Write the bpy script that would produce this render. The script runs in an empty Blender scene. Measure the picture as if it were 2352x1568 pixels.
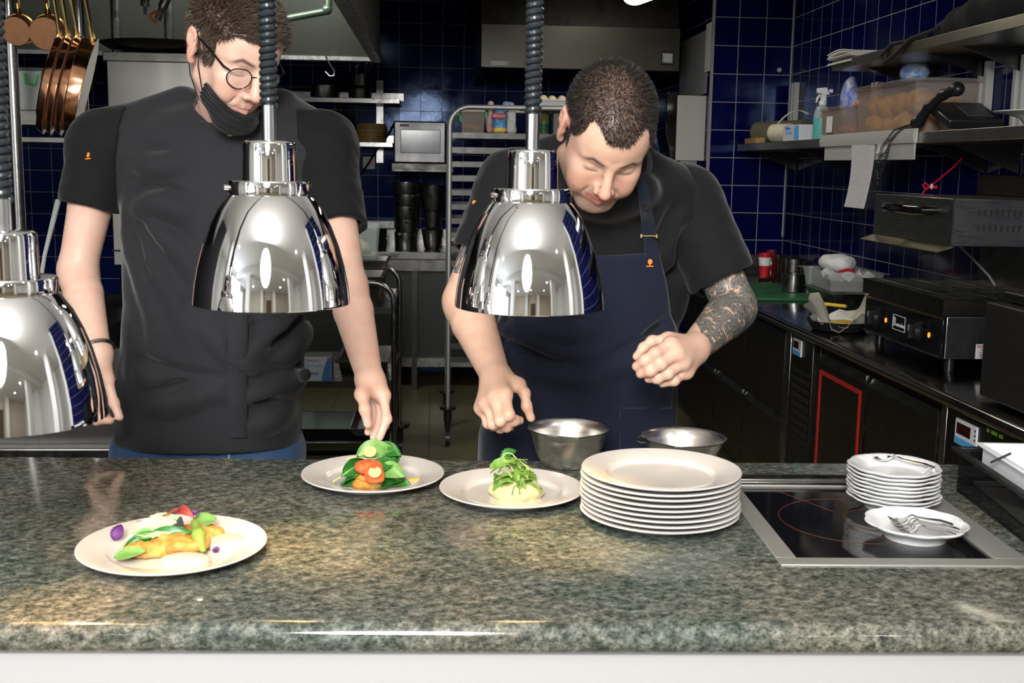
import bpy, math, random, zlib
import numpy as np
from mathutils import Vector, Matrix
random.seed(7); rng = np.random.default_rng(7)
SC = bpy.context.scene
COL = SC.collection
# ---------------- camera, world, lights, exposure ----------------
F = 2620.0; CX = 1176; CY = 784                      # focal length and centre in a 2352x1568 frame
def RZ(a): c, s = math.cos(a), math.sin(a); return np.array([[c,-s,0],[s,c,0],[0,0,1.]])
def RX(a): c, s = math.cos(a), math.sin(a); return np.array([[1.,0,0],[0,c,-s],[0,s,c]])
def RY(a): c, s = math.cos(a), math.sin(a); return np.array([[c,0,s],[0,1.,0],[-s,0,c]])
CAMR = RZ(math.radians(-4.0)) @ RX(math.pi/2-math.radians(8.75)) @ RZ(math.radians(.92))
CAMP = np.array([0,0,1.5])
cam = bpy.data.cameras.new('camera'); camo = bpy.data.objects.new('camera', cam); COL.objects.link(camo)
cam.sensor_width = 36; cam.lens = F/2352*36; cam.clip_start = .05
camo.matrix_world = Matrix.Translation(CAMP) @ Matrix(CAMR.tolist()).to_4x4()
cam.dof.use_dof = True; cam.dof.focus_distance = 3.1; cam.dof.aperture_fstop = 11
SC.camera = camo
w = bpy.data.worlds.new('world'); SC.world = w; w.use_nodes = True
w.node_tree.nodes['Background'].inputs[0].default_value = (.9,.95,1,1)
w.node_tree.nodes['Background'].inputs[1].default_value = .02
SC.view_settings.view_transform = 'Standard'; SC.view_settings.look = 'None'
SC.view_settings.gamma = 1; SC.view_settings.use_curve_mapping = False
SC.view_settings.exposure = 0.0
def area(name, loc, aim, sx, sy, power, col=(1,1,1), shape='ELLIPSE', spread=180):
    l = bpy.data.lights.new(name, 'AREA'); l.shape = shape; l.size = sx; l.size_y = sy; l.energy = power; l.color = col
    l.spread = math.radians(spread)
    o = bpy.data.objects.new(name, l); COL.objects.link(o); o.location = loc
    o.rotation_euler = (Vector(aim)-Vector(loc)).to_track_quat('-Z','Y').to_euler(); return o
area('flash_bounce_light', (-.30,-.85,2.40), (.05,2.4,1.10), .70, .95, 135, (1,.985,.97))
for _x in (-2.6,-.2,2.2):
    for _y in (-4.9,-3.2,-.2 if abs(_x)>1 else -2.6): area('dining_downlight', (_x,_y,2.97), (_x,_y,0), .14, .14, 15, (1,.96,.90), 'DISK')
area('dining_window_light', (-4.2,-2.0,1.7), (0,-1.0,1.5), 1.6, 2.0, 70, (.88,.94,1), 'RECTANGLE')
area('kitchen_ceiling_light', (1.0,5.4,2.70), (1.0,5.4,0), .12, 1.1, 9, (1,.93,.82), 'RECTANGLE')
area('hood_fill_light', (-.95,4.75,2.52), (-.85,5.7,2.22), .9, .2, 22, (.95,1,.92), 'RECTANGLE')  # unseen lamp added to brighten the far skirt inside the island hood
# ---------------- helpers ----------------
def ray(px, py): return CAMR @ np.array([(px-CX)/F, -(py-CY)/F, -1.0])
def PY(px, py, y): d = ray(px,py); return CAMP + d*(y/d[1])        # point of the place at distance y along the kitchen
def PZ(px, py, z): d = ray(px,py); return CAMP + d*((z-1.5)/d[2])  # point at height z
def PX(px, py, x): d = ray(px,py); return CAMP + d*(x/d[0])        # point on the plane x
WL = {}
def link(o, parent=None, label=None, cat=None, group=None, kind=None):
    COL.objects.link(o)
    if parent is not None: o.parent = parent
    tag(o, label, cat, group, kind); return o
def tag(o, label=None, cat=None, group=None, kind=None):
    if label: o['label'] = label
    if cat: o['category'] = cat
    if group: o['group'] = group
    if kind: o['kind'] = kind
    return o
def thing(name, label, cat, loc=(0,0,0), rz=0, group=None):
    o = bpy.data.objects.new(name, None); o.empty_display_size = .05
    o.location = tuple(map(float,loc)); o.rotation_euler = (0,0,rz); WL[o.name] = np.array(loc, float)
    return link(o, None, label, cat, group)
class G:
    def __init__(s): s.v = []; s.f = []
    def add(s, v, f):
        n = len(s.v); s.v += [tuple(map(float,p)) for p in v]; s.f += [tuple(i+n for i in q) for q in f]; return s
    def hexa(s, p): return s.add(p, [(0,3,2,1),(4,5,6,7),(0,1,5,4),(1,2,6,5),(2,3,7,6),(3,0,4,7)])
    def box(s, x0, x1, y0, y1, z0, z1):
        return s.hexa([(x0,y0,z0),(x1,y0,z0),(x1,y1,z0),(x0,y1,z0),(x0,y0,z1),(x1,y0,z1),(x1,y1,z1),(x0,y1,z1)])
    def cbox(s, c, d, R=None):
        h = np.array(d)/2; P = np.array([(-1,-1,-1),(1,-1,-1),(1,1,-1),(-1,1,-1),(-1,-1,1),(1,-1,1),(1,1,1),(-1,1,1)])*h
        if R is not None: P = P @ np.array(R).T
        return s.hexa(P+np.array(c))
    def tube(s, pts, r, n=8, closed=False):
        P = [np.array(p,float) for p in pts]; m = len(P)
        rr = r if hasattr(r,'__len__') else [r]*m
        V = []; up = None
        for i,p in enumerate(P):
            a = P[i-1] if (i>0 or closed) else p; b = P[(i+1)%m] if (i<m-1 or closed) else p
            t = b-a; t = t/(np.linalg.norm(t)+1e-12)
            if up is None:
                up = np.array([0,0,1.]) if abs(t[2])<.9 else np.array([1.,0,0])
            u = up-t*np.dot(up,t); u /= np.linalg.norm(u)+1e-12; up = u; w_ = np.cross(t,u)
            V += [p+rr[i]*(u*math.cos(k*2*math.pi/n)+w_*math.sin(k*2*math.pi/n)) for k in range(n)]
        Fc = []
        for i in range(m if closed else m-1):
            j = (i+1)%m
            Fc += [(i*n+k, i*n+(k+1)%n, j*n+(k+1)%n, j*n+k) for k in range(n)]
        if not closed: Fc += [tuple(range(n-1,-1,-1)), tuple((m-1)*n+k for k in range(n))]
        return s.add(V,Fc)
    def lathe(s, prof, c=(0,0,0), n=40, R=None, sx=1, sy=1, wob=None):
        V = []; Fc = []; m = len(prof); c = np.array(c,float)
        for (r,z) in prof:
            for k in range(n):
                a = 2*math.pi*k/n; q = r*(1 if wob is None else wob(a,r))
                p = np.array([q*math.cos(a)*sx, q*math.sin(a)*sy, z]); V.append((R@p if R is not None else p)+c)
        for i in range(m-1):
            Fc += [(i*n+k, i*n+(k+1)%n, (i+1)*n+(k+1)%n, (i+1)*n+k) for k in range(n)]
        if prof[0][0] > 1e-5: Fc.append(tuple(range(n-1,-1,-1)))
        if prof[-1][0] > 1e-5: Fc.append(tuple((m-1)*n+k for k in range(n)))
        return s.add(V,Fc)
    def ring(s, prof, c=(0,0,0), n=40, R=None):                     # closed profile turned round the axis
        V = []; Fc = []; m = len(prof); c = np.array(c,float)
        for (r,z) in prof:
            for k in range(n):
                a = 2*math.pi*k/n; p = np.array([r*math.cos(a), r*math.sin(a), z]); V.append((R@p if R is not None else p)+c)
        for i in range(m):
            j = (i+1)%m
            Fc += [(i*n+k, i*n+(k+1)%n, j*n+(k+1)%n, j*n+k) for k in range(n)]
        return s.add(V,Fc)
    def cyl(s, a, b, r, n=20, r2=None): return s.tube([a,b],[r, r if r2 is None else r2],n)
    def ell(s, c, r, n=16, R=None):
        r = (r,)*3 if not hasattr(r,'__len__') else r; m = max(6,n//2); V=[]; Fc=[]
        for i in range(m+1):
            t = math.pi*i/m
            for k in range(n):
                a = 2*math.pi*k/n; p = np.array([r[0]*math.sin(t)*math.cos(a), r[1]*math.sin(t)*math.sin(a), r[2]*math.cos(t)])
                V.append((R@p if R is not None else p)+np.array(c))
        for i in range(m): Fc += [(i*n+k,(i+1)*n+k,(i+1)*n+(k+1)%n,i*n+(k+1)%n) for k in range(n)]
        return s.add(V,Fc)
    def prism(s, poly, axis, a, b):                                 # polygon in the two other axes, pulled along axis from a to b
        def pt(u,v,w_): return {'x':(w_,u,v),'y':(u,w_,v),'z':(u,v,w_)}[axis]
        n = len(poly)
        return s.add([pt(u,v,a) for u,v in poly]+[pt(u,v,b) for u,v in poly],
            [tuple(range(n-1,-1,-1)), tuple(range(n,2*n))]+[(i,(i+1)%n,n+(i+1)%n,n+i) for i in range(n)])
    def sheet(s, rows, th=.001):                                    # a grid of points given a thickness
        A = np.array(rows,float); a,b,_ = A.shape
        du = np.gradient(A,axis=0); dv = np.gradient(A,axis=1); N = np.cross(du,dv); N /= np.linalg.norm(N,axis=2,keepdims=True)+1e-12
        V = np.concatenate([(A+N*th/2).reshape(-1,3),(A-N*th/2).reshape(-1,3)]); o = a*b; Fc=[]
        for i in range(a-1):
            for j in range(b-1):
                q = (i*b+j,(i+1)*b+j,(i+1)*b+j+1,i*b+j+1); Fc += [q, tuple(o+k for k in reversed(q))]
        for i in range(a-1):
            Fc += [(i*b, o+i*b, o+(i+1)*b, (i+1)*b), ((i+1)*b+b-1, o+(i+1)*b+b-1, o+i*b+b-1, i*b+b-1)]
        for j in range(b-1):
            Fc += [(j+1, o+j+1, o+j, j), ((a-1)*b+j, o+(a-1)*b+j, o+(a-1)*b+j+1, (a-1)*b+j+1)]
        return s.add(V,Fc)
    def xf(s, R=None, t=(0,0,0)):
        A = np.array(s.v)
        if R is not None: A = A @ np.array(R).T
        s.v = [tuple(p) for p in A+np.array(t)]; return s
def mesh_obj(name, v, f, m, parent=None, label=None, cat=None, group=None, kind=None, bevel=0, smooth=True, local=False, seg=2, ang=35):
    v = np.array(v, float)
    if parent is not None and not local and parent.name in WL: v = v - WL[parent.name]
    origin = np.zeros(3)
    if parent is None and len(v):
        origin = np.array([(v[:,0].min()+v[:,0].max())/2,(v[:,1].min()+v[:,1].max())/2,v[:,2].min()]); v = v-origin
    me = bpy.data.meshes.new(name); me.from_pydata(v.tolist(), [], [tuple(map(int,q)) for q in f]); me.update()
    for mm in (m if isinstance(m,(list,tuple)) else [m]): me.materials.append(mm)
    o = bpy.data.objects.new(name, me); o.location = origin
    if smooth:
        me.polygons.foreach_set('use_smooth', [True]*len(me.polygons)); me.set_sharp_from_angle(angle=math.radians(ang))
    if bevel:
        b = o.modifiers.new('bevel','BEVEL'); b.width = bevel; b.segments = seg; b.limit_method = 'ANGLE'; b.angle_limit = math.radians(40); b.harden_normals = False
    link(o, parent, label, cat, group, kind)
    WL[o.name] = origin if parent is None else WL.get(parent.name, np.zeros(3))
    return o
def ob(name, g, m, parent=None, **k): return mesh_obj(name, g.v, g.f, m, parent, **k)
def st(name, g, m, **k): return ob(name, g, m, kind='structure', **k)
def copy_tree(o, parent=None):
    c = o.copy(); COL.objects.link(c)
    if parent is not None: c.parent = parent
    for ch in list(o.children): copy_tree(ch, c)
    return c
def text(s, size, at, xdir, updir, m, parent, name='lettering', align='CENTER', depth=.0006):
    cu = bpy.data.curves.new('t','FONT'); cu.body = s; cu.size = size; cu.extrude = depth; cu.align_x = align; cu.align_y = 'CENTER'; cu.resolution_u = 2
    o = bpy.data.objects.new('t', cu); COL.objects.link(o)
    me = bpy.data.meshes.new_from_object(o.evaluated_get(bpy.context.evaluated_depsgraph_get()))
    bpy.data.objects.remove(o); v = np.array([p.co for p in me.vertices]) if len(me.vertices) else np.zeros((0,3))
    f = [tuple(p.vertices) for p in me.polygons]; bpy.data.meshes.remove(me)
    X = np.array(xdir,float); X /= np.linalg.norm(X); U = np.array(updir,float); U -= X*np.dot(X,U); U /= np.linalg.norm(U); N = np.cross(X,U)
    v = v[:,:1]*X+v[:,1:2]*U+v[:,2:3]*N+np.array(at)
    return mesh_obj(name, v, f, m, parent, smooth=False)
# ---------------- materials ----------------
def sock(n, name, val): n.inputs[name].default_value = val
def new_mat(name):
    m = bpy.data.materials.new(name); m.use_nodes = True; nt = m.node_tree; return m, nt, nt.nodes['Principled BSDF']
def col4(c): return (c[0],c[1],c[2],1)
def MT(name, col, rough=.5, metal=0, var=0, vscale=8, stretch=(1,1,1), bump=0, bscale=200, rvar=0, coat=0, trans=0, ior=1.45, alpha=1, sss=0, sheen=0, emit=None, es=0, spec=.5, col2=None, aniso=0):
    m, nt, b = new_mat(name); N = nt.nodes; L = nt.links
    sock(b,'Base Color',col4(col)); sock(b,'Roughness',rough); sock(b,'Metallic',metal); sock(b,'IOR',ior)
    sock(b,'Coat Weight',coat); sock(b,'Coat Roughness',.06); sock(b,'Transmission Weight',trans); sock(b,'Alpha',alpha); sock(b,'Specular IOR Level',spec)
    if sss: sock(b,'Subsurface Weight',sss); sock(b,'Subsurface Radius',(.012,.005,.003)); sock(b,'Subsurface Scale',1.0)
    if sheen: sock(b,'Sheen Weight',sheen); sock(b,'Sheen Roughness',.5)
    if emit: sock(b,'Emission Color',col4(emit)); sock(b,'Emission Strength',es)
    if var or rvar or bump or col2:
        tc = N.new('ShaderNodeTexCoord'); mp = N.new('ShaderNodeMapping'); L.new(tc.outputs['Object'], mp.inputs[0]); sock(mp,'Scale',stretch)
        n1 = N.new('ShaderNodeTexNoise'); sock(n1,'Scale',vscale); sock(n1,'Detail',6); sock(n1,'Roughness',.6); L.new(mp.outputs[0], n1.inputs['Vector'])
        if var or col2:
            mx = N.new('ShaderNodeMixRGB'); mx.inputs[1].default_value = col4(col)
            mx.inputs[2].default_value = col4(col2 if col2 else tuple(c*(1-var) for c in col))
            rp = N.new('ShaderNodeValToRGB'); rp.color_ramp.elements[0].position = .35; rp.color_ramp.elements[1].position = .68
            L.new(n1.outputs[0], rp.inputs[0]); L.new(rp.outputs[0], mx.inputs[0]); L.new(mx.outputs[0], b.inputs['Base Color'])
        if rvar:
            mr = N.new('ShaderNodeMapRange'); sock(mr,'From Min',.3); sock(mr,'From Max',.7); sock(mr,'To Min',max(.02,rough-rvar)); sock(mr,'To Max',rough+rvar)
            L.new(n1.outputs[0], mr.inputs[0]); L.new(mr.outputs[0], b.inputs['Roughness'])
        if bump:
            n2 = N.new('ShaderNodeTexNoise'); sock(n2,'Scale',bscale); sock(n2,'Detail',3); L.new(mp.outputs[0], n2.inputs['Vector'])
            bp = N.new('ShaderNodeBump'); sock(bp,'Strength',bump); sock(bp,'Distance',.002); L.new(n2.outputs[0], bp.inputs['Height']); L.new(bp.outputs[0], b.inputs['Normal'])
    return m
def tile_mat(name, col, col2, grout, ax, pitch, off, rough=.08, mortar=.0035, tilt=.25):
    # square tiles: ax picks the two object axes of the wall
    m, nt, b = new_mat(name); N = nt.nodes; L = nt.links
    g = N.new('ShaderNodeNewGeometry'); sp = N.new('ShaderNodeSeparateXYZ'); L.new(g.outputs['Position'], sp.inputs[0])
    cb = N.new('ShaderNodeCombineXYZ')
    for i,a in enumerate(ax):
        s = N.new('ShaderNodeMath'); s.operation='SUBTRACT'; L.new(sp.outputs['XYZ'.index(a)], s.inputs[0]); s.inputs[1].default_value = off[i]; L.new(s.outputs[0], cb.inputs[i])
    br = N.new('ShaderNodeTexBrick'); br.offset = 0; br.squash = 1; L.new(cb.outputs[0], br.inputs['Vector'])
    sock(br,'Scale',1); sock(br,'Mortar Size',mortar/2); sock(br,'Mortar Smooth',.1); sock(br,'Brick Width',pitch); sock(br,'Row Height',pitch); sock(br,'Bias',0)
    sock(br,'Color1',col4(col)); sock(br,'Color2',col4(col2)); sock(br,'Mortar',col4(grout))
    n1 = N.new('ShaderNodeTexNoise'); sock(n1,'Scale',5); sock(n1,'Detail',5); L.new(cb.outputs[0], n1.inputs['Vector'])
    L.new(br.outputs['Color'], b.inputs['Base Color'])
    mr = N.new('ShaderNodeMapRange'); sock(mr,'From Min',.35); sock(mr,'From Max',.7); sock(mr,'To Min',rough); sock(mr,'To Max',rough+.09); L.new(n1.outputs[0], mr.inputs[0])
    ma = N.new('ShaderNodeMath'); ma.operation='ADD'; L.new(mr.outputs[0], ma.inputs[0])
    mm = N.new('ShaderNodeMath'); mm.operation='MULTIPLY'; L.new(br.outputs['Fac'], mm.inputs[0]); mm.inputs[1].default_value=.5; L.new(mm.outputs[0], ma.inputs[1]); L.new(ma.outputs[0], b.inputs['Roughness'])
    sock(b,'Specular IOR Level',.17); sock(b,'Specular Tint',(.45,.62,1,1))
    vs = N.new('ShaderNodeVectorMath'); vs.operation='SCALE'; vs.inputs['Scale'].default_value = 1/pitch; L.new(cb.outputs[0], vs.inputs[0])
    fl = N.new('ShaderNodeVectorMath'); fl.operation='FLOOR'; L.new(vs.outputs[0], fl.inputs[0])
    wn = N.new('ShaderNodeTexWhiteNoise'); L.new(fl.outputs[0], wn.inputs[0])
    fr = N.new('ShaderNodeVectorMath'); fr.operation='FRACTION'; L.new(vs.outputs[0], fr.inputs[0])
    dt = N.new('ShaderNodeVectorMath'); dt.operation='DOT_PRODUCT'; L.new(fr.outputs[0], dt.inputs[0])
    sb = N.new('ShaderNodeVectorMath'); sb.operation='SUBTRACT'; L.new(wn.outputs['Color'], sb.inputs[0]); sb.inputs[1].default_value=(.5,.5,.5); L.new(sb.outputs[0], dt.inputs[1])
    h1 = N.new('ShaderNodeMath'); h1.operation='MULTIPLY'; L.new(dt.outputs['Value'], h1.inputs[0]); h1.inputs[1].default_value = tilt
    h2 = N.new('ShaderNodeMath'); h2.operation='MULTIPLY_ADD'; L.new(br.outputs['Fac'], h2.inputs[0]); h2.inputs[1].default_value=-.5; L.new(h1.outputs[0], h2.inputs[2])
    h3 = N.new('ShaderNodeMath'); h3.operation='MULTIPLY_ADD'; L.new(n1.outputs[0], h3.inputs[0]); h3.inputs[1].default_value=.4; L.new(h2.outputs[0], h3.inputs[2])
    bp = N.new('ShaderNodeBump'); sock(bp,'Strength',.6); sock(bp,'Distance',.004); L.new(h3.outputs[0], bp.inputs['Height']); L.new(bp.outputs[0], b.inputs['Normal'])
    return m
def lines_mat(name, base, ink, ax, dens=90, dens2=260):
    # paper with rows of print
    m, nt, b = new_mat(name); N = nt.nodes; L = nt.links
    tc = N.new('ShaderNodeTexCoord'); mp = N.new('ShaderNodeMapping'); L.new(tc.outputs['Generated'], mp.inputs[0])
    br = N.new('ShaderNodeTexBrick'); sock(br,'Scale',1); sock(br,'Brick Width',.06); sock(br,'Row Height',1/dens); sock(br,'Mortar Size',.35/dens); sock(br,'Mortar Smooth',.0); sock(br,'Bias',.2)
    sock(br,'Color1',col4(ink)); sock(br,'Color2',col4(base)); sock(br,'Mortar',col4(base))
    cb = N.new('ShaderNodeCombineXYZ'); sp = N.new('ShaderNodeSeparateXYZ'); L.new(mp.outputs[0], sp.inputs[0])
    for i,a in enumerate(ax): L.new(sp.outputs['XYZ'.index(a)], cb.inputs[i])
    L.new(cb.outputs[0], br.inputs['Vector'])
    mx = N.new('ShaderNodeMixRGB'); mx.inputs[1].default_value = col4(base); L.new(br.outputs['Color'], mx.inputs[2])
    u = N.new('ShaderNodeMath'); u.operation='PINGPONG'; u.inputs[1].default_value=.5; L.new(sp.outputs['XYZ'.index(ax[0])], u.inputs[0])
    gt = N.new('ShaderNodeMath'); gt.operation='GREATER_THAN'; gt.inputs[1].default_value=.14; L.new(u.outputs[0], gt.inputs[0]); L.new(gt.outputs[0], mx.inputs[0])
    L.new(mx.outputs[0], b.inputs['Base Color']); sock(b,'Roughness',.7); return m
def stone_mat(name='polished_stone', warm=(1.30,1.16,1.02)):
    m, nt, b = new_mat(name); N = nt.nodes; L = nt.links
    tc = N.new('ShaderNodeTexCoord'); mp = N.new('ShaderNodeMapping'); L.new(tc.outputs['Object'], mp.inputs[0]); sock(mp,'Rotation',(0,0,math.radians(-35))); sock(mp,'Scale',(1,1.3,1.2))
    n1 = N.new('ShaderNodeTexNoise'); sock(n1,'Scale',60); sock(n1,'Detail',8); sock(n1,'Roughness',.76); sock(n1,'Distortion',.15); L.new(mp.outputs[0], n1.inputs['Vector'])
    r1 = N.new('ShaderNodeValToRGB'); e = r1.color_ramp.elements; e[0].position=.34; e[0].color=(.022,.026,.023,1); e[1].position=.68; e[1].color=(.27,.28,.262,1)
    e2 = r1.color_ramp.elements.new(.43); e2.color=(.050,.061,.055,1); e3 = r1.color_ramp.elements.new(.54); e3.color=(.128,.134,.124,1)
    L.new(n1.outputs[0], r1.inputs[0])
    n5 = N.new('ShaderNodeTexNoise'); sock(n5,'Scale',150); sock(n5,'Detail',4); sock(n5,'Roughness',.7); L.new(mp.outputs[0], n5.inputs['Vector'])
    r5 = N.new('ShaderNodeValToRGB'); r5.color_ramp.elements[0].position=.36; r5.color_ramp.elements[0].color=(.38,.40,.385,1); r5.color_ramp.elements[1].position=.52; r5.color_ramp.elements[1].color=(1.12,1.12,1.1,1); L.new(n5.outputs[0], r5.inputs[0])
    m5 = N.new('ShaderNodeMixRGB'); m5.blend_type='MULTIPLY'; m5.inputs[0].default_value=1; L.new(r1.outputs[0], m5.inputs[1]); L.new(r5.outputs[0], m5.inputs[2])
    n2 = N.new('ShaderNodeTexNoise'); sock(n2,'Scale',2.6); sock(n2,'Detail',3); L.new(tc.outputs['Object'], n2.inputs['Vector'])
    mx = N.new('ShaderNodeMixRGB'); mx.blend_type='MULTIPLY'; r2 = N.new('ShaderNodeValToRGB'); r2.color_ramp.elements[0].color=col4(warm); r2.color_ramp.elements[1].color=(.8,.9,.88,1); r2.color_ramp.elements[0].position=.38; r2.color_ramp.elements[1].position=.62
    mx.inputs[0].default_value=1; L.new(n2.outputs[0], r2.inputs[0]); L.new(m5.outputs[0], mx.inputs[1]); L.new(r2.outputs[0], mx.inputs[2])
    L.new(mx.outputs[0], b.inputs['Base Color']); sock(b,'Roughness',.09); sock(b,'IOR',1.5)
    n3 = N.new('ShaderNodeTexNoise'); sock(n3,'Scale',90); L.new(tc.outputs['Object'], n3.inputs['Vector'])
    bp = N.new('ShaderNodeBump'); sock(bp,'Strength',.03); sock(bp,'Distance',.001); L.new(n3.outputs[0], bp.inputs['Height']); L.new(bp.outputs[0], b.inputs['Normal'])
    return m
STEEL = MT('brushed_steel',(.30,.295,.275),.30,1,var=.25,vscale=14,stretch=(1,1,9),rvar=.07,bump=.05,bscale=160)
STEELH = MT('brushed_steel_level',(.32,.315,.30),.27,1,var=.25,vscale=12,stretch=(1,7,1),rvar=.08,bump=.05,bscale=150)
STEELD = MT('worn_dark_steel',(.12,.115,.105),.36,1,var=.4,vscale=10,rvar=.1,bump=.06,bscale=120)
STEELB = MT('bright_steel',(.34,.335,.325),.24,1,rvar=.06,vscale=30)
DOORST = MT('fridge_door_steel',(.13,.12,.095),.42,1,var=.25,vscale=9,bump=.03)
CHROME = MT('chrome',(.86,.86,.87),.025,1)
COPPER = MT('polished_copper',(.86,.43,.25),.12,1,var=.25,vscale=25,rvar=.05)
COPPERD = MT('worn_copper',(.55,.27,.15),.34,1,var=.4,vscale=60,rvar=.1,bump=.15,bscale=400)
TIN = MT('pale_tin_lining',(.80,.76,.71),.38,.6)
BRASS = MT('brass',(.85,.64,.28),.18,1)
PORC = MT('white_porcelain',(.74,.715,.68),.12,0,coat=.4)
PORCB = MT('cool_white_porcelain',(.74,.74,.74),.12,0,coat=.4)
BLACK = MT('black_plastic',(.012,.012,.013),.32)
BLACKG = MT('black_gloss',(.006,.006,.007),.06)
BLACKM = MT('black_matt',(.010,.010,.010),.7)
DGREY = MT('dark_grey_enamel',(.045,.047,.05),.4)
RUBBER = MT('black_coil_rubber',(.016,.022,.026),.30)
WHITE = MT('white_laminate',(.42,.412,.417),.4)
WPLAS = MT('white_plastic',(.78,.79,.80),.4)
GPLAS = MT('grey_plastic',(.42,.42,.40),.5)
PAPER = MT('plain_paper',(.72,.70,.66),.75)
GREEN = MT('green_plastic',(.10,.75,.20),.4)
BGREEN = MT('green_board',(.02,.13,.05),.55,var=.3,vscale=40)
ORANGE = MT('orange_print',(.95,.25,.02),.6)
REDP = MT('red_plastic',(.55,.015,.02),.4)
REDC = MT('red_ribbon',(.70,.01,.04),.55)
BLUEP = MT('blue_print',(.03,.15,.60),.45)
LBLUE = MT('light_blue_print',(.10,.42,.80),.45)
YELL = MT('yellow_plastic',(.85,.60,.05),.45)
BAMB = MT('bamboo',(.42,.26,.09),.5,var=.35,vscale=30,stretch=(1,1,6))
STONE = stone_mat(); STONEL = stone_mat('polished_stone_browner',(1.55,1.32,1.16))
def glassy(name, tint, rough=.06, mix=.75):  
    # clear plastic or thin glass: mostly see-through with a gloss
    m, nt, b = new_mat(name); N = nt.nodes; L = nt.links
    tr = N.new('ShaderNodeBsdfTransparent'); tr.inputs[0].default_value = col4(tint)
    sock(b,'Base Color',col4(tuple(min(1,c) for c in tint))); sock(b,'Roughness',rough)
    mx = N.new('ShaderNodeMixShader'); mx.inputs[0].default_value = mix; L.new(b.outputs[0], mx.inputs[1]); L.new(tr.outputs[0], mx.inputs[2])
    L.new(mx.outputs[0], nt.nodes['Material Output'].inputs[0]); return m
CLEAR = glassy('clear_plastic',(.93,.95,.94),.08,.86)
SMOKE = glassy('smoky_clear_plastic',(.82,.76,.71),.08,.84)
FILM = glassy('cling_film',(.95,.95,.95),.12,.6)
LENS = glassy('spectacle_glass',(.98,.98,.98),.02,.9)
# ---------------- the setting ----------------
BW = 8.2
tb = PY(967,104.5,BW)
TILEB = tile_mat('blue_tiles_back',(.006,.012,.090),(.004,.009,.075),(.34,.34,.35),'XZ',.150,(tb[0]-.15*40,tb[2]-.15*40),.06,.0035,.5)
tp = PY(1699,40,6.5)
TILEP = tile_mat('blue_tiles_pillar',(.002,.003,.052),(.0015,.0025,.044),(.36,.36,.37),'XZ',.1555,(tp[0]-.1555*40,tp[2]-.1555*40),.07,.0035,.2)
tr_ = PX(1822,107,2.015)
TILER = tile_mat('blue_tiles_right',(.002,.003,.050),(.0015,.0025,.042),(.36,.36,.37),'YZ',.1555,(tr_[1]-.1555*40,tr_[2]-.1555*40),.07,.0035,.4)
FLOORM = tile_mat('beige_floor_tiles',(.20,.165,.095),(.18,.15,.085),(.10,.085,.06),'XY',.60,(-6.02,-7.9),.34,.004,.05)
CEILW = MT('white_ceiling_paint',(.80,.79,.77),.8)
CEILK = MT('grey_kitchen_ceiling',(.07,.07,.07),.7)
DWALL = MT('warm_dining_wall',(.62,.56,.46),.7)
WPAINT = MT('white_trim_paint',(.80,.79,.77),.5)
PANE = MT('daylight_pane',(.8,.85,.9),.2,emit=(.82,.91,1),es=4.0)
st('floor', G().box(-5,5,-7,8.4,-.08,0), FLOORM, label='beige stone tiled floor')
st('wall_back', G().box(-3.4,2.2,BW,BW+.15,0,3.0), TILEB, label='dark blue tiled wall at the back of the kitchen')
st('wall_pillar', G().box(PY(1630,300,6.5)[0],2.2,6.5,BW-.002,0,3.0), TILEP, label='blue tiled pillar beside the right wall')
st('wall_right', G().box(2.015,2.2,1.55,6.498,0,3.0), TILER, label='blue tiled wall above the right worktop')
st('wall_left', G().box(-3.5,-3.35,1.55,BW,0,3.0), MT('dark_left_wall',(.03,.03,.035),.5), label='dark wall behind the cooking block')
st('ceiling', G().box(-5,5,-7,2.9,3.0,3.1), CEILW, label='white ceiling over the pass')
st('ceiling', G().box(-3.5,2.2,2.9,BW+.15,2.78,3.1), CEILK, label='grey ceiling over the kitchen')
# trim down the outer corner of the pillar
g = G()
for (a,b_) in ((235,455),(455,520),(1000,1001)): pass
px0 = PY(1630,300,6.5)[0]
st('trim_1', G().box(px0-.012,px0+.004,6.488,6.504,.9,2.74), MT('pale_corner_trim',(.24,.24,.25),.5), label='pale plastic corner strip on the blue pillar')
st('trim_2', G().box(2.008,2.014,6.492,6.4995,1.12,2.74), MT('grout_corner',(.42,.42,.43),.5), label='pale corner joint between pillar and right wall')
# dining side behind the photographer (seen in the chrome)
st('wall_front', G().box(-5,5,-7.15,-7,0,3.0), DWALL, label='warm wall at the far end of the dining room')
st('wall_dining', G().box(-5.15,-5,-7,1.55,0,3.0), WPAINT)
st('wall_dining', G().box(5,5.15,-7,1.55,0,3.0), WPAINT)
st('wall_side', G().box(-5,-3.5,1.4,1.55,0,3.0), WPAINT)
st('wall_side', G().box(2.2,5,1.4,1.55,0,3.0), WPAINT)
for i,y in enumerate((-1.3,-4.2)):
    st('window_%d'%(i+1), G().box(-4.995,-4.97,y-.75,y+.75,.5,2.6), PANE, label='bright dining room window')
for i,(x,y) in enumerate(((-2.6,-3.0),(2.7,-2.4),(1.3,-6.4),(-1.2,-6.6),(3.2,.2),(-3.2,.3))):
    st('trim_%d'%(i+3), G().box(x-.28,x+.28,y-.2,y+.2,0,3.0), WPAINT, label='white dining room column')
st('trim_9', G().box(-5,5,-2.2,-1.9,2.78,2.999), WPAINT, label='white ceiling beam')
st('trim_10', G().box(-3.5,2.2,2.86,2.94,2.20,2.999), MT('shading_bulkhead_paint',(.30,.30,.29),.7), label='unseen bulkhead added to shade the back of the kitchen')  # unseen, added to keep light off the upper back wall and hood
st('door_1', G().box(-.3,.75,-6.99,-6.95,0,2.3), MT('dark_brown_door',(.10,.06,.035),.4), label='dark door at the far end of the dining room')
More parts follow.
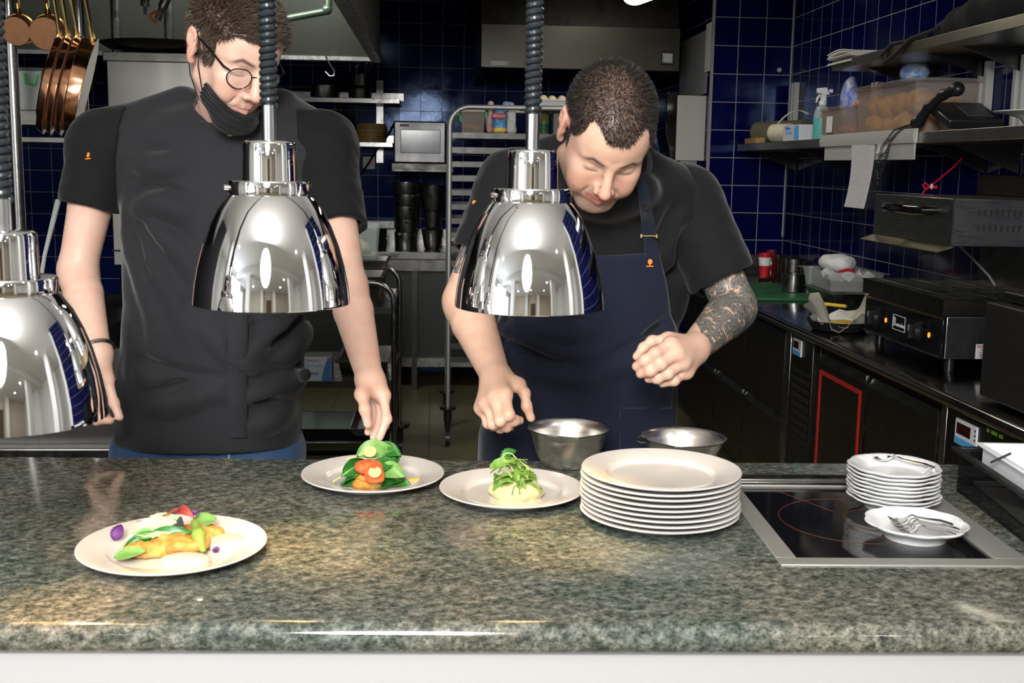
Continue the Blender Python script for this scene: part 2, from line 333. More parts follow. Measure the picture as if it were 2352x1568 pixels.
# people waiting in the dining room are only streaks in the chrome: left out
# ---------------- the pass counter ----------------
CR = RZ(math.radians(-2.15)); CO = np.array([0.,1.86,0])
def cw(x,y,z): return CR@np.array([x,y,z])+CO                  # counter frame to the place
def cl(p): return CR.T@(np.array(p)-CO)
TOPZ = .9
pf = cl(PZ(1176,1424,TOPZ))[1]; pb = cl(PZ(1000,1057,TOPZ))[1]   # front arris and back edge
nose = pf-.020
def slabprof(z1=TOPZ, th=.045):
    r = .020; pr = []
    for k in range(9):
        a = math.pi/2+math.pi*k/8; pr.append((nose+r+r*math.cos(a)*1.0, z1-th/2+(th/2)*math.sin(a)))
    return pr
hob0 = cl(PZ(1700,1130,TOPZ)); 
hx0 = cl(PZ(1795,1300,TOPZ))[0]; hy0 = cl(PZ(1795,1300,TOPZ))[1]; hy1 = cl(PZ(1880,1100,TOPZ))[1]
hx1 = cl(PZ(2378,1300,TOPZ))[0]
seamx = cl(PZ(250,1410,TOPZ))[0]
cnt = thing('pass_counter','long polished green-grey stone pass counter with white front','counter',(CO[0],CO[1],0),math.radians(-2.15))
XL,XR = -1.9,1.55
def slab(x0,x1,y1=pb,prof=None):
    pr = slabprof()
    return G().prism(pr+[(y1,TOPZ-.045),(y1,TOPZ)],'x',x0,x1)
# worktop around the hob opening, the seam between the two slabs left as a fine joint
ob('stone_slab', slab(XL,seamx-.0001), STONEL, cnt, local=True)
g = slab(seamx+.0001,hx0+.004)
g.prism(slabprof()+[(hy0+.004,TOPZ-.045),(hy0+.004,TOPZ)],'x',hx0+.004,hx1-.004)
g.box(hx0+.004,hx1-.004,hy1-.004,pb,TOPZ-.045,TOPZ)
gg = slab(hx1-.004,XR); g.add(gg.v,gg.f)
ob('stone_slab', g, STONE, cnt, local=True)
ob('front_panel', G().box(XL,XR,nose+.02,nose+.05,.05,TOPZ-.046), WHITE, cnt, local=True)
ob('back_panel', G().box(XL,XR,pb-.06,pb-.03,.02,TOPZ-.046), STEEL, cnt, local=True)
ob('plinth', G().box(XL,XR,nose+.06,pb-.1,0,.05), BLACKM, cnt, local=True)
# ---------------- built-in hob ----------------
hob = thing('induction_hob','black glass hob set in a steel frame on the right of the stone counter','hob',(CO[0],CO[1],0),math.radians(-2.15))
fw = .032; g = G()
z0,z1 = TOPZ-.03, TOPZ+.003
g.box(hx0,hx1,hy0,hy0+fw,z0,z1); g.box(hx0,hx1,hy1-.055,hy1-.03,z0,z1)
g.box(hx0,hx0+fw,hy0+fw,hy1-.055,z0,z1); g.box(hx1-fw-.02,hx1,hy0+fw,hy1-.055,z0,z1)
ob('frame', g, MT('satin_hob_frame',(.46,.455,.42),.5,.7,bump=.03), hob, local=True, bevel=.001)
g = G(); g.prism([(hy1-.03,z0),(hy1-.03,z1+.004),(hy1-.02,z1+.008),(hy1-.006,z1+.008),(hy1,z1+.002),(hy1,z0)],'x',hx0,hx1)
g.box(hx0,hx1,hy1-.055,hy1-.050,z1,z1+.006)
ob('rear_rail', g, STEELB, hob, local=True, bevel=.001)
ob('glass_plate', G().box(hx0+fw,hx1-fw-.02,hy0+fw,hy1-.055,TOPZ-.02,TOPZ-.001), BLACKG, hob, local=True)
RINGM = MT('brown_ring_print',(.13,.04,.015),.3)
hcx = cl(PZ(1925,1195,TOPZ)); gx0,gx1,gy0,gy1 = hx0+fw,hx1-fw-.02,hy0+fw,hy1-.055
gcx,gcy = (gx0+gx1)/2,(gy0+gy1)/2; ra = min(gx1-gx0,gy1-gy0)/2-.03; zz = TOPZ-.001
def arc(cx,cy,r,a0,a1,n=40): return [(cx+r*math.cos(a0+(a1-a0)*k/n),cy+r*math.sin(a0+(a1-a0)*k/n),zz) for k in range(n+1)]
for nm,pts in (('ring_print',arc(gcx,gcy,ra,0,2*math.pi,80)),('ring_print',arc(gcx+.05,gcy,ra*.5,0,2*math.pi,60)),
    ('line_print',[(gcx-ra*.75,gy1-.01,zz),(gcx-.02,gcy+.05,zz)]),('line_print',[(gcx-.02,gcy-.05,zz),(gcx+.03,gcy-.11,zz),(gx1-.02,gcy-.11,zz)])):
    ob(nm, G().tube(pts,.0006,5), RINGM, hob, local=True)
# ---------------- heat lamps ----------------
WARM = (1,.62,.26)
BULB = MT('lit_lamp_bulb',(1,.8,.5),.3,emit=(1,.66,.30),es=18)
INNER = MT('lamp_inside',(.75,.74,.72),.25,1)
def heat_lamp(pxc, pyrim, Y, wpx, label, sleeve_len, power=20):
    k = wpx/2/F*Y/176.5                       # metres per reference pixel of the middle lamp
    c = PY(pxc, pyrim, Y); zr = c[2]
    t = thing('heat_lamp', label, 'lamp', (c[0],c[1],zr), group='chrome heat lamps above the pass')
    def Z(y): return (700-y)*k
    prof = [(176.5,700),(176,690),(172,655),(164,615),(152,570),(136,527),(118,490),(98,462),(88,452)]
    outer = [(r*k,Z(y)) for r,y in prof]; inner = [(r*k-.0022,Z(y)-.001) for r,y in reversed(prof)]
    ob('shade', G().ring(outer+inner, n=72), CHROME, t, local=True, ang=30)
    ob('inner_reflector', G().ring([(r-.0004,z) for r,z in [(q[0]-.0024,q[1]) for q in outer]]+[(r-.0012,z) for r,z in [(q[0]-.0026,q[1]) for q in reversed(outer)]], n=60), INNER, t, local=True)
    ob('collar', G().lathe([(40*k,Z(456)),(92*k,Z(456)),(93*k,Z(452)),(93*k,Z(428)),(91*k,Z(424)),(60*k,Z(424))], n=60), CHROME, t, local=True, bevel=.0008)
    ob('cap', G().lathe([(61*k,Z(425)),(60*k,Z(380)),(59*k,Z(345)),(57*k,Z(339)),(52*k,Z(336)),(16*k,Z(336))], n=60), CHROME, t, local=True, bevel=.0006)
    ob('screw', G().cyl((-88*k,-30*k,Z(440)),(-97*k,-33*k,Z(440)),.004,12), CHROME, t, local=True)
    zs = Z(336); zt = zs+sleeve_len
    ob('cord_sleeve', G().cyl((0,0,zs-.002),(0,0,zt),16*k,24), MT('satin_chrome',(.55,.56,.58),.2,1), t, local=True)
    # coiled flex: a fine helix round a core
    H = 2.98-zr; core = G().cyl((0,0,zt-.01),(0,0,H),12.5*k,16); ob('flex_core', core, RUBBER, t, local=True)
    pitch = 15.5*k; n = int((H-zt)/pitch); pts=[]
    for i in range(n*14): a = 2*math.pi*i/14; pts.append((13.5*k*math.cos(a),13.5*k*math.sin(a),zt+pitch*i/14))
    ob('coiled_flex', G().tube(pts,7.6*k,8), RUBBER, t, local=True)
    ob('ceiling_rose', G().lathe([(.05,H+.018),(.05,H),(.02,H-.02),(.012,H-.03)], n=32), CHROME, t, local=True)
    ob('bulb', G().lathe([(0,Z(640)),(.030,Z(636)),(.040,Z(610)),(.030,Z(560)),(.018,Z(520)),(.018,Z(460))], n=28), BULB, t, local=True)
    l = bpy.data.lights.new('lamp_light','SPOT'); l.energy = power; l.color = WARM; l.spot_size = math.radians(52); l.spot_blend = 1; l.shadow_soft_size = .03
    lo = bpy.data.objects.new('lamp_light', l); lo.location = (0,0,Z(660)); lo.rotation_euler = (0,math.radians(-9),0); COL.objects.link(lo); lo.parent = t
    return t
heat_lamp(625,695,1.75,353,'chrome heat lamp hanging in front of the chef with glasses',.024+.028)
heat_lamp(1216,703,1.78,347,'chrome heat lamp hanging before the chef in the apron',.054)
heat_lamp(31,958,1.50,412,'lowest chrome heat lamp hanging at the left edge of the photo',.040,5)
# ---------------- smooth solid modelling for bodies and food ----------------
def nrm(v): v = np.asarray(v,float); return v/(np.linalg.norm(v)+1e-12)
class S:
    # ordered list of smooth unions and cuts; each entry: op, distance function, bound centre, bound radius, blend
    def __init__(s): s.e = []; s.warp = None; s.post = None
    def add(s, fn, c, r, k=.01, op='u'): s.e.append((op,fn,np.array(c,float),float(r),k)); return s
    def rc(s, a, b, r1, r2=None, k=.01, op='u'):
        a = np.array(a,float); b = np.array(b,float); r2 = r1 if r2 is None else r2; ba = b-a; L2 = ba@ba+1e-12
        def fn(p):
            q = p-a; t = np.clip(q@ba/L2,0,1); d = q-t[:,None]*ba
            return np.sqrt((d*d).sum(1))-(r1+(r2-r1)*t)
        return s.add(fn,(a+b)/2,math.sqrt(L2)/2+max(r1,r2),k,op)
    def chain(s, pts, rs, k=.01, op='u'):
        rs = rs if hasattr(rs,'__len__') else [rs]*len(pts)
        for i in range(len(pts)-1): s.rc(pts[i],pts[i+1],rs[i],rs[i+1],k,op)
        return s
    def el(s, c, r, R=None, k=.01, op='u'):
        c = np.array(c,float); r = np.array(r if hasattr(r,'__len__') else (r,)*3,float); Rt = None if R is None else np.array(R)
        def fn(p):
            q = p-c
            if Rt is not None: q = q@Rt
            n = np.sqrt(((q/r)**2).sum(1)); m = np.sqrt(((q/(r*r))**2).sum(1))+1e-9
            return n*(n-1)/m
        return s.add(fn,c,r.max(),k,op)
    def ev(s, p, lo=None, hi=None, slack=.03):
        d = np.full(len(p), .5)
        for op,fn,c,r,k in s.e:
            if lo is not None and op != 'i':
                q = np.maximum(np.maximum(lo-c,c-hi),0)
                if math.sqrt(q@q) > r+k+slack: continue
            e = fn(p)
            if op == 'u':
                h = np.clip(.5+.5*(e-d)/k,0,1); d = e*(1-h)+d*h-k*h*(1-h)
            elif op == 's':
                h = np.clip(.5-.5*(d+e)/k,0,1); d = d*(1-h)-e*h+k*h*(1-h)
            else:
                h = np.clip(.5-.5*(e-d)/k,0,1); d = e*(1-h)+d*h+k*h*(1-h)
        if s.post is not None: d = s.post(p,d)
        return d
def surface(s, lo, hi, h, B=8):
    """surface nets on the blocks that the surface passes through -> verts, quads"""
    lo = np.array(lo,float); hi = np.array(hi,float); H = h*B
    n = np.ceil((hi-lo)/H).astype(int)
    I = np.stack(np.meshgrid(*[np.arange(k) for k in n],indexing='ij'),-1).reshape(-1,3)
    d = np.concatenate([s.ev(c) for c in np.array_split(lo+(I+.5)*H, max(1,len(I)//200000))])
    I = I[np.abs(d) < H*1.25]
    sup = (I//4); key = sup[:,0]*1000003+sup[:,1]*1009+sup[:,2]; order = np.argsort(key,kind='stable'); I = I[order]; key = key[order]
    cut = np.flatnonzero(np.diff(key))+1; groups = np.split(I,cut)
    o = np.stack(np.meshgrid(*[np.arange(B+1)]*3,indexing='ij'),-1).reshape(-1,3)
    W = (n*B+2); cells=[]; verts=[]; ex=[]
    def K(q): return (q[...,0]*W[1]+q[...,1])*W[2]+q[...,2]
    for gI in groups:
        if not len(gI): continue
        gp = (gI[:,None,:]*B+o[None]).reshape(-1,3); P = lo+gp*h
        v = s.ev(P, P.min(0), P.max(0)).reshape(len(gI),B+1,B+1,B+1)
        c = [v[:,i:B+i,j:B+j,k:B+k] for i in (0,1) for j in (0,1) for k in (0,1)]
        inn = np.stack(c,-1) < 0; sm = inn.sum(-1); act = (sm>0)&(sm<8)
        b,x,y,z = np.nonzero(act)
        if not len(b): continue
        cv = np.stack([q[b,x,y,z] for q in c],-1)
        off = np.array([(i,j,k) for i in (0,1) for j in (0,1) for k in (0,1)],float)
        acc = np.zeros((len(b),3)); cnt = np.zeros(len(b))
        for i in range(8):
            for j in range(i+1,8):
                if np.abs(off[i]-off[j]).sum()!=1: continue
                a_,b_ = cv[:,i],cv[:,j]; m = (a_<0)!=(b_<0); t = np.where(m,a_/(a_-b_+1e-15),0)
                acc += np.where(m[:,None],off[i]+t[:,None]*(off[j]-off[i]),0); cnt += m
        base = gI[b]*B+np.stack([x,y,z],1)
        cells.append(K(base)); verts.append(lo+(base+acc/cnt[:,None])*h)
        # crossings along the axes at the cell's lowest corner
        for ax,ci in ((0,4),(1,2),(2,1)):
            m = (cv[:,0]<0)!=(cv[:,ci]<0); ex.append(np.concatenate([base[m],np.full((m.sum(),1),ax),(cv[m,0]<0)[:,None].astype(int)],1))
    if not cells: return np.zeros((0,3)), np.zeros((0,4),int)
    cells = np.concatenate(cells); verts = np.concatenate(verts); ex = np.concatenate(ex)
    o_ = np.argsort(cells); cells = cells[o_]; verts = verts[o_]
    quads=[]
    for ax in range(3):
        e = ex[ex[:,3]==ax]; u,w_ = [(1,2),(2,0),(0,1)][ax]
        du = np.eye(3,dtype=int)[u]; dw = np.eye(3,dtype=int)[w_]; p = e[:,:3]
        ks = [K(p-du-dw),K(p-dw),K(p),K(p-du)]; ids = []; ok = np.ones(len(e),bool)
        for k_ in ks:
            i = np.clip(np.searchsorted(cells,k_),0,len(cells)-1); ok &= cells[i]==k_; ids.append(i)
        q = np.stack(ids,1); fl = e[:,4]==0; q[fl] = q[fl][:,::-1]; quads.append(q[ok])
    return verts, np.concatenate(quads)
def relax(v, f, it=1, w=.5):
    for _ in range(it):
        acc = np.zeros_like(v); c = np.zeros(len(v))
        for i in range(4):
            a,b = f[:,i],f[:,(i+1)%4]
            np.add.at(acc,a,v[b]); np.add.at(c,a,1); np.add.at(acc,b,v[a]); np.add.at(c,b,1)
        v = v*(1-w)+w*acc/np.maximum(c,1)[:,None]
    return v
def solid(name, s, lo, hi, h, m, parent=None, it=1, matfn=None, tint=None, **k):
    v,f = surface(s,lo,hi,h); v = relax(v,f,it) if it else v
    o = mesh_obj(name, v, f, m, parent, ang=180, **k)
    me = o.data
    if matfn is not None:
        c = v[f].mean(1); me.polygons.foreach_set('material_index', matfn(c).astype(np.int32))
    if tint is not None:
        for nm,fn in tint.items():
            a = me.attributes.new(nm,'FLOAT','POINT'); a.data.foreach_set('value', fn(v).astype(np.float32))
    o['_n'] = len(v); del o['_n']
    return o
def march(s, px, py, y0=1.5, y1=3.5, step=.004):
    """first point of the solid seen along the line of sight through a photo point"""
    d = ray(px,py); ys = np.arange(y0,y1,step); P = CAMP+d*(ys/d[1])[:,None]; e = s.ev(P); i = np.flatnonzero(e<0)
    return P[i[0]] if len(i) else P[len(P)//2]
def snoise(p, f, seed=0):
    r = np.random.default_rng(seed); o = np.zeros(len(p))
    for _ in range(6):
        q = r.normal(size=3); q /= np.linalg.norm(q); o += np.sin(p@(q*f*r.uniform(.6,1.6))+r.uniform(0,6.28))
    return o/6
def slices(tab, yc, ry, pw=2.4):
    """trunk from photo outline rows (py,xl,xr): returns z-sorted table of centre and half sizes"""
    rows=[]
    for i,(py,xl,xr) in enumerate(tab):
        y = yc[i] if hasattr(yc,'__len__') else yc; a = PY(xl,py,y); b = PY(xr,py,y)
        rows.append(((a[2]+b[2])/2,(a[0]+b[0])/2,y,(b[0]-a[0])/2,ry[i] if hasattr(ry,'__len__') else ry))
    return np.array(sorted(rows))
def trunk(T, grow=0, pw=2.4, yaw=0, extra=0):
    z = T[:,0]; cs,sn = math.cos(yaw),math.sin(yaw)
    def fn(p):
        cx,cy,rx,ry = [np.interp(p[:,2],z,T[:,i]) for i in (1,2,3,4)]
        x = p[:,0]-cx; y = p[:,1]-cy; x,y = x*cs+y*sn, -x*sn+y*cs
        q = (np.abs(x/rx)**pw+np.abs(y/ry)**pw)**(1/pw)
        d = (q-1)*np.minimum(rx,ry)*.9-grow
        return np.maximum(d, np.maximum(p[:,2]-z[-1], z[0]-p[:,2]))
    c = np.array([T[:,1].mean(),T[:,2].mean(),(z[0]+z[-1])/2]); return fn,c,float(np.hypot(z[-1]-z[0],T[:,3].max()*2.2)/2+.1)
def head_solid(s, W, kk=1.0, fat=0, smile=0, neckto=None, neckr=.055):
    """a head in its own frame (X to the person's right, Y forward, Z up) placed by the 3x4 frame W"""
    Rm,t = W[:,:3],W[:,3]
    def T(p): return Rm@(np.array(p,float)*kk)+t
    def el(c,r,k=.012,op='u',R=None): s.el(T(c),np.array(r)*kk,Rm if R is None else Rm@R,k,op)
    def rc(a,b,r1,r2=None,k=.008,op='u'): s.rc(T(a),T(b),r1*kk,(r1 if r2 is None else r2)*kk,k,op)
    el((0,-.006,.046),(.0745,.096,.080),.02); el((0,-.036,.026),(.070,.070,.072),.03)
    el((0,.036,-.026),(.060+fat,.056,.084),.03); el((0,.048,.040),(.058,.050,.056),.03)
    for x in (-1,1):
        rc((x*(.053+fat),.008,-.055),(x*.020,.074,-.100),.017,.017,.02)
        el((x*.041,.066,-.022),(.023,.022,.020),.016)
        rc((x*.012,.093,.019),(x*.044,.074,.021),.0075,.007,.012)
        el((x*(.036+fat*.5),.070,-.047-.004*smile),(.022,.022,.024+.004*smile),.018)
    rc((0,.074,-.100),(0,.076,-.104),.020,.019,.02)
    el((0,.078,-.062),(.030,.021,.030),.016)
    for x in (-1,1):
        el((x*.031,.099,.001),(.016,.012,.0095),.012,'s')
        el((x*.031,.0765,.001),(.0155,.0135,.0115),.004)
        rc((x*.019,.0905,-.0035),(x*.031,.0925,-.0065),.0011,.0012,.002,'s'); rc((x*.031,.0925,-.0065),(x*.044,.085,-.0035),.0012,.001,.002,'s')
    rc((0,.094,.016),(0,.1135,-.030),.0065,.0105,.010); el((0,.117,-.035),(.0115,.0115,.0100),.006)
    for x in (-1,1):
        el((x*.0135,.103,-.040),(.0075,.0105,.0075),.006); el((x*.0065,.108,-.0475),(.0035,.005,.004),.003,'s')
        rc((x*.021,.100,-.040),(x*.034,.080,-.068),.0022,.002,.006+.003*smile,'s')
    w = .022+.006*smile; up = .005*smile
    rc((-w,.083,-.067+up),(-.006,.0975,-.0655),.0035,.0052,.004); rc((w,.083,-.067+up),(.006,.0975,-.0655),.0035,.0052,.004); rc((-.006,.0975,-.0655),(.006,.0975,-.0655),.0052,None,.004)
    rc((-w+.003,.083,-.072+up),(0,.096,-.0765),.004,.0068,.004); rc((w-.003,.083,-.072+up),(0,.096,-.0765),.004,.0068,.004)
    rc((-w-.001,.089,-.069+up),(0,.104,-.0705),.0012,.0016,.0025,'s'); rc((w+.001,.089,-.069+up),(0,.104,-.0705),.0012,.0016,.0025,'s')
    for x in (-1,1):
        R = RZ(x*-.38)@RX(.18)
        el((x*.079,-.010,-.002),(.0075,.019,.032),.006,'u',R); el((x*.083,-.020,.014),(.006,.013,.019),.006,'u',R)
        el((x*.088,-.006,.002),(.0065,.0095,.018),.004,'s',R); el((x*.088,-.013,.016),(.005,.008,.010),.004,'s',R)
        el((x*.083,-.011,.004),(.004,.004,.012),.003,'u',R); el((x*.078,.003,-.006),(.004,.004,.007),.003); el((x*.078,-.002,-.028),(.006,.008,.008),.004)
    if neckto is not None: s.rc(T((0,-.022,-.035)),neckto,neckr*kk,neckr*1.12,.025)
    return T
def hand(s, wrist, fingers, rw=.024, k=.007, palm=.0165):
    """wrist point, then for each finger its joints (first joint the knuckle) and radius; thumb is just another finger with its own root"""
    for pts,r,root in fingers:
        P = [np.array(p,float) for p in pts]
        if root: s.rc(wrist,P[0],rw*.80,palm,.016)
        n = len(P); rs = [r*1.12]+[r*(1.04-.10*i) for i in range(1,n-1)]+[r*.82]
        s.chain(P,rs,k)
        for j in range(1,n-1): s.el(P[j],r*.98,None,.006)
def skin_mat(name, base, blush, beard=None, lip=(.42,.13,.11)):
    m, nt, b = new_mat(name); N = nt.nodes; L = nt.links
    last = None
    rgb = N.new('ShaderNodeRGB'); rgb.outputs[0].default_value = col4(base); last = rgb.outputs[0]
    tc = N.new('ShaderNodeTexCoord')
    def mix(fac, c, amt=1.0):
        nonlocal last
        mx = N.new('ShaderNodeMixRGB'); mx.inputs[2].default_value = col4(c); L.new(last, mx.inputs[1])
        mu = N.new('ShaderNodeMath'); mu.operation='MULTIPLY'; L.new(fac, mu.inputs[0]); mu.inputs[1].default_value = amt; mu.use_clamp = True
        L.new(mu.outputs[0], mx.inputs[0]); last = mx.outputs[0]
    def attr(n): a = N.new('ShaderNodeAttribute'); a.attribute_name = n; return a.outputs['Fac']
    n0 = N.new('ShaderNodeTexNoise'); sock(n0,'Scale',38); sock(n0,'Detail',4); L.new(tc.outputs['Object'], n0.inputs['Vector'])
    mr = N.new('ShaderNodeMapRange'); sock(mr,'From Min',.45); sock(mr,'From Max',.75); L.new(n0.outputs[0], mr.inputs[0]); mix(mr.outputs[0], blush, .45)
    mix(attr('blush'), blush, .9); mix(attr('lip'), lip, .9)
    n3 = N.new('ShaderNodeTexNoise'); sock(n3,'Scale',900); sock(n3,'Detail',1); L.new(tc.outputs['Object'], n3.inputs['Vector'])
    def speck(at, c, amt, th=.45):
        g = N.new('ShaderNodeMapRange'); sock(g,'From Min',th); sock(g,'From Max',th+.12); L.new(n3.outputs[0], g.inputs[0])
        mu = N.new('ShaderNodeMath'); mu.operation='MULTIPLY'; L.new(attr(at), mu.inputs[0]); L.new(g.outputs[0], mu.inputs[1]); mix(mu.outputs[0], c, amt)
    speck('beard',(.06,.04,.03),.75,.44); mix(attr('beard'),(.13,.095,.08),.42)
    mix(attr('brow'),(.045,.028,.02),1.0); mix(attr('scalp'),(.05,.036,.03),.95)
    L.new(last, b.inputs['Base Color'])
    sock(b,'Roughness',.42); sock(b,'Subsurface Weight',.22); sock(b,'Subsurface Radius',(.010,.004,.002)); sock(b,'Subsurface Scale',1.0); sock(b,'Specular IOR Level',.45)
    n4 = N.new('ShaderNodeTexNoise'); sock(n4,'Scale',320); sock(n4,'Detail',3); L.new(tc.outputs['Object'], n4.inputs['Vector'])
    bp = N.new('ShaderNodeBump'); sock(bp,'Strength',.12); sock(bp,'Distance',.0015); L.new(n4.outputs[0], bp.inputs['Height']); L.new(bp.outputs[0], b.inputs['Normal'])
    return m
def tattoo_mat(base):
    m, nt, b = new_mat('tattooed_skin'); N = nt.nodes; L = nt.links
    tc = N.new('ShaderNodeTexCoord')
    n1 = N.new('ShaderNodeTexNoise'); sock(n1,'Scale',34); sock(n1,'Detail',3); sock(n1,'Distortion',2.2); L.new(tc.outputs['Object'], n1.inputs['Vector'])
    wv = N.new('ShaderNodeTexWave'); sock(wv,'Scale',70); sock(wv,'Distortion',14); sock(wv,'Detail',3); sock(wv,'Detail Scale',2.2); L.new(tc.outputs['Object'], wv.inputs['Vector'])
    r = N.new('ShaderNodeValToRGB'); r.color_ramp.elements[0].position=.28; r.color_ramp.elements[0].color=(.060,.062,.061,1); r.color_ramp.elements[1].position=.75; r.color_ramp.elements[1].color=(.26,.235,.205,1); L.new(wv.outputs[0], r.inputs[0])
    r2 = N.new('ShaderNodeValToRGB'); r2.color_ramp.elements[0].position=.58; r2.color_ramp.elements[1].position=.63; L.new(n1.outputs[0], r2.inputs[0])
    mx = N.new('ShaderNodeMixRGB'); mx.inputs[2].default_value = col4(base); L.new(r2.outputs[0], mx.inputs[0]); L.new(r.outputs[0], mx.inputs[1])
    L.new(mx.outputs[0], b.inputs['Base Color']); sock(b,'Roughness',.45); sock(b,'Subsurface Weight',.1); sock(b,'Subsurface Radius',(.006,.003,.002)); sock(b,'Subsurface Scale',1.0); return m
def cloth_mat(name, col, weave=900, bump=.25, sheen=.25, rough=.85, var=.12):
    m, nt, b = new_mat(name); N = nt.nodes; L = nt.links
    sock(b,'Roughness',rough); sock(b,'Sheen Weight',sheen); sock(b,'Sheen Roughness',.4); sock(b,'Specular IOR Level',.25)
    tc = N.new('ShaderNodeTexCoord'); n1 = N.new('ShaderNodeTexNoise'); sock(n1,'Scale',weave); sock(n1,'Detail',2); L.new(tc.outputs['Object'], n1.inputs['Vector'])
    n2 = N.new('ShaderNodeTexNoise'); sock(n2,'Scale',9); sock(n2,'Detail',4); L.new(tc.outputs['Object'], n2.inputs['Vector'])
    mx = N.new('ShaderNodeMixRGB'); mx.inputs[1].default_value = col4(tuple(c*(1-var) for c in col)); mx.inputs[2].default_value = col4(tuple(c*(1+var) for c in col)); L.new(n1.outputs[0], mx.inputs[0]); L.new(mx.outputs[0], b.inputs['Base Color'])
    ad = N.new('ShaderNodeMath'); ad.operation='MULTIPLY_ADD'; L.new(n2.outputs[0], ad.inputs[0]); ad.inputs[1].default_value = 3.0; L.new(n1.outputs[0], ad.inputs[2])
    bp = N.new('ShaderNodeBump'); sock(bp,'Strength',bump); sock(bp,'Distance',.0025); L.new(ad.outputs[0], bp.inputs['Height']); L.new(bp.outputs[0], b.inputs['Normal'])
    return m
HAIRN = [0]
def strands(name, v, f, W, kk, maskfn, dirfn, n, m, parent, wid=.0005, seed=3):
    """many short tapering hairs rooted on the head surface"""
    Rm,t = W[:,:3],W[:,3]; r = np.random.default_rng(seed)
    a,b,c = v[f[:,0]],v[f[:,1]],v[f[:,2]]; N = np.cross(b-a,c-a); A = np.linalg.norm(N,axis=1); N = N/(A[:,None]+1e-15)
    ctr = ((v[f].mean(1)-t)@Rm)/kk; mk = maskfn(ctr); pr = A*mk; pr /= pr.sum()
    i = r.choice(len(f),n,p=pr); u = r.random((n,2)); P = a[i]+(b[i]-a[i])*u[:,:1]+(v[f[i,3]]-a[i])*u[:,1:]
    L = ((P-t)@Rm)/kk; n_l = N[i]@Rm; d,ln,curl = dirfn(L,n_l,r); d = d/np.linalg.norm(d,axis=1,keepdims=True)
    dw = d@Rm.T; nw = N[i]; side = np.cross(dw,nw+r.normal(size=(n,3))*.5); side /= np.linalg.norm(side,axis=1,keepdims=True)+1e-9
    cw_ = curl@Rm.T; V=[]; 
    for tt,wd in ((0,1),(.5,.8),(1,.12)):
        q = P+dw*(ln*tt)[:,None]+cw_*((ln*tt*tt)[:,None])-nw*(.0008*(1-tt))
        V += [q-side*wid*wd, q+side*wid*wd]
    V = np.stack(V,1).reshape(-1,3); o = np.arange(n)[:,None]*6
    Fq = np.concatenate([o+np.array([[0,1,3,2]]),o+np.array([[2,3,5,4]])])
    return mesh_obj(name,V,Fq,m,parent,ang=180)
# ---------------- the chef with glasses ----------------
SKA = skin_mat('fair_skin',(.74,.49,.385),(.72,.33,.25))
SKB = skin_mat('light_skin',(.72,.47,.35),(.70,.32,.24))
TATT = tattoo_mat((.62,.41,.30))
JACK = cloth_mat('black_jacket_cotton',(.019,.020,.023),sheen=.22)
SLEV = cloth_mat('black_knit_sleeve',(.006,.006,.0065),sheen=.12)
JEAN = cloth_mat('blue_denim',(.035,.075,.16),weave=600,bump=.35,var=.5)
NAVY = cloth_mat('navy_apron_cotton',(.010,.013,.030),sheen=.3)
NAVYS = cloth_mat('navy_webbing',(.010,.014,.032),sheen=.2)
SHRT = cloth_mat('black_shirt_cotton',(.008,.008,.009),sheen=.14)
TROU = cloth_mat('dark_trousers',(.01,.01,.012))
MASKM = cloth_mat('black_mask_fabric',(.010,.010,.011),weave=1200,bump=.15,sheen=.2)
HAIRA = MT('brown_hair',(.075,.050,.035),.42); HAIRB = MT('dark_brown_hair',(.030,.025,.022),.45)
def frame(pos, yaw, pitch, roll):
    """head frame for someone facing the camera: yaw turns to the right of the photo, pitch nods down, roll tips to the right of the photo"""
    f = RZ(yaw)@np.array([0,-1,0]); r0 = np.cross(f,[0,0,1.]); 
    R0 = np.stack([r0,f,[0,0,1.]],1)@RX(-pitch)@RY(roll)
    return np.concatenate([R0,np.array(pos,float)[:,None]],1)
def boxes(W, kk, v): return ((v-W[:,3])@W[:,:3])/kk
def bump1(x,a,b,s): return 1/(1+np.exp(-(x-a)/s))*1/(1+np.exp((x-b)/s))
def near(L, c, r): return np.exp(-(((L-np.array(c))/np.array(r))**2).sum(1))
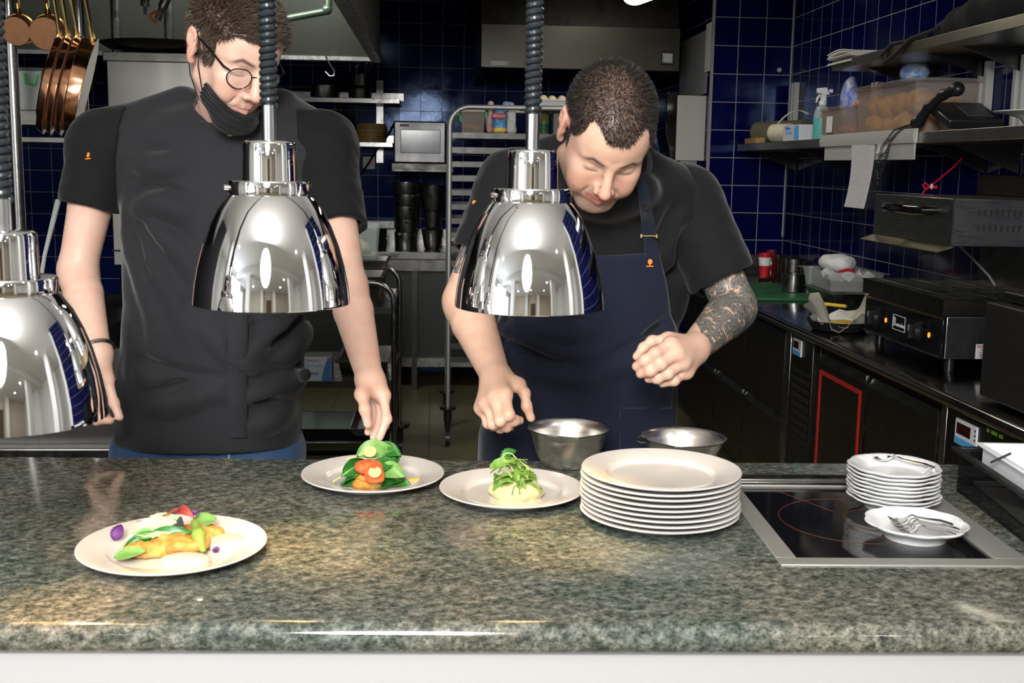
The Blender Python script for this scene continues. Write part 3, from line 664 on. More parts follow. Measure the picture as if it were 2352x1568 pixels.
def face_tints(W, kk, rad, beard, lipmask, scalp, smile):
    def wrap(fn):
        def g_(v):
            L = boxes(W,kk,v); inside = (np.linalg.norm(L-np.array([0,.01,.0]),axis=1) < rad); return np.where(inside,fn(L),0)
        return g_
    def brow(L):
        x = np.abs(L[:,0]); zc = .0195+.006*np.clip((x-.012)/.022,0,1)-.010*np.clip((x-.036)/.014,0,1)
        return bump1(x,.012,.048,.002)*np.exp(-((L[:,2]-zc)/.0042)**2)*(L[:,1]>.055)
    def lash(L):
        x = np.abs(L[:,0]); zc = -.0055-.002*np.cos((x-.031)/.012*1.3)
        return bump1(x,.018,.045,.0012)*np.exp(-((L[:,2]-zc)/.0017)**2)*(L[:,1]>.07)
    def lip(L):
        x = np.abs(L[:,0]); w = .024+.005*smile; zc = -.0705+.006*smile*(x/w)**2; hh = .0105*np.sqrt(np.clip(1-(x/w)**2,0,1))
        return (np.abs(L[:,2]-zc)<hh+.0005)*(L[:,1]>.075)*lipmask
    def blush(L):
        o = .9*near(L,(0,.118,-.036),(.016,.02,.016))
        for x in (-1,1): o = o+.8*near(L,(x*.040,.075,-.035),(.022,.03,.020))+.8*near(L,(x*.085,-.01,.0),(.012,.03,.04))
        return np.clip(o,0,1)
    def bd(L):
        x = np.abs(L[:,0]); jaw = bump1(L[:,2],-.2,-.048+.30*np.clip(.055-L[:,1],0,.2),.006)*bump1(L[:,1],-.005,.2,.006)
        mus = near(L,(0,.10,-.056),(.026,.02,.008))
        ch = 1-near(L,(.032,.085,-.045),(.020,.03,.018))-near(L,(-.032,.085,-.045),(.020,.03,.018))
        return np.clip(jaw*np.clip(ch,0,1)+mus,0,1)*beard*(1-lip(L))
    return dict(brow=wrap(lambda L: np.clip(brow(L)+.8*lash(L),0,1)), lip=wrap(lip), blush=wrap(blush), beard=wrap(bd), scalp=wrap(scalp))
# --- pose, from the photograph
Wl = frame(PY(533,118,2.50), math.radians(41), math.radians(31), math.radians(-2))
KL = 1.10
neckL = PY(534,294,2.645)
tabL = [(1600,290,680),(1300,285,685),(1120,272,690),(1010,268,693),(900,268,695),(800,280,697),(700,287,702),(600,285,715),(500,280,735),(420,270,748),(350,262,745),(300,285,722),(262,350,690),(240,415,665),(222,445,650)]
TL = slices(tabL,[2.63]*8+[2.635,2.64,2.645,2.65,2.66,2.665,2.67],[.125,.13,.135,.14,.142,.142,.140,.137,.133,.128,.120,.108,.092,.078,.066])
shR,elR,wrR = PY(236,335,2.63),PY(178,618,2.60),PY(226,812,2.46)
shL,elL,wrL = PY(742,335,2.63),PY(796,650,2.46),PY(850,872,2.27)
def handL(s):
    y = 2.44
    hand(s, wrR, [([PY(246,872,y-.01),PY(262,925,y-.03),PY(275,958,y-.04)],.0105,True),                       # thumb
        ([PY(208,895,y-.05),PY(196,938,y-.07),PY(222,966,y-.06),PY(254,966,y-.05)],.0100,True),
        ([PY(216,900,y-.02),PY(204,940,y-.03),PY(226,966,y-.03),PY(250,962,y-.03)],.0098,True),
        ([PY(222,900,y+.005),PY(212,940,y+.005),PY(228,962,y),PY(246,955,y)],.0095,True),
        ([PY(228,895,y+.03),PY(220,930,y+.03),PY(232,948,y+.02),PY(244,942,y+.02)],.0085,True)], rw=.027)
    y = 2.25
    hand(s, wrL, [([PY(832,905,y-.02),PY(838,940,y-.045),PY(845,974,y-.05)],.0108,True),
        ([PY(880,908,y-.0),PY(888,962,y-.03),PY(872,1004,y-.045)],.0098,True),
        ([PY(872,906,y+.02),PY(876,964,y+.005),PY(858,1004,y-.02)],.0098,True),
        ([PY(864,904,y+.035),PY(864,955,y+.025),PY(845,992,y-.005)],.0095,True),
        ([PY(856,904,y+.05),PY(855,945,y+.045),PY(846,975,y+.02)],.0085,True)], rw=.026)
s = S()
TB = TL.copy(); TB[:,3] -= .034; TB[:,4] -= .034
fn,c,r = trunk(TB[3:]); s.add(fn,c,r,.02)
Th = head_solid(s, Wl, KL, neckto=neckL, neckr=.058)
s.rc(neckL, neckL+[0,.02,-.12],.06,.07,.03)
for a,b,c_,ro in ((shR,elR,wrR,1),(shL,elL,wrL,1)):
    m1 = b*.70+c_*.30; am = a*.5+b*.5+[0,0,.0]
    s.rc(a,am,.050,.0475,.006); s.rc(am,b,.0475,.0405,.004); s.rc(b,m1,.0405,.0425,.004); s.rc(m1,c_,.0425,.0265,.004)
    s.el(b*.85+m1*.15,(.040,.042,.05),None,.02)
handL(s)
hipL = [np.array([PY(360,1100,2.64)[0],2.64,.80]),np.array([PY(600,1100,2.64)[0],2.64,.80])]
for q in hipL: s.rc(q,q+[0,.02,-.38],.075,.055,.04); s.rc(q+[0,.02,-.38],q+[0,.06,-.72],.052,.036,.03); s.rc(q+[0,.06,-.75],q+[0,-.08,-.775],.035,.024,.02)
P1 = thing('person','chef in black jacket and glasses looking down at his plate','person',(float(TL[5,1]),2.63,0))
lo = np.array([-1.25,2.05,-.01]); hi = np.array([.0,2.95,2.02])
SL = s
vB,fB = surface(s,lo,hi,.0034); vB = relax(vB,fB,1)
def body_obj(v,f,mats,parent,tints,matfn=None):
    o = mesh_obj('body',v,f,mats,parent,ang=180)
    for nm,fn in tints.items(): a = o.data.attributes.new(nm,'FLOAT','POINT'); a.data.foreach_set('value',np.asarray(fn(v),float).astype(np.float32))
    if matfn is not None: o.data.polygons.foreach_set('material_index', matfn(v[f].mean(1)).astype(np.int32))
    return o
def hairlineL(L):
    x = np.abs(L[:,0]); line = .060+.0*x                         # front line height at the forehead
    top = (L[:,2] > .062-.9*np.clip(.075-L[:,1],0,.05)*1.0) & (L[:,1] > .0)
    side = (L[:,1] <= .045)&(L[:,2] > -.012-.35*np.clip(-L[:,1],0,.2)) & ~((x>.066)&(np.abs(L[:,1]+.01)<.026)&(L[:,2]<.034))
    burn = (L[:,1]<.030)&(L[:,1]>.008)&(L[:,2]>-.02)
    return (top|side|burn).astype(float)*(L[:,2]>-.09)
body_obj(vB,fB,[SKA],P1,face_tints(Wl,KL,.16,.35,.55,lambda L: hairlineL(L)*.75,.4))
def combL(L,N,r):
    n = len(L); tp = np.clip((L[:,2]-.03)/.06,0,1)[:,None]
    fr = np.clip((L[:,1:2]-.02)/.05,0,1)
    d = N*(.45+.55*tp)+np.array([[0,.15,-.55]])*(1-tp)+tp*(np.array([[-.75,.25,.25]])+fr*np.array([[-.25,-.1,.5]]))+r.normal(size=(n,3))*.18
    return d, (.009+.013*tp[:,0])*r.uniform(.6,1.25,n), np.array([[0,.05,-.25]])*np.ones((n,1))
hair = strands('hair',vB,fB,Wl,KL,lambda L: hairlineL(L)*(np.linalg.norm(L,axis=1)<.16),combL,26000,HAIRA,P1,.00075)
# --- jacket: trunk with stand collar, knit sleeves, placket
def dense(pts,n=9):
    P = np.array(pts,float); L = np.concatenate([[0],np.cumsum(np.linalg.norm(np.diff(P,axis=0),axis=1))]); u = np.linspace(0,L[-1],n)
    return np.stack([np.interp(u,L,P[:,0]),np.interp(u,L,P[:,1])],1)
def fold(s_, src, pts, r=.014, k=.022, depth=.45):
    D = dense(pts); w_ = np.abs(np.linspace(-1,1,len(D)))**2
    Q = [march(src,*p)+np.array([0,-r*(depth+(1.5-depth)*e),0]) for p,e in zip(D,w_)]; s_.chain(Q,[r]*len(Q),k,'s')
def crease(s_, src, pts, r=.014, k=.03, depth=.55):
    D = dense(pts); w_ = np.abs(np.linspace(-1,1,len(D)))**2
    Q = [march(src,*p)+np.array([0,r*(depth+(1.6-depth)*e),0]) for p,e in zip(D,w_)]; s_.chain(Q,[r]*len(Q),k,'u')
j = S(); fn,c,r = trunk(TL[3:],pw=2.3); j.add(fn,c,r,.02)
j.rc(shR+[.045,0,.02],shR*.75+elR*.25,.066,.056,.035); j.rc(shL+[-.045,0,.02],shL*.75+elL*.25,.066,.056,.035)
j.rc(PY(300,285,2.655),PY(420,250,2.67),.045,.05,.03); j.rc(PY(690,290,2.655),PY(640,255,2.67),.045,.05,.03)
base = S(); base.e = list(j.e)
for pts in ([(300,470),(420,560),(470,640)],[(295,490),(380,640),(430,760)],[(292,520),(350,700),(370,820)],[(300,460),(360,440),(430,470)],[(440,700),(520,790),(640,870)],
            [(300,830),(420,870),(520,880)],[(690,640),(620,740),(545,800)],[(690,840),(600,880),(540,890)],[(700,520),(650,600),(600,720)],[(290,330),(340,360),(420,350)],[(690,740),(640,800)],[(350,910),(450,890)],[(640,930),(570,955)]):
    fold(j,base,pts)
    crease(j,base,[(x+8,y+24) for x,y in pts])
zt = TL[-1,0]; neckc = np.array([TL[-1,1],TL[-1,2],zt])
def cutsleeve(s_, a, b, t, rin):
    n = nrm(b-a); q = a+(b-a)*t
    s_.add(lambda p: -((p-q)@n)+0*1.0, q+n*.06, .13, .004, 's') if False else None
    s_.rc(q-n*.03,b,rin,rin,.003,'s')
for a,b in ((shR,elR),(shL,elL)): pass
hemz = TL[3,0]
def sleeve(a,b,t,r0,r1,rin,sx):
    q = S(); n = nrm(b-a); e = a+(b-a)*t
    q.rc(a+[sx*.06,0,.015],a,r0*1.0,r0,.02); q.rc(a,e+n*.02,r0,r1,.03); q.add(lambda p: (p[:,0]-a[0]-sx*.048-.10*(p[:,2]-a[2])*sx)*sx, a, .3, .004, 'i'); q.add(lambda p: (p-e)@n, e, .3, .006, 'i'); q.rc(e-n*.025,e+n*.2,rin,rin,.003,'s')
    q.post = lambda p,d: d+.0022*snoise(p,75,5)+.002*snoise(p,140,6)
    return q
def jpost(p,d):
    d = d+.0016*snoise(p,42,1)+.0012*snoise(p,90,2)
    # placket step down the middle of the front
    return d
j.post = jpost
# opening for the neck
j.rc(neckL+[0,-.012,-.035],neckL+[0,-.05,.2],.074,.082,.006,'s')
solid('jacket', j, lo+[0,.15,.8], hi, .0045, JACK, P1, it=1)
slR = sleeve(shR+[.004,0,0],elR,.50,.076,.070,.056,1); slL = sleeve(shL,elL,.62,.074,.066,.054,-1)
solid('sleeve', slR, (-1.15,2.4,1.15),(-.6,2.8,1.75),.0040,SLEV,P1)
solid('sleeve', slL, (-.62,2.3,1.1),(-.02,2.8,1.75),.0040,SLEV,P1)
# stand collar with a stud, placket edge
colr = S(); n_ = nrm(np.array(Th((0,-.02,-.06)))-neckL)
colr.rc(neckL+[0,-.010,-.045],neckL+n_*.055,.092,.081,.01); colr.rc(neckL-n_*.08,neckL+n_*.2,.074,.073,.003,'s'); colr.add(lambda p: (p-(neckL+n_*.052+[0,0,0]))@nrm(n_+np.array([0,.45,0])),neckL,.3,.003,'i')
solid('collar', colr, neckL-[.14,.14,.16], neckL+[.14,.14,.14], .0032, JACK, P1)
pl = [march(j,x,y) for x,y in dense([(533,315),(531,400),(528,520),(526,640),(525,760),(524,880),(525,1004)],22)]
g = G(); rows=[[p+np.array([dx,dy,0]) for dx,dy in ((0,.004),(.0,-.0035),(.018,-.0045),(.036,-.002),(.04,.004))] for p in pl]; g.sheet(rows,.002)
ob('placket', g, JACK, P1, ang=60)
b0 = march(base,531,306)+np.array([0,-.012,.0]); ob('collar_stud', G().ell(b0,(.0085,.005,.0085),20), BRASS, P1)
def emblem(parent, at, xdir, updir, sz, name='emblem'):
    X = nrm(xdir); U = np.array(updir,float); U = nrm(U-X*(U@X)); N = nrm(np.cross(X,U)); g = G(); at = np.array(at)
    def pt(a,b,c=0): return at+X*a*sz+U*b*sz+N*c*sz
    n = 24; V=[pt(.5*math.cos(2*math.pi*k/n),.15+.58*math.sin(2*math.pi*k/n),z) for z in (-.15,.05) for k in range(n)]
    g.add(V,[tuple(range(n,2*n)),tuple(range(n-1,-1,-1))]+[(k,(k+1)%n,n+(k+1)%n,n+k) for k in range(n)])
    for (x0,x1,y0,y1) in ((-.75,.75,-.95,-.72),(-.12,.12,-.62,-.40)):
        g.hexa([pt(x0,y0,-.15),pt(x1,y0,-.15),pt(x1,y1,-.15),pt(x0,y1,-.15),pt(x0,y0,.05),pt(x1,y0,.05),pt(x1,y1,.05),pt(x0,y1,.05)])
    return ob(name,g,ORANGE,parent,smooth=False)
e0 = march(slR,202,356); emblem(P1,e0+[0,-.0015,0],(.9,-.42,.1),(.25,0,1),.0095)
# jeans
jn = S(); fn,c,r = trunk(np.concatenate([[[.70,TL[3,1],2.64,TL[3,3]-.012,.122]],[[.96,TL[3,1],2.63,TL[3,3]-.010,.125]]])); jn.add(fn,c,r,.03)
for q in hipL: jn.rc(q+[0,0,.02],q+[0,.02,-.38],.098,.075,.04); jn.rc(q+[0,.02,-.38],q+[0,.06,-.70],.075,.065,.03)
jn.post = lambda p,d: d+.003*snoise(p,40,9)+.002*snoise(p,90,8)
solid('jeans', jn, (-1.0,2.35,.06),(0,2.95,1.0),.007,JEAN,P1)
fl = [march(jn,528,1020)+[0,-.001,0],march(jn,526,1050)+[0,-.001,0],march(jn,524,1090)+[0,-.001,0]]
ob('fly_seam', G().tube(fl,.0028,6), MT('pale_denim_thread',(.25,.30,.38),.8), P1)
for q in hipL:
    sh = S(); sh.rc(q+[0,.06,-.755],q+[0,-.10,-.765],.044,.036,.03); sh.add(lambda p: -p[:,2]+.001, q*[1,1,0], .3,.004,'i')
    solid('shoe', sh, q*[1,1,0]+[-.1,-.3,-.005], q*[1,1,0]+[.1,.25,.12], .006, BLACK, P1)
# mask pulled down under the mouth
mk = S(); Rm,t0 = Wl[:,:3],Wl[:,3]
hs = S(); head_solid(hs, Wl, KL)
def mloc(p): return ((p-t0)@Rm)/KL
def mfn(p):
    L = mloc(p); x = np.abs(L[:,0])
    d = hs.ev(p)-.0065-.004*near(L,(0,.10,-.085),(.03,.03,.03))
    top = (L[:,2]-(-.078-.12*(L[:,1]-.085)+.03*np.clip((x-.02)/.05,0,1)))*KL
    back = (.030+.25*(L[:,2]+.1)-L[:,1])*KL
    return np.maximum(np.maximum(d,top*.9),back*.9)
mk.add(mfn,Th((0,.06,-.09)),.11,.004); mk.el(Th((0,.074,-.103)),np.array([.046,.036,.030])*KL,Rm,.012)
mk.add(lambda p: (lambda L: (L[:,2]-(-.076-.12*(L[:,1]-.085)+.03*np.clip((np.abs(L[:,0])-.02)/.05,0,1)))*KL)(mloc(p)),Th((0,.06,-.09)),.2,.003,'i')
mk.post = lambda p,d: d+.0011*np.sin(mloc(p)[:,2]*620+mloc(p)[:,1]*160)
solid('face_mask', mk, Th((0,.06,-.10))-.12, Th((0,.06,-.10))+.12, .0024, MASKM, P1)
for x in (1,):
    ob('mask_loop', G().tube([Th((x*.062,.040,-.072)),Th((x*.073,.018,-.03)),Th((x*.0775,.008,.010)),Th((x*.081,-.006,.030))],.0013,6), MASKM, P1)
    ob('mask_loop', G().tube([Th((x*.060,.034,-.092)),Th((x*.074,.002,-.055)),Th((x*.078,-.006,-.035))],.0013,6), MASKM, P1)
# spectacles
def lensring(x): 
    return [Th((x*.034+.0235*math.cos(a)*1.0, .105-.010*abs(math.cos(a))*(1 if math.cos(a)*x>0 else 0)-.004, -.008+.020*math.sin(a))) for a in [2*math.pi*k/32 for k in range(32)]]
gf = G()
for x in (-1,1): gf.tube(lensring(x),.0014,8,closed=True)
gf.tube([Th((-.0115,.100,-.002)),Th((-.006,.106,.001)),Th((.006,.106,.001)),Th((.0115,.100,-.002))],.0014,8)
sp = ob('spectacles', gf, BLACKG, P1)
for x in (-1,1):
    ob('temple', G().tube([Th((x*.0555,.093,.004)),Th((x*.066,.085,.007)),Th((x*.073,.04,.016)),Th((x*.079,.0,.020))],[.002,.0026,.0022,.0018],8), BLACKG, sp)
    ob('lens', G().add(lensring(x),[tuple(range(32))]), LENS, sp)
# watch on the wrist
wd = nrm(wrR-elR); wp = wrR-wd*.012
u = nrm(np.cross(wd,[0,1,0])); v_ = np.cross(wd,u)
wt = ob('wrist_watch', G().tube([wp+u*.032*math.cos(a)+v_*.030*math.sin(a) for a in [2*math.pi*k/28 for k in range(28)]],.0055,8,closed=True), STEELB, P1)
ob('watch_case', G().lathe([(0,-.004),(.016,-.004),(.017,.002),(.015,.005),(0,.006)],wp+v_*-.034,24,np.stack([wd,u,-v_],1)), STEELB, wt)
# ---------------- the chef in the navy apron ----------------
Wr = frame(PY(1392,306,2.23), math.radians(-2), math.radians(47), math.radians(-9))
KR = 1.07
neckR = PY(1402,385,2.43)
tabR = [(1600,1130,1540),(1300,1120,1545),(1060,1125,1548),(970,1130,1550),(830,1150,1555),(760,1152,1556),(680,1150,1555),(600,1140,1565),(520,1135,1588),(450,1135,1605),(418,1150,1600),(392,1185,1560),(366,1230,1525),(345,1290,1485)]
TR = slices(tabR,[2.62,2.62,2.62,2.61,2.60,2.59,2.58,2.565,2.55,2.53,2.52,2.51,2.50,2.49],[.125,.13,.138,.142,.148,.150,.148,.142,.138,.132,.125,.112,.095,.075])
aR,bR,cR = PY(1172,430,2.53),PY(1066,690,2.47),PY(1140,868,2.27)
aL,bL,cL = PY(1578,466,2.53),PY(1690,705,2.47),PY(1592,802,2.26)
s = S(); TBR = TR.copy(); TBR[:,3] -= .034; TBR[:,4] -= .034
fn,c,r = trunk(TBR[2:]); s.add(fn,c,r,.02)
Tr = head_solid(s, Wr, KR, fat=.010, smile=1.3, neckto=neckR, neckr=.058)
s.rc(neckR, neckR+[0,.06,-.10],.062,.07,.03)
for a,b,c_ in ((aR,bR,cR),(aL,bL,cL)):
    m1 = b*.7+c_*.3; am = a*.5+b*.5
    s.rc(a,am,.056,.053,.006); s.rc(am,b,.053,.0455,.004); s.rc(b,m1,.0455,.0475,.004); s.rc(m1,c_,.0475,.030,.004)
    s.el(b*.85+m1*.15,(.044,.046,.055),None,.02)
def Z3(zx,zy,y): return PY(1080+zx/8.71,820+zy/8.71,y)
def Z4(zx,zy,y): return PY(1420+zx/9.8,740+zy/9.8,y)
y = 2.22
hand(s, cR, [([Z3(960,560,y+.02),Z3(1090,720,y),Z3(1130,980,y-.01),Z3(1215,1215,y-.01)],.0108,True),
    ([Z3(690,740,y-.02),Z3(770,1150,y-.05),Z3(880,1265,y-.03),Z3(985,1265,y-.015)],.0112,True),
    ([Z3(490,790,y-.015),Z3(590,1270,y-.045),Z3(730,1390,y-.02),Z3(800,1400,y)],.0108,True),
    ([Z3(330,920,y),Z3(450,1340,y-.02),Z3(600,1420,y+.005),Z3(680,1410,y+.02)],.0102,True),
    ([Z3(230,1010,y+.02),Z3(350,1330,y+.005),Z3(470,1420,y+.025)],.0092,True)], rw=.029, palm=.017)
y = 2.20
hand(s, cL, [([Z4(1130,390,y+.02),Z4(760,420,y+.015),Z4(570,570,y+.01),Z4(410,770,y)],.0105,True),
    ([Z4(1180,500,y-.015),Z4(830,700,y-.040),Z4(600,860,y-.032),Z4(410,990,y-.018)],.0118,True),
    ([Z4(1330,710,y-.018),Z4(960,940,y-.042),Z4(730,1090,y-.034),Z4(500,1160,y-.014)],.0116,True),
    ([Z4(1460,910,y-.008),Z4(1120,1150,y-.032),Z4(880,1260,y-.022),Z4(680,1270,y-.004)],.0110,True),
    ([Z4(1530,1110,y+.010),Z4(1260,1310,y-.014),Z4(990,1380,y+.0)],.0100,True)], rw=.030, palm=.017)
hipR = [np.array([PY(1245,1100,2.64)[0],2.64,.80]),np.array([PY(1440,1100,2.64)[0],2.64,.80])]
for q in hipR: s.rc(q,q+[0,.02,-.38],.075,.055,.04); s.rc(q+[0,.02,-.38],q+[0,.06,-.72],.052,.036,.03); s.rc(q+[0,.06,-.75],q+[0,-.08,-.775],.035,.024,.02)
P2 = thing('person','smiling chef with shaved dark hair, navy apron and tattooed forearm','person',(float(TR[5,1]),2.6,0))
lo2 = np.array([-.22,1.95,-.01]); hi2 = np.array([.75,2.85,1.80])
v2,f2 = surface(s,lo2,hi2,.0034); v2 = relax(v2,f2,1)
wl = nrm(cL-bL); wrx = nrm(bR-aR)
def tattooed(c):
    o = np.zeros(len(c),int); t = (c-cL)@wl
    side = c[:,0] > .55*cL[0]+.45*aL[0]-.08
    near_arm = (np.linalg.norm(np.cross(c-bL,wl),axis=1) < .075)
    o[(t < -.018)&(t > -.45)&(c[:,0]>PY(1560,600,2.5)[0])&(c[:,2]<1.45)] = 1
    up = (c[:,0] < PY(1150,600,2.5)[0])&((c-bR)@wrx < -.045)&(c[:,2]<1.45); o[up] = 1
    return o
def hairlineR(L):
    x = np.abs(L[:,0])
    line = .064+.004*np.cos(x*70)-.020*np.clip((x-.048)/.014,0,1)*0
    front = (L[:,2] > .066+.020*np.exp(-((x-.042)/.016)**2)-.030*np.clip((x-.052)/.016,0,1)-.5*np.clip(.055-L[:,1],0,.1)*(x>.05))
    side = (L[:,1] <= .028)&(L[:,2] > -.020-.35*np.clip(-L[:,1],0,.2)) & ~((x>.068)&(np.abs(L[:,1]+.01)<.028)&(L[:,2]<.034))
    return ((front&(L[:,1]>.028))|side).astype(float)*(L[:,2]>-.09)
body_obj(v2,f2,[SKB,TATT],P2,face_tints(Wr,KR,.16,1.0,1.0,lambda L: hairlineR(L)*.85,1.0),tattooed)
def combR(L,N,r):
    n = len(L); d = N*.8+np.array([[0,.35,-.25]])+r.normal(size=(n,3))*.22
    return d, (.0045+.0045*np.clip(L[:,2]/.09,0,1))*r.uniform(.7,1.25,n), np.zeros((n,3))
strands('hair',v2,f2,Wr,KR,lambda L: hairlineR(L)*(np.linalg.norm(L,axis=1)<.16),combR,30000,HAIRB,P2,.00045,5)
# shirt
j2 = S(); fn,c,r = trunk(TR[1:],pw=2.3); j2.add(fn,c,r,.02)
j2.rc(aR+[.05,0,.01],aR*.7+bR*.3,.070,.060,.04); j2.rc(aL+[-.05,0,.01],aL*.7+bL*.3,.070,.060,.04)
j2.rc(PY(1250,372,2.49),PY(1330,345,2.46),.05,.05,.03); j2.rc(PY(1535,428,2.50),PY(1470,395,2.47),.05,.05,.03)
j2.el(neckR+[-.005,-.040,-.050],(.105,.075,.062),None,.03)
base2 = S(); base2.e = list(j2.e)
for pts in ([(1560,470),(1520,560),(1560,640)],[(1590,520),(1550,620),(1545,700)],[(1180,470),(1230,540),(1240,620)]):
    fold(j2,base2,pts); crease(j2,base2,[(x+9,y+22) for x,y in pts])
j2.post = lambda p,d: d+.0018*snoise(p,45,11)+.0012*snoise(p,95,12)
j2.rc(neckR+[0,.02,-.06],neckR+nrm(np.array(Tr((0,-.02,-.03)))-neckR)*.2,.062,.066,.004,'s')
solid('shirt', j2, lo2+[0,.1,.7], hi2, .0045, SHRT, P2)
def sleeve2(a,b,t,r0,r1,rin,sd):
    q = S(); n = nrm(b-a); e = a+(b-a)*t
    q.rc(a+[np.sign(.33-a[0])*.06,0,.016],a,r0*.96,r0,.03); q.rc(a+[0,0,.005],e+n*.02,r0,r1,.02); q.add(lambda p: (p-e)@n, e, .3, .006, 'i'); q.rc(e-n*.03,e+n*.2,rin,rin,.003,'s')
    q.post = lambda p,d: d+.003*snoise(p,60,sd)+.002*snoise(p,130,sd+1)
    return q
s2R = sleeve2(aR+[.005,0,0],bR,.62,.078,.072,.059,21); s2L = sleeve2(aL+[-.005,0,0],bL,.74,.080,.078,.062,23)
solid('sleeve', s2R, (-.2,2.3,1.1),(.3,2.75,1.65),.0040,SHRT,P2)
solid('sleeve', s2L, (.2,2.3,1.1),(.75,2.75,1.65),.0040,SHRT,P2)
rb = S(); nn = nrm(np.array(Tr((0,-.02,-.05)))-neckR); rb.rc(neckR-nn*.06,neckR+nn*.055+[0,-.01,0],.094,.080,.01); rb.rc(neckR-nn*.1,neckR+nn*.2,.066,.066,.003,'s'); rb.add(lambda p: (p-(neckR+nn*.055))@nn, neckR,.3,.004,'i')
solid('neckband', rb, neckR-.14, neckR+.14, .0034, SHRT, P2)
e1 = march(s2R,1090,467); emblem(P2,e1+[0,-.0015,0],(.9,-.42,.25),(-.25,0,1),.0095)
# apron: bib with straps, skirt to the knee
ap = S(); TA = TR.copy(); fn,c,r = trunk(TA[0:],pw=2.3,grow=.007); ap.add(fn,c,r,.02)
def PXZ(px,py,y=2.45): p = PY(px,py,y); return p[0],p[2]
bibL,bibR = [PXZ(1190,583),PXZ(1165,700),PXZ(1140,790)],[PXZ(1513,572),PXZ(1535,660),PXZ(1562,800)]
skL,skR = [PXZ(1140,790),PXZ(1085,1060),PXZ(1060,1300)],[PXZ(1562,800),PXZ(1552,970),PXZ(1560,1300)]
zb = np.array([p[1] for p in (skL[::-1]+bibL[1:][::-1][1:]+bibL[:1])]); xl = np.array([p[0] for p in (skL[::-1]+bibL[1:][::-1][1:]+bibL[:1])])
zr_ = np.array([p[1] for p in (skR[::-1]+bibR[1:][::-1][1:]+bibR[:1])]); xr = np.array([p[0] for p in (skR[::-1]+bibR[1:][::-1][1:]+bibR[:1])])
ztop = PXZ(1400,585)[1]
skirt = S()
def apf(p):
    x,z = p[:,0],p[:,2]; l_ = np.interp(z,zb,xl); r_ = np.interp(z,zr_,xr)
    tp = ztop+.010*np.abs((x-.5*(bibL[0][0]+bibR[0][0]))/.15)**2
    return np.maximum.reduce([l_-x, x-r_, z-tp, p[:,1]-2.585, .42-z])
fl_ = trunk(np.array([[.40,TR[3,1]-.01,2.60,.245,.165],[.88,TR[3,1]-.008,2.60,.235,.162],[1.05,TR[5,1],2.59,.205,.160],[1.10,TR[5,1],2.59,.19,.152]]),pw=2.5)
ap.add(fl_[0],fl_[1],fl_[2],.03)
apb = S(); apb.e = list(ap.e)
ap.add(apf,(.25,2.5,.9),.9,.005,'i')
for pts in ([(1160,740),(1230,760),(1300,800)],[(1150,790),(1260,840),(1340,850)],[(1540,740),(1470,800),(1400,830)],[(1200,720),(1260,735),(1340,740)]):
    fold(ap,apb,pts,.011); crease(ap,apb,[(x,y+20) for x,y in pts],.011)
ap.post = lambda p,d: d+.0020*snoise(p,38,31)+.0010*snoise(p,95,32)+.004*np.sin(p[:,0]*38+.5)*np.clip((1.0-p[:,2])/.4,0,1)
solid('apron', ap, (-.2,2.2,.38),(.65,2.62,1.5), .0048, NAVY, P2)
pk = [[march(apb,x,y)+np.array([0,-.0035-.002*np.sin(x),0]) for x in np.linspace(1424,1546,8)] for y in np.linspace(936,1060,8)]
ob('pocket', G().sheet(pk,.0025), NAVY, P2, ang=60)
def strap(rows_, m, name, th=.003, off=.0085):
    A = [[march(j2,px+dx,py)+np.array([0,-off,0]) for dx in (-w_,-w_/3,w_/3,w_)] for px,py,w_ in rows_]
    return ob(name, G().sheet(A,th), m, P2, ang=60)
sp1 = strap([(1464,396,12),(1468,412,13),(1472,424,13),(1474,434,13),(1477,446,13),(1480,460,14),(1484,490,14),(1487,515,15),(1490,538,15),(1493,560,15),(1496,590,15)],NAVYS,'neck_strap')
strap([(1258,432,13),(1252,470,14),(1247,510,15),(1244,550,15),(1241,590,15)],NAVYS,'neck_strap')
bk = march(j2,1488,541)+np.array([0,-.0125,0]); g = G()
for dx in (-.0165,.0165): g.tube([bk+np.array([dx,0,-.004]),bk+np.array([dx,0,.004])],.0025,8)
g.tube([bk+np.array([-.0165,.001,0]),bk+np.array([.0165,.001,0])],.0016,8)
ob('strap_buckle', g, BRASS, P2)
e2 = march(apb,1492,602); emblem(P2,e2+[0,-.006,0],(1,-.08,0),(0,-.1,1),.0100)
tj = S()
for q in hipR: tj.rc(q+[0,.0,.05],q+[0,.02,-.38],.095,.073,.03); tj.rc(q+[0,.02,-.38],q+[0,.06,-.70],.073,.062,.03)
solid('trousers', tj, (-.05,2.35,.04),(.65,2.9,1.0),.008,TROU,P2)
for q in hipR:
    sh = S(); sh.rc(q+[0,.06,-.755],q+[0,-.10,-.765],.044,.036,.03); sh.add(lambda p: -p[:,2]+.001, q*[1,1,0], .3,.004,'i')
    solid('shoe', sh, q*[1,1,0]+[-.1,-.3,-.005], q*[1,1,0]+[.1,.25,.12], .006, BLACK, P2)
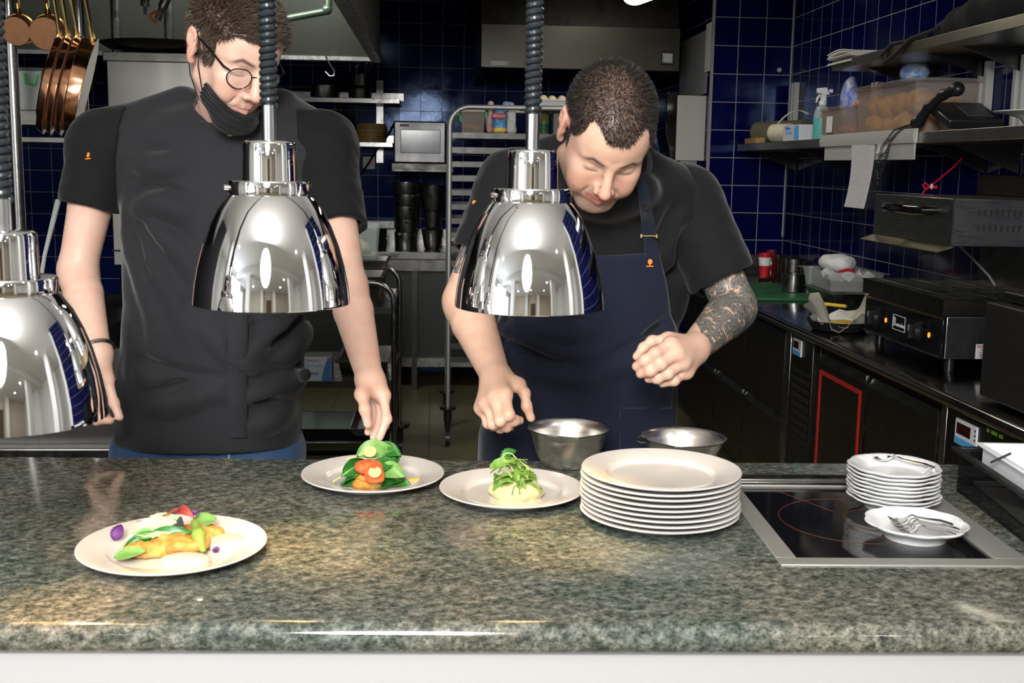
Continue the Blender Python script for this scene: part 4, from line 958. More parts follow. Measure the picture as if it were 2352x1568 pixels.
# ---------------- crockery on the pass ----------------
PLP = [(0,.0022),(.080,.0022),(.082,0),(.087,0),(.089,.003),(.100,.0065),(.134,.0160),(.1395,.0180),(.1410,.0198),(.1400,.0212),(.1375,.0210),(.100,.0130),(.0965,.0122),(.0925,.0072),(.086,.0060),(0,.0060)]
def plate_geo(r, n=72): k = r/.141; return G().lathe([(a*k,b) for a,b in PLP], n=n)
def put(px,py,z): return PZ(px,py,z)
def place(o, p, rz=0): o.location = tuple(p); o.rotation_euler = (0,0,rz); return o
def plate_thing(c, r, label, group=None, name='dinner_plate', m=PORC):
    o = ob(name, plate_geo(r), m, None, ang=50); place(o,(c[0],c[1],c[2])); return tag(o,label,'plate',group)
c1 = put(397,1247,.9195); r1 = 433/2*c1[1]/F*1.0
c2 = put(857,1085,.9195); r2 = 335/2*c2[1]/F
c3 = put(1175,1118,.9195); r3 = 344/2*c3[1]/F
for c,r,l in ((c1,r1,'white plate with golden fritter and purple petals, nearest the camera'),(c2,r2,'white plate of spinach and tomato under the first chef\'s hand'),(c3,r3,'white plate of mash topped with frilly salad in the middle of the pass')):
    plate_thing([c[0],c[1],TOPZ+.0003],r,l)
pfr = PZ(1553,1229,.917); rs = 381/2*(pfr[1]+.14)/F; cs = np.array([pfr[0],pfr[1]+rs,TOPZ+.0003]); ztop = PY(1553,1131,pfr[1])[2]; dz = (ztop-.9175)/8
pg = None
for i in range(9):
    ordn = ['bottom','second from bottom','third from bottom','fourth from bottom','middle','fourth from top','third from top','second from top','topmost'][i]
    lab = 'topmost white dinner plate of the tall stack beside the hob' if i==8 else 'white dinner plate in the tall stack beside the hob, %s of nine'%ordn
    pos = cs+[random.uniform(-.0022,.0022),random.uniform(-.002,.002),dz*i]
    if pg is None: pg = plate_thing(pos,rs,lab,'stack of dinner plates')
    else: q = pg.copy(); COL.objects.link(q); q.location = tuple(pos); tag(q,lab)
# scalloped side plates
SPL = [(0,.003),(.052,.003),(.054,0),(.058,0),(.060,.004),(.070,.012),(.090,.019),(.0945,.0215),(.0950,.0232),(.0935,.0240),(.088,.0225),(.070,.0155),(.062,.0085),(.056,.0070),(0,.0068)]
def wob(a,r): return 1+(.050*abs(math.cos(4.5*a))-.028)*max(0,(r-.06)/.035)
def side_geo(r,h=1): k = r/.095; return G().lathe([(a*k,b*h) for a,b in SPL], n=90, wob=lambda a,q: wob(a,q/k))
pfs = PZ(2090,1166,.920); rq = 214/2*(pfs[1]+.1)/F; cq = np.array([pfs[0],pfs[1]+rq*.9,TOPZ-.0006]); ztq = PY(2090,1092,pfs[1])[2]; dq = (ztq-.9225)/8
sg = None
for i in range(9):
    ordn = ['bottom','second from bottom','third from bottom','fourth from bottom','middle','fourth from top','third from top','second from top','topmost'][i]
    lab = 'topmost scalloped side plate on the hob, a spoon lying in it' if i==8 else 'scalloped side plate in the stack on the hob, %s of nine'%ordn
    pos = cq+[random.uniform(-.0018,.0018),random.uniform(-.0018,.0018),dq*i]
    if sg is None: sg = ob('side_plate',side_geo(rq),PORCB,None,ang=50); place(sg,pos,.1); tag(sg,lab,'plate','stack of side plates')
    else: q = sg.copy(); COL.objects.link(q); q.location = tuple(pos); q.rotation_euler = (0,0,random.uniform(-.2,.2)); tag(q,lab)
ztopq = cq[2]+dq*8
pb_ = PZ(2133,1254,.9005); rb_ = 238/2*(pb_[1]+.09)/F; cbp = np.array([pb_[0],pb_[1]+rb_*.62,TOPZ-.0006])
bp_ = ob('side_plate',side_geo(rb_,1.15),PORCB,None,ang=50); place(bp_,cbp,.3); tag(bp_,'single scalloped side plate on the hob holding a heap of forks','plate')
def utensil(kind, a, b, up=.004, w_=.019):
    """spoon or fork from head end a to handle end b"""
    a = np.array(a); b = np.array(b); L = np.linalg.norm(b-a); X = nrm(b-a); Yd = nrm(np.cross([0,0,1],X)); Zd = np.cross(X,Yd); g = G()
    def P(u,v,z): return a+X*u*L+Yd*v+Zd*z
    bend = lambda u: .010*math.exp(-((u-.36)/.10)**2)+.006*math.sin(math.pi*min(1,max(0,(u-.36)/.64)))
    rows=[]
    for u,hw in ((.30,.0030),(.36,.0025),(.45,.0028),(.6,.0036),(.8,.0050),(.95,.0058),(1.0,.0035)): rows.append([P(u,v*hw,bend(u)) for v in (-1,-.4,.4,1)])
    g.sheet(rows,.0018)
    if kind == 'spoon':
        rows=[]
        for u in np.linspace(0,.32,10):
            t = u/.32; hw = w_*math.sqrt(max(0.02,1-(abs(t-.45)/.57)**2.2)); rows.append([P(u,v*hw,bend(u)*t-.006*(1-v*v)*math.sin(math.pi*min(1,t+.05))+.004) for v in np.linspace(-1,1,9)])
        g.sheet(rows,.0012)
    else:
        rows=[]
        for u in np.linspace(.14,.31,7):
            t = (u-.14)/.17; hw = .0115*(1-.75*t**3)+.0015; rows.append([P(u,v*hw,bend(u)*t-.002) for v in np.linspace(-1,1,7)])
        g.sheet(rows,.0016)
        for v in (-.0100,-.0034,.0034,.0100): g.tube([P(.16,v,-.002),P(.08,v,-.0035),P(0,v*.9,.001)],[.0017,.0015,.0008],6)
    return g
CUT = MT('polished_cutlery',(.72,.72,.71),.10,1)
a_ = PZ(2012,1052,ztopq+.017); b_ = PZ(2150,1076,ztopq+.020)
tag(ob('teaspoon',utensil('spoon',a_,b_),CUT,None),'teaspoon lying on the topmost scalloped side plate','spoon')
zf = TOPZ+.016
for i,(p,q,l,k) in enumerate((((2040,1190),(2190,1205),'fork on the heap, its handle furthest back','fork'),((2044,1196),(2196,1214),'fork second from the back on the small plate','fork'),((2050,1204),(2204,1216),'fork in the middle of the heap on the small plate','fork'),((2056,1208),(2202,1224),'fork second from the front on the small plate','fork'),((2066,1214),(2206,1232),'fork nearest the front edge of the small plate','fork'))):
    h = zf+.0035*(4-i); tag(ob('fork',utensil('fork',PZ(*p,h+.006),PZ(*q,h+.004)),CUT,None),l,'fork','forks heaped on the small plate')
# mixing bowls
BOWLM = MT('satin_bowl_steel',(.85,.83,.80),.30,1,rvar=.06,vscale=20,stretch=(1,1,6))
def bowl(c, r, h, label, hook=False, spout=-1.2):
    t = thing('mixing_bowl',label,'bowl',c); k = r/.085
    def wb(a,q): d = (a-spout+math.pi)%(2*math.pi)-math.pi; return 1+.09*math.exp(-(d/.16)**2)*max(0,(q/k-.07)/.015)
    outer = [(0,.0),(.046*k,0),(.054*k,.003),(.064*k,.018),(.072*k,.04),(.077*k,h-.016),(.080*k,h-.005),(.086*k,h-.001),(.0875*k,h),(.086*k,h+.0012)]
    inner = [(.0795*k,h-.003),(.0762*k,h-.016),(.071*k,.04),(.063*k,.019),(.053*k,.0045),(0,.0035)]
    ob('bowl_shell', G().lathe(outer+inner,n=80,wob=wb), BOWLM, t, local=True, ang=60)
    ob('rolled_rim', G().tube([(.0868*k*wb(a,.0868*k)*math.cos(a),.0868*k*wb(a,.0868*k)*math.sin(a),h) for a in [2*math.pi*i/80 for i in range(80)]],.0014,6,closed=True), STEELB, t, local=True)
    if hook: ob('hanging_ring', G().tube([(-.090*k+.010*math.cos(a),.012*math.sin(a)-.02,h-.001+.004*math.sin(a)) for a in [2*math.pi*i/20 for i in range(20)]],.0016,6,closed=True), STEELB, t, local=True)
    return t
cb1 = PZ(1310,1076,.9); cb1[1] += .03; rb1 = 197/2*(cb1[1])/F/1.03; zb1 = PY(1306,982,cb1[1])[2]-.9
bowl((PY(1306,982,cb1[1])[0],cb1[1],TOPZ+.0003), rb1, zb1, 'steel mixing bowl under the bent chef\'s hand, nearer the middle', spout=-1.45)
cb2 = PY(1570,1003,2.225); rb2 = 205/2*2.225/F/1.03
bowl((cb2[0],cb2[1],TOPZ+.0003), rb2, cb2[2]-.9, 'steel mixing bowl partly hidden behind the tall plate stack', hook=True, spout=-1.9)
# black bin with white tubs
binz = .105
bt = thing('cutlery_bin','deep black catering bin on the counter at the right edge','bin',(0,0,0))
A = PZ(2196,1128,.9); zt_ = PY(2170,1031,A[1])[2]
def bin_pt(u,v,z): return A+np.array([.50,-.36,0])*0+bu*u+bv*v+np.array([0,0,z])
Bq = PZ(2370,1262,.9); bu = nrm((Bq-A)*[1,1,0]); bv = np.array([-bu[1],bu[0],0]); LB = .62; WB = .36; H = zt_-.9
g = G()
def wallq(u0,u1,v0,v1,z0,z1,fl=0):
    g.hexa([bin_pt(u0,v0,z0),bin_pt(u1,v0,z0),bin_pt(u1,v1,z0),bin_pt(u0,v1,z0),bin_pt(u0,v0,z1),bin_pt(u1,v0,z1),bin_pt(u1,v1,z1),bin_pt(u0,v1,z1)])
wallq(0,LB,0,.006,.006,H); wallq(0,LB,WB-.006,WB,.006,H); wallq(0,.006,.006,WB-.006,.006,H); wallq(LB-.006,LB,.006,WB-.006,.006,H); wallq(0,LB,0,WB,0,.006)
ob('bin_shell', g, BLACKG, bt, bevel=.002)
g = G(); wallq(-.012,LB+.012,-.012,.002,H-.004,H+.003); wallq(-.012,LB+.012,WB-.002,WB+.012,H-.004,H+.003); wallq(-.012,0,.002,WB-.002,H-.004,H+.003); wallq(LB,LB+.012,.002,WB-.002,H-.004,H+.003)
ob('rim', g, BLACK, bt, bevel=.0015)
def tub(u0,u1,v0,v1,z0,z1,label):
    global g
    t_ = thing('white_tub',label,'tub',bin_pt((u0+u1)/2,(v0+v1)/2,z0)); g = G(); e=.003
    for a in ((u0,u1,v0,v0+e),(u0,u1,v1-e,v1),(u0,u0+e,v0+e,v1-e),(u1-e,u1,v0+e,v1-e)): wallq(*a,z0,z1)
    wallq(u0,u1,v0,v1,z0,z0+e); ob('tub_shell', g, WPLAS, t_, bevel=.001)
    g = G(); o_=.010
    for a in ((u0-o_,u1+o_,v0-o_,v0+.001),(u0-o_,u1+o_,v1-.001,v1+o_),(u0-o_,u0+.001,v0,v1),(u1-.001,u1+o_,v0,v1)): wallq(*a,z1-.002,z1+.002)
    ob('tub_rim', g, WPLAS, t_, bevel=.001); return t_
tub(.035,.235,.03,.24,.0065,H+.018,'white plastic tub standing in the black bin')
tub(.27,.47,.03,.24,.0065,H+.004,'second white tub in the black bin, cut off by the photo edge')
st0 = bin_pt(.20,.012,H-.02); st1 = bin_pt(.23,.016,H+.034)
tag(ob('black_stick', G().tube([bin_pt(.120,.012,H+.006),bin_pt(.165,.026,H+.034)],.0022,8), DGREY, None),'short dark stick resting against the white tub','stick')
# ---------------- food ----------------
SPIN = MT('spinach_green',(.018,.135,.022),.32,col2=(.04,.22,.03),vscale=60); SPINL = MT('pale_leaf_green',(.13,.32,.07),.4,col2=(.24,.42,.13),vscale=70)
FRIS = MT('frilly_salad_green',(.10,.27,.035),.45,col2=(.32,.45,.10),vscale=80); STEMM = MT('pale_stem',(.50,.58,.20),.45)
FRIT = MT('golden_fritter',(.50,.19,.025),.55,col2=(.66,.40,.10),vscale=45,bump=.5,bscale=150); TOMA = MT('red_orange_slice',(.70,.085,.025),.3,col2=(.78,.20,.06),vscale=50,bump=.2,bscale=120)
MASH = MT('creamy_mash',(.66,.58,.30),.5,bump=.3,bscale=90); CREAM = MT('white_cream',(.60,.55,.47),.3); YSAUCE = MT('yellow_sauce',(.80,.50,.08),.3)
PETAL = MT('purple_petal',(.10,.015,.16),.5); CHARD = MT('red_chard',(.28,.03,.035),.4,col2=(.42,.09,.06),vscale=60); ZUCC = MT('pale_courgette',(.58,.56,.24),.4); FROST = MT('pale_frosted_leaf',(.45,.60,.34),.5)
def leaf(name, c, ang, L, wd, m, label, cat, group, tilt=0, roll=0, cup=.25, arch=.2, stem=.35, jag=0, sd=0, rib=None):
    R = RZ(ang)@RY(-tilt)@RX(abs(roll)+.15); r = np.random.default_rng(sd+1); rows=[]
    for i in range(13):
        u = i/12; hw = wd/2*math.sin(math.pi*u**.85)**.75*(1+jag*math.sin(u*40+sd)) if 0<u<1 else .0006
        rows.append([R@np.array([(u-.5)*L, v*hw, -arch*L*(2*u-1)**2+cup*wd*v*v*.5+.03*wd*math.sin(5*u+v*3+sd)])+c for v in np.linspace(-1,1,7)])
    o = ob(name, G().sheet(rows,.0009), m, None, ang=60); tag(o,label,cat,group)
    if stem:
        s0 = R@np.array([-.5*L,0,-arch*L])+c; s1 = R@np.array([-.5*L-stem*L,0,-arch*L-.002])+c
        root = o; pts = [s1,s0]+[R@np.array([(u-.5)*L,0,-arch*L*(2*u-1)**2+.0008])+c for u in (.25,.5,.8)]
        ob('stem', G().tube(pts,[.0016,.0014,.0011,.0008,.0004],6), rib or STEMM, root)
    return o
def lump(name, c, r, m, label, cat, sd=0, amp=.25, freq=120, h=.0022, rot=0, group=None, flat=True):
    s_ = S(); s_.el(c,r,RZ(rot)); zb_ = c[2]-r[2]*.55
    s_.post = lambda p,d: np.maximum(d+amp*r[2]*snoise(p,freq,sd)+amp*.5*r[2]*snoise(p,freq*2.3,sd+1), zb_-p[:,2] if flat else d*0-1)
    R_ = max(r)*1.5; v,f = surface(s_,np.array(c)-R_,np.array(c)+R_,h); v = relax(v,f,1)
    o = mesh_obj(name,v,f,m,None,ang=180); return tag(o,label,cat,group)
Z1 = TOPZ+.0065
def at1(x,y,h): return PZ(x,y,Z1+h)
# nearest plate
lump('fritter', at1(350,1258,.008), (.045,.030,.013), FRIT,'golden potato fritter at the left of the nearest plate','fritter',1,.55,170,rot=.15)
lump('fritter', at1(415,1247,.013), (.046,.030,.014), FRIT,'golden potato fritter in the middle of the nearest plate','fritter',2,.55,170,rot=-.1)
lump('fritter', at1(462,1226,.010), (.034,.030,.013), FRIT,'golden fritter at the back right of the nearest plate','fritter',3,.55,170)
lump('cream_dollop', at1(425,1286,.003), (.038,.024,.010), CREAM,'white cream dollop at the front of the nearest plate','sauce',4,.06,60)
lump('cream_dollop', at1(520,1246,.003), (.032,.036,.011), CREAM,'round cream dollop at the right of the nearest plate','sauce',5,.06,60)
leaf('salad_leaf', at1(298,1272,.012), .25,.046,.031,SPINL,'flat green leaf at the front left of the nearest plate','leaf','salad leaves on the nearest plate',.1,.1,.2,.05,0,0,1)
leaf('salad_leaf', at1(340,1243,.018), .35,.070,.030,SPIN,'dark green leaf low under the pale leaves, nearest plate','leaf','salad leaves on the nearest plate',.1,-.5,.4,.1,0,0,2)
leaf('salad_leaf', at1(385,1228,.026), .10,.070,.026,SPIN,'long bright green leaf across the middle of the nearest plate','leaf','salad leaves on the nearest plate',.15,-.6,.4,.1,0,0,3)
leaf('salad_leaf', at1(362,1213,.034), .15,.075,.040,FROST,'broad pale leaf on top of the nearest plate','leaf','salad leaves on the nearest plate',.05,-.45,.25,.08,0,.08,4)
leaf('salad_leaf', at1(372,1196,.040), .4,.055,.030,FROST,'frosted pale leaf topmost on the nearest plate','leaf','salad leaves on the nearest plate',.1,-.3,.3,.1,0,.15,5)
leaf('salad_leaf', at1(340,1226,.028), .2,.040,.022,SPINL,'small pale green leaf at left of the nearest plate heap','leaf','salad leaves on the nearest plate',0,-.4,.3,.1,0,.05,6)
leaf('salad_leaf', at1(408,1200,.040), -1.0,.040,.020,MT('dark_purple_leaf',(.045,.045,.06),.5),'dark grey-purple leaf in the heap on the nearest plate','leaf',None,.2,.5,.3,.15,0,.1,7)
leaf('salad_leaf', at1(470,1196,.028), .7,.042,.030,SPINL,'yellow-green leaf at the back right of the nearest plate','leaf','salad leaves on the nearest plate',.1,-.3,.3,.1,0,.1,8)
leaf('red_chard_leaf', at1(420,1174,.052), -.65,.040,.018,CHARD,'dark red chard leaf with a long stem on the nearest plate','leaf',None,.0,.4,.4,.25,0,0,9)
ob('stem', G().tube([at1(408,1168,.055),at1(380,1182,.050),at1(345,1193,.045),at1(312,1197,.040)],[.0020,.0014,.0009,.0005],6), CHARD, bpy.data.objects['red_chard_leaf'])
pd = S(); pd.rc(at1(447,1200,.032),at1(456,1228,.026),.006,.0085,.01); pd.rc(at1(456,1228,.026),at1(466,1262,.012),.0085,.005,.01)
tag(solid('pea_pod', pd, at1(455,1230,.025)-.06, at1(455,1230,.025)+.06, .0016, MT('pod_green',(.22,.38,.06),.4,col2=(.35,.46,.10),vscale=50)),'long green pod leaning on the fritter of the nearest plate','vegetable')
for (x,y,h,l,a) in ((270,1222,.02,'purple petal standing at the left of the nearest plate',.9),(447,1178,.045,'purple petal at the top of the heap, nearest plate',.3),(497,1262,.004,'tiny purple petal fallen beside the cream dollop',.2)):
    leaf('flower_petal', at1(x,y,h), a,.026 if h<.03 and h>.01 else .012,.020 if h<.03 and h>.01 else .010,PETAL,l,'petal','purple petals on the nearest plate',.9 if h<.03 and h>.01 else .2,.5,.3,.1,0,.1,int(x))
lump('crumb', PZ(460,1377,.902), (.0050,.0040,.0022), CREAM,'pale crumb lying on the stone in front of the nearest plate','crumb',8,.2,200,.0012)
# spinach plate
def at2(x,y,h): return PZ(x,y,Z1+h)
lump('fritter', at2(848,1108,.008),(.034,.030,.014),FRIT,'golden fritter under the tomato on the spinach plate','fritter',11,.3,130)
lump('fritter', at2(852,1092,.020),(.030,.028,.012),FRIT,'golden fritter stacked second on the spinach plate','fritter',12,.3,130)
lump('tomato_slice', at2(848,1072,.042),(.026,.022,.016),TOMA,'red-orange tomato piece in the spinach heap','tomato',13,.18,100)
lump('tomato_slice', at2(862,1092,.036),(.020,.012,.020),TOMA,'red tomato piece hanging down the fritter','tomato',14,.18,100)
for i,(x,y,h,a,L,wd,t_,ro,m,l) in enumerate(((806,1097,.014,-1.1,.060,.036,.5,.7,SPIN,'broad spinach leaf at the front left of the heap'),(800,1108,.006,-.8,.040,.026,.1,.4,SPIN,'spinach leaf lowest at the left of the heap'),(815,1072,.032,.8,.062,.032,.3,.8,SPIN,'dark spinach leaf behind the tomato at left'),
    (862,1034,.066,.25,.070,.042,.1,-.55,SPINL,'pale spinach leaf topmost on the heap'),(890,1034,.064,-.3,.055,.036,-.2,-.4,SPIN,'bright spinach leaf at the top right of the heap'),(897,1056,.050,.9,.050,.030,.2,-.6,SPIN,'dark glossy spinach leaf at the right back of the heap'),
    (898,1082,.036,-.35,.056,.036,-.2,-.6,SPINL,'pale shiny leaf at the right front of the heap'),(890,1102,.016,.1,.060,.030,.1,-.5,SPIN,'curled spinach leaf low at the front right'),(912,1106,.010,-.2,.052,.032,-.1,-.4,SPIN,'spinach leaf furthest right on the spinach plate'),(880,1112,.010,.3,.040,.024,.1,-.4,SPIN,'small spinach leaf beside the fritter foot'),
    (880,1068,.045,.6,.060,.034,.3,-.3,SPIN,'spinach leaf tucked under the pale top leaf'),(905,1092,.020,-.9,.040,.028,.4,.3,SPIN,'folded spinach leaf at the right flank of the heap'))):
    leaf('spinach_leaf', at2(x,y,h),a,L,wd,m,l,'leaf','spinach leaves on the second plate',t_,ro,.35,.16,.30 if i in (2,3,5) else 0,0,20+i)
for x,y,h,l in ((850,1037,.072,'pale courgette coin on top of the spinach'),(861,1084,.046,'pale courgette coin against the tomato')):
    tag(ob('courgette_slice', G().lathe([(0,-.002),(.011,-.002),(.012,0),(.011,.002),(0,.002)],at2(x,y,h),24,RX(.7)), ZUCC, None),l,'vegetable')
lump('sauce_smear', at2(948,1101,.001),(.014,.006,.003),YSAUCE,'small yellow sauce smear at the right of the spinach plate','sauce',15,.2,150,.0014,.3)
# mash plate
lump('mashed_potato', at2(1186,1128,.010),(.049,.038,.024),MASH,'pale yellow mash mound under the frilly salad','mash',16,.42,95)
lump('mashed_potato', at2(1165,1110,.016),(.028,.024,.016),FRIT,'browned crust at the back left of the mash','mash',17,.25,110)
rr = np.random.default_rng(11); wheres = ['left side','right side','front','back']
for i in range(52):
    t_ = (i%26)/26; x = 1183+np.clip(rr.normal(),-1.6,1.6)*27*(1-.45*t_)-10*t_; y = 1114-64*t_+rr.normal()*5; h = .024+.052*t_; a = rr.uniform(0,6.28); L = rr.uniform(.028,.048)
    side = 'left' if x<1176 else ('right' if x>1188 else 'middle'); lev = ['lowest','low','middle','upper','topmost'][min(4,int(t_*5))]
    if i < 36:
        leaf('frilly_leaf', at2(x,y,h),a,L,L*.42,FRIS,'small frilly salad sprig heaped on the mash plate','leaf','frilly salad sprigs on the mash',rr.uniform(-.6,.6),rr.uniform(-.8,.8),.4,.25,0,.35,40+i)
    else:
        p0 = at2(x,y,h); d = np.array([math.cos(a),math.sin(a),rr.uniform(-.2,.5)])*L; q = nrm(np.cross(d,[0,0,1]))*L*.4
        tag(ob('salad_stalk', G().tube([p0-d*.5-[0,0,.006],p0-d*.2+q*.3,p0+d*.2+q*.4+[0,0,.004],p0+d*.6-q*.2],[.0016,.0014,.0012,.0006],6), STEMM if i%2 else FRIS, None),'thin pale salad stalk curling in the salad on the mash','stalk','salad stalks on the mash')
leaf('frilly_leaf', at2(1168,1040,.080),.4,.034,.018,SPIN,'topmost green leaf of the salad on the mash','leaf',None,.3,-.4,.4,.2,.3,.25,99)
# ---------------- right worktop, fridges and shelves ----------------
def tray_geo(x0,x1,y0,y1,z0,z1,t=.002,taper=.01,fl=.012):
    g = G(); a=taper
    def q(p): return [(x0+p,y0+p),(x1-p,y0+p),(x1-p,y1-p),(x0+p,y1-p)]
    loops = [(a,z0),(0,z1-.003),(-fl,z1-.003),(-fl,z1),(t,z1),(a+t,z0+t)]
    V=[]; 
    for p,z in loops: V += [(x,y,z) for x,y in q(p)]
    Fc=[(3,2,1,0)]
    for i in range(5): Fc += [(i*4+k,i*4+(k+1)%4,(i+1)*4+(k+1)%4,(i+1)*4+k) for k in range(4)]
    Fc.append((20,21,22,23)); return g.add(V,Fc)
def box_thing(name,label,cat,x0,x1,y0,y1,z0,z1,m,bev=.002,group=None):
    return tag(ob(name,G().box(x0,x1,y0,y1,z0,z1),m,None,bevel=bev),label,cat,group)
def lathe_thing(name,label,cat,prof,c,m,n=36,group=None):
    return tag(ob(name,G().lathe(prof,c,n),m,None),label,cat,group)
XF = 1.40; XW = 2.013
wt_ = thing('steel_worktop','long steel worktop along the right blue wall','worktop',(1.7,4.0,0))
g = G(); pr=[(XF+.018+.018*math.cos(a),.882+.018*math.sin(a)) for a in [math.pi/2+math.pi*k/8 for k in range(9)]]
g.prism(pr+[(XW,.864),(XW,.9)],'y',2.33,6.485); ob('top', g, MT('polished_dark_worktop',(.34,.33,.31),.16,1,var=.2,vscale=8,rvar=.05), wt_)
ob('upstand', G().box(XW-.02,XW,2.33,6.485,.9,1.02), STEELD, wt_, bevel=.003)
ob('end_upstand', G().box(1.58,XW-.021,6.46,6.485,.9,1.02), STEELD, wt_, bevel=.003)
# undercounter fridge nearest
XD = 1.452
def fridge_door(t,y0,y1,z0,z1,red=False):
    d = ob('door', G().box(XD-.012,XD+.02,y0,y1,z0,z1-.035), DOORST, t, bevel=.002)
    ob('handle', G().prism([(XD-.012,z1-.035),(XD+.02,z1-.035),(XD+.02,z1-.004),(XD+.006,z1-.004)],'y',y0,y1), STEELD, d, bevel=.001)
    ob('door_edge', G().box(XD-.0125,XD+.02,y0-.006,y0-.0003,z0,z1-.002), STEELB, d)
    if red:
        g = G(); w_=.016
        for a in ((y0+.03,y0+.03+w_,z0+.02,z1-.06),(y1-.03-w_,y1-.03,z0+.02,z1-.06),(y0+.03+w_,y1-.03-w_,z1-.06-w_,z1-.06),(y0+.03+w_,y1-.03-w_,z0+.02,z0+.02+w_)): g.box(XD-.0145,XD-.0115,*a)
        ob('red_tape_frame', g, MT('red_tape',(.62,.03,.02),.4), d)
    return d
def display(t,y0,y1,z0,z1):
    d = ob('control_display', G().box(XD-.014,XD,y0,y1,z0,z1), WPLAS, t, bevel=.001)
    ob('screen', G().box(XD-.0148,XD-.0139,y0+(y1-y0)*.28,y1-(y1-y0)*.08,z0+(z1-z0)*.42,z1-(z1-z0)*.14), MT('dark_red_screen',(.03,.005,.005),.2), d)
    ob('blue_band', G().box(XD-.0148,XD-.0139,y0+.001,y1-.001,z0+.001,z0+(z1-z0)*.28), LBLUE, d)
    for k in range(3): ob('button', G().box(XD-.0152,XD-.0139,y0+.005,y0+.011,z0+(z1-z0)*(.42+.18*k),z0+(z1-z0)*(.50+.18*k)), DGREY, d)
f1 = thing('undercounter_fridge','steel fridge under the worktop with a red framed door','fridge',(1.72,3.3,0))
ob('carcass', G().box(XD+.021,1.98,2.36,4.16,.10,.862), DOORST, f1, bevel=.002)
for y in (2.45,4.06): ob('foot', G().cyl((1.6,y,0),(1.6,y,.10),.02,12), STEELD, f1)
fridge_door(f1,3.10,3.63,.16,.83); fridge_door(f1,3.655,4.13,.16,.83,True)
ob('side_post', G().box(XD-.010,XD+.02,3.05,3.085,.12,.855), STEELB, f1, bevel=.002)
ob('machine_panel', G().box(XD-.010,XD+.02,2.37,3.045,.12,.855), STEELD, f1, bevel=.002)
display(f1,2.86,2.985,.765,.835)
ob('pilot_light', G().ell((XD-.012,2.79,.775),(.003,.006,.006),12), MT('green_pilot',(.1,.8,.4),.3,emit=(.2,1,.5),es=1.0), f1)
for k in range(3): pass
g = G()
for k in range(13): g.box(XD-.0112,XD-.0098,2.40+.026*k,2.40+.026*k+.012,.70,.79)
ob('vent_grille', g, BLACKM, f1)
ob('green_print', G().box(XD-.0106,XD-.0098,2.80,2.815,.835,.845).box(XD-.0106,XD-.0098,2.76,2.79,.835,.845).box(XD-.0106,XD-.0098,2.73,2.75,.835,.845), MT('green_lettering',(.25,.5,.05),.5), f1)
f2 = thing('undercounter_fridge','further steel fridge with drawers and a grille, towards the pillar','fridge',(1.72,5.2,0))
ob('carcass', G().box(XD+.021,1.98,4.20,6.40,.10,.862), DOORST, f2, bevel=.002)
for y in (4.3,6.3): ob('foot', G().cyl((1.6,y,0),(1.6,y,.10),.02,12), STEELD, f2)
ob('machine_panel', G().box(XD-.008,XD+.02,4.20,4.46,.12,.855), STEELD, f2, bevel=.002)
g = G()
for k in range(13):
    g.box(XD-.0092,XD-.0078,4.225,4.435,.30+.034*k,.30+.034*k+.018)
ob('vent_grille', g, BLACKM, f2)
display(f2,4.33,4.43,.775,.84)
ob('side_post', G().box(XD-.010,XD+.02,4.468,4.53,.12,.855), STEELB, f2, bevel=.002)
for (y0,y1) in ((4.54,5.12),(5.14,5.66),(5.68,6.38)):
    for (z0,z1) in ((.14,.49),(.50,.845)):
        d = ob('drawer', G().box(XD-.012,XD+.02,y0,y1,z0,z1-.03), DOORST, f2, bevel=.002)
        ob('handle', G().prism([(XD-.012,z1-.03),(XD+.02,z1-.03),(XD+.02,z1-.004),(XD+.006,z1-.004)],'y',y0,y1), STEELD, d)
        ob('drawer_edge', G().box(XD-.0125,XD+.02,y0-.005,y0-.0003,z0,z1-.002), STEELB, d)
# salamander grill
sg_ = thing('salamander_grill','steel salamander grill with black control panel and raised hood','grill',(1.75,3.6,.9))
x0,x1,y0,y1 = 1.53,1.965,3.29,3.92; zb0,zb1 = .945,1.075
ob('body', G().box(x0+.004,x1,y0,y1,zb0,zb1), MT('dull_grill_steel',(.25,.26,.27),.34,1,var=.3,vscale=20), sg_, bevel=.003)
for a in (x0+.04,x1-.04):
    for b in (y0+.04,y1-.04): ob('foot', G().cyl((a,b,.9003),(a,b,zb0),.014,12,.017), BLACK, sg_)
ob('control_panel', G().box(x0-.004,x0+.003,y0+.006,y1-.004,zb0+.006,zb1-.012), BLACKG, sg_, bevel=.001)
ob('trim_strip', G().box(x0-.006,x0+.003,y0+.004,y1-.002,zb0,zb0+.006), STEELB, sg_)
ob('trim_strip', G().box(x0-.006,x0+.003,y0+.004,y1-.002,zb1-.012,zb1-.006), BRASS, sg_)
for y,sd in ((3.80,1),(3.46,2)):
    kn = ob('control_knob', G().lathe([(0,0),(.030,0),(.031,.004),(.024,.008),(.021,.022),(0,.024)],(x0-.004,y,1.005),28,RY(-math.pi/2)), BLACK, sg_)
    ob('grip', G().box(x0-.040,x0-.024,y-.005,y+.005,.982,1.028), BLACK, kn, bevel=.002)
    ob('pointer', G().box(x0-.0405,x0-.040,y-.001,y+.001,1.008,1.026), WPLAS, kn)
    ob('pilot_light', G().ell((x0-.005,y-.075,1.005),(.004,.007,.009),12), MT('orange_pilot',(.9,.35,.05),.3,emit=(1,.35,.05),es=.9), sg_)
bd = ob('badge', G().box(x0-.0058,x0-.004,3.565,3.665,.985,1.035), BLACKG, sg_, bevel=.001)
g = G()
for a in ((3.565,3.665,1.0325,1.035),(3.565,3.665,.985,.9875),(3.565,3.5675,.9875,1.0325),(3.6625,3.665,.9875,1.0325)): g.box(x0-.0066,x0-.0056,*a)
ob('badge_border', g, WPLAS, bd)
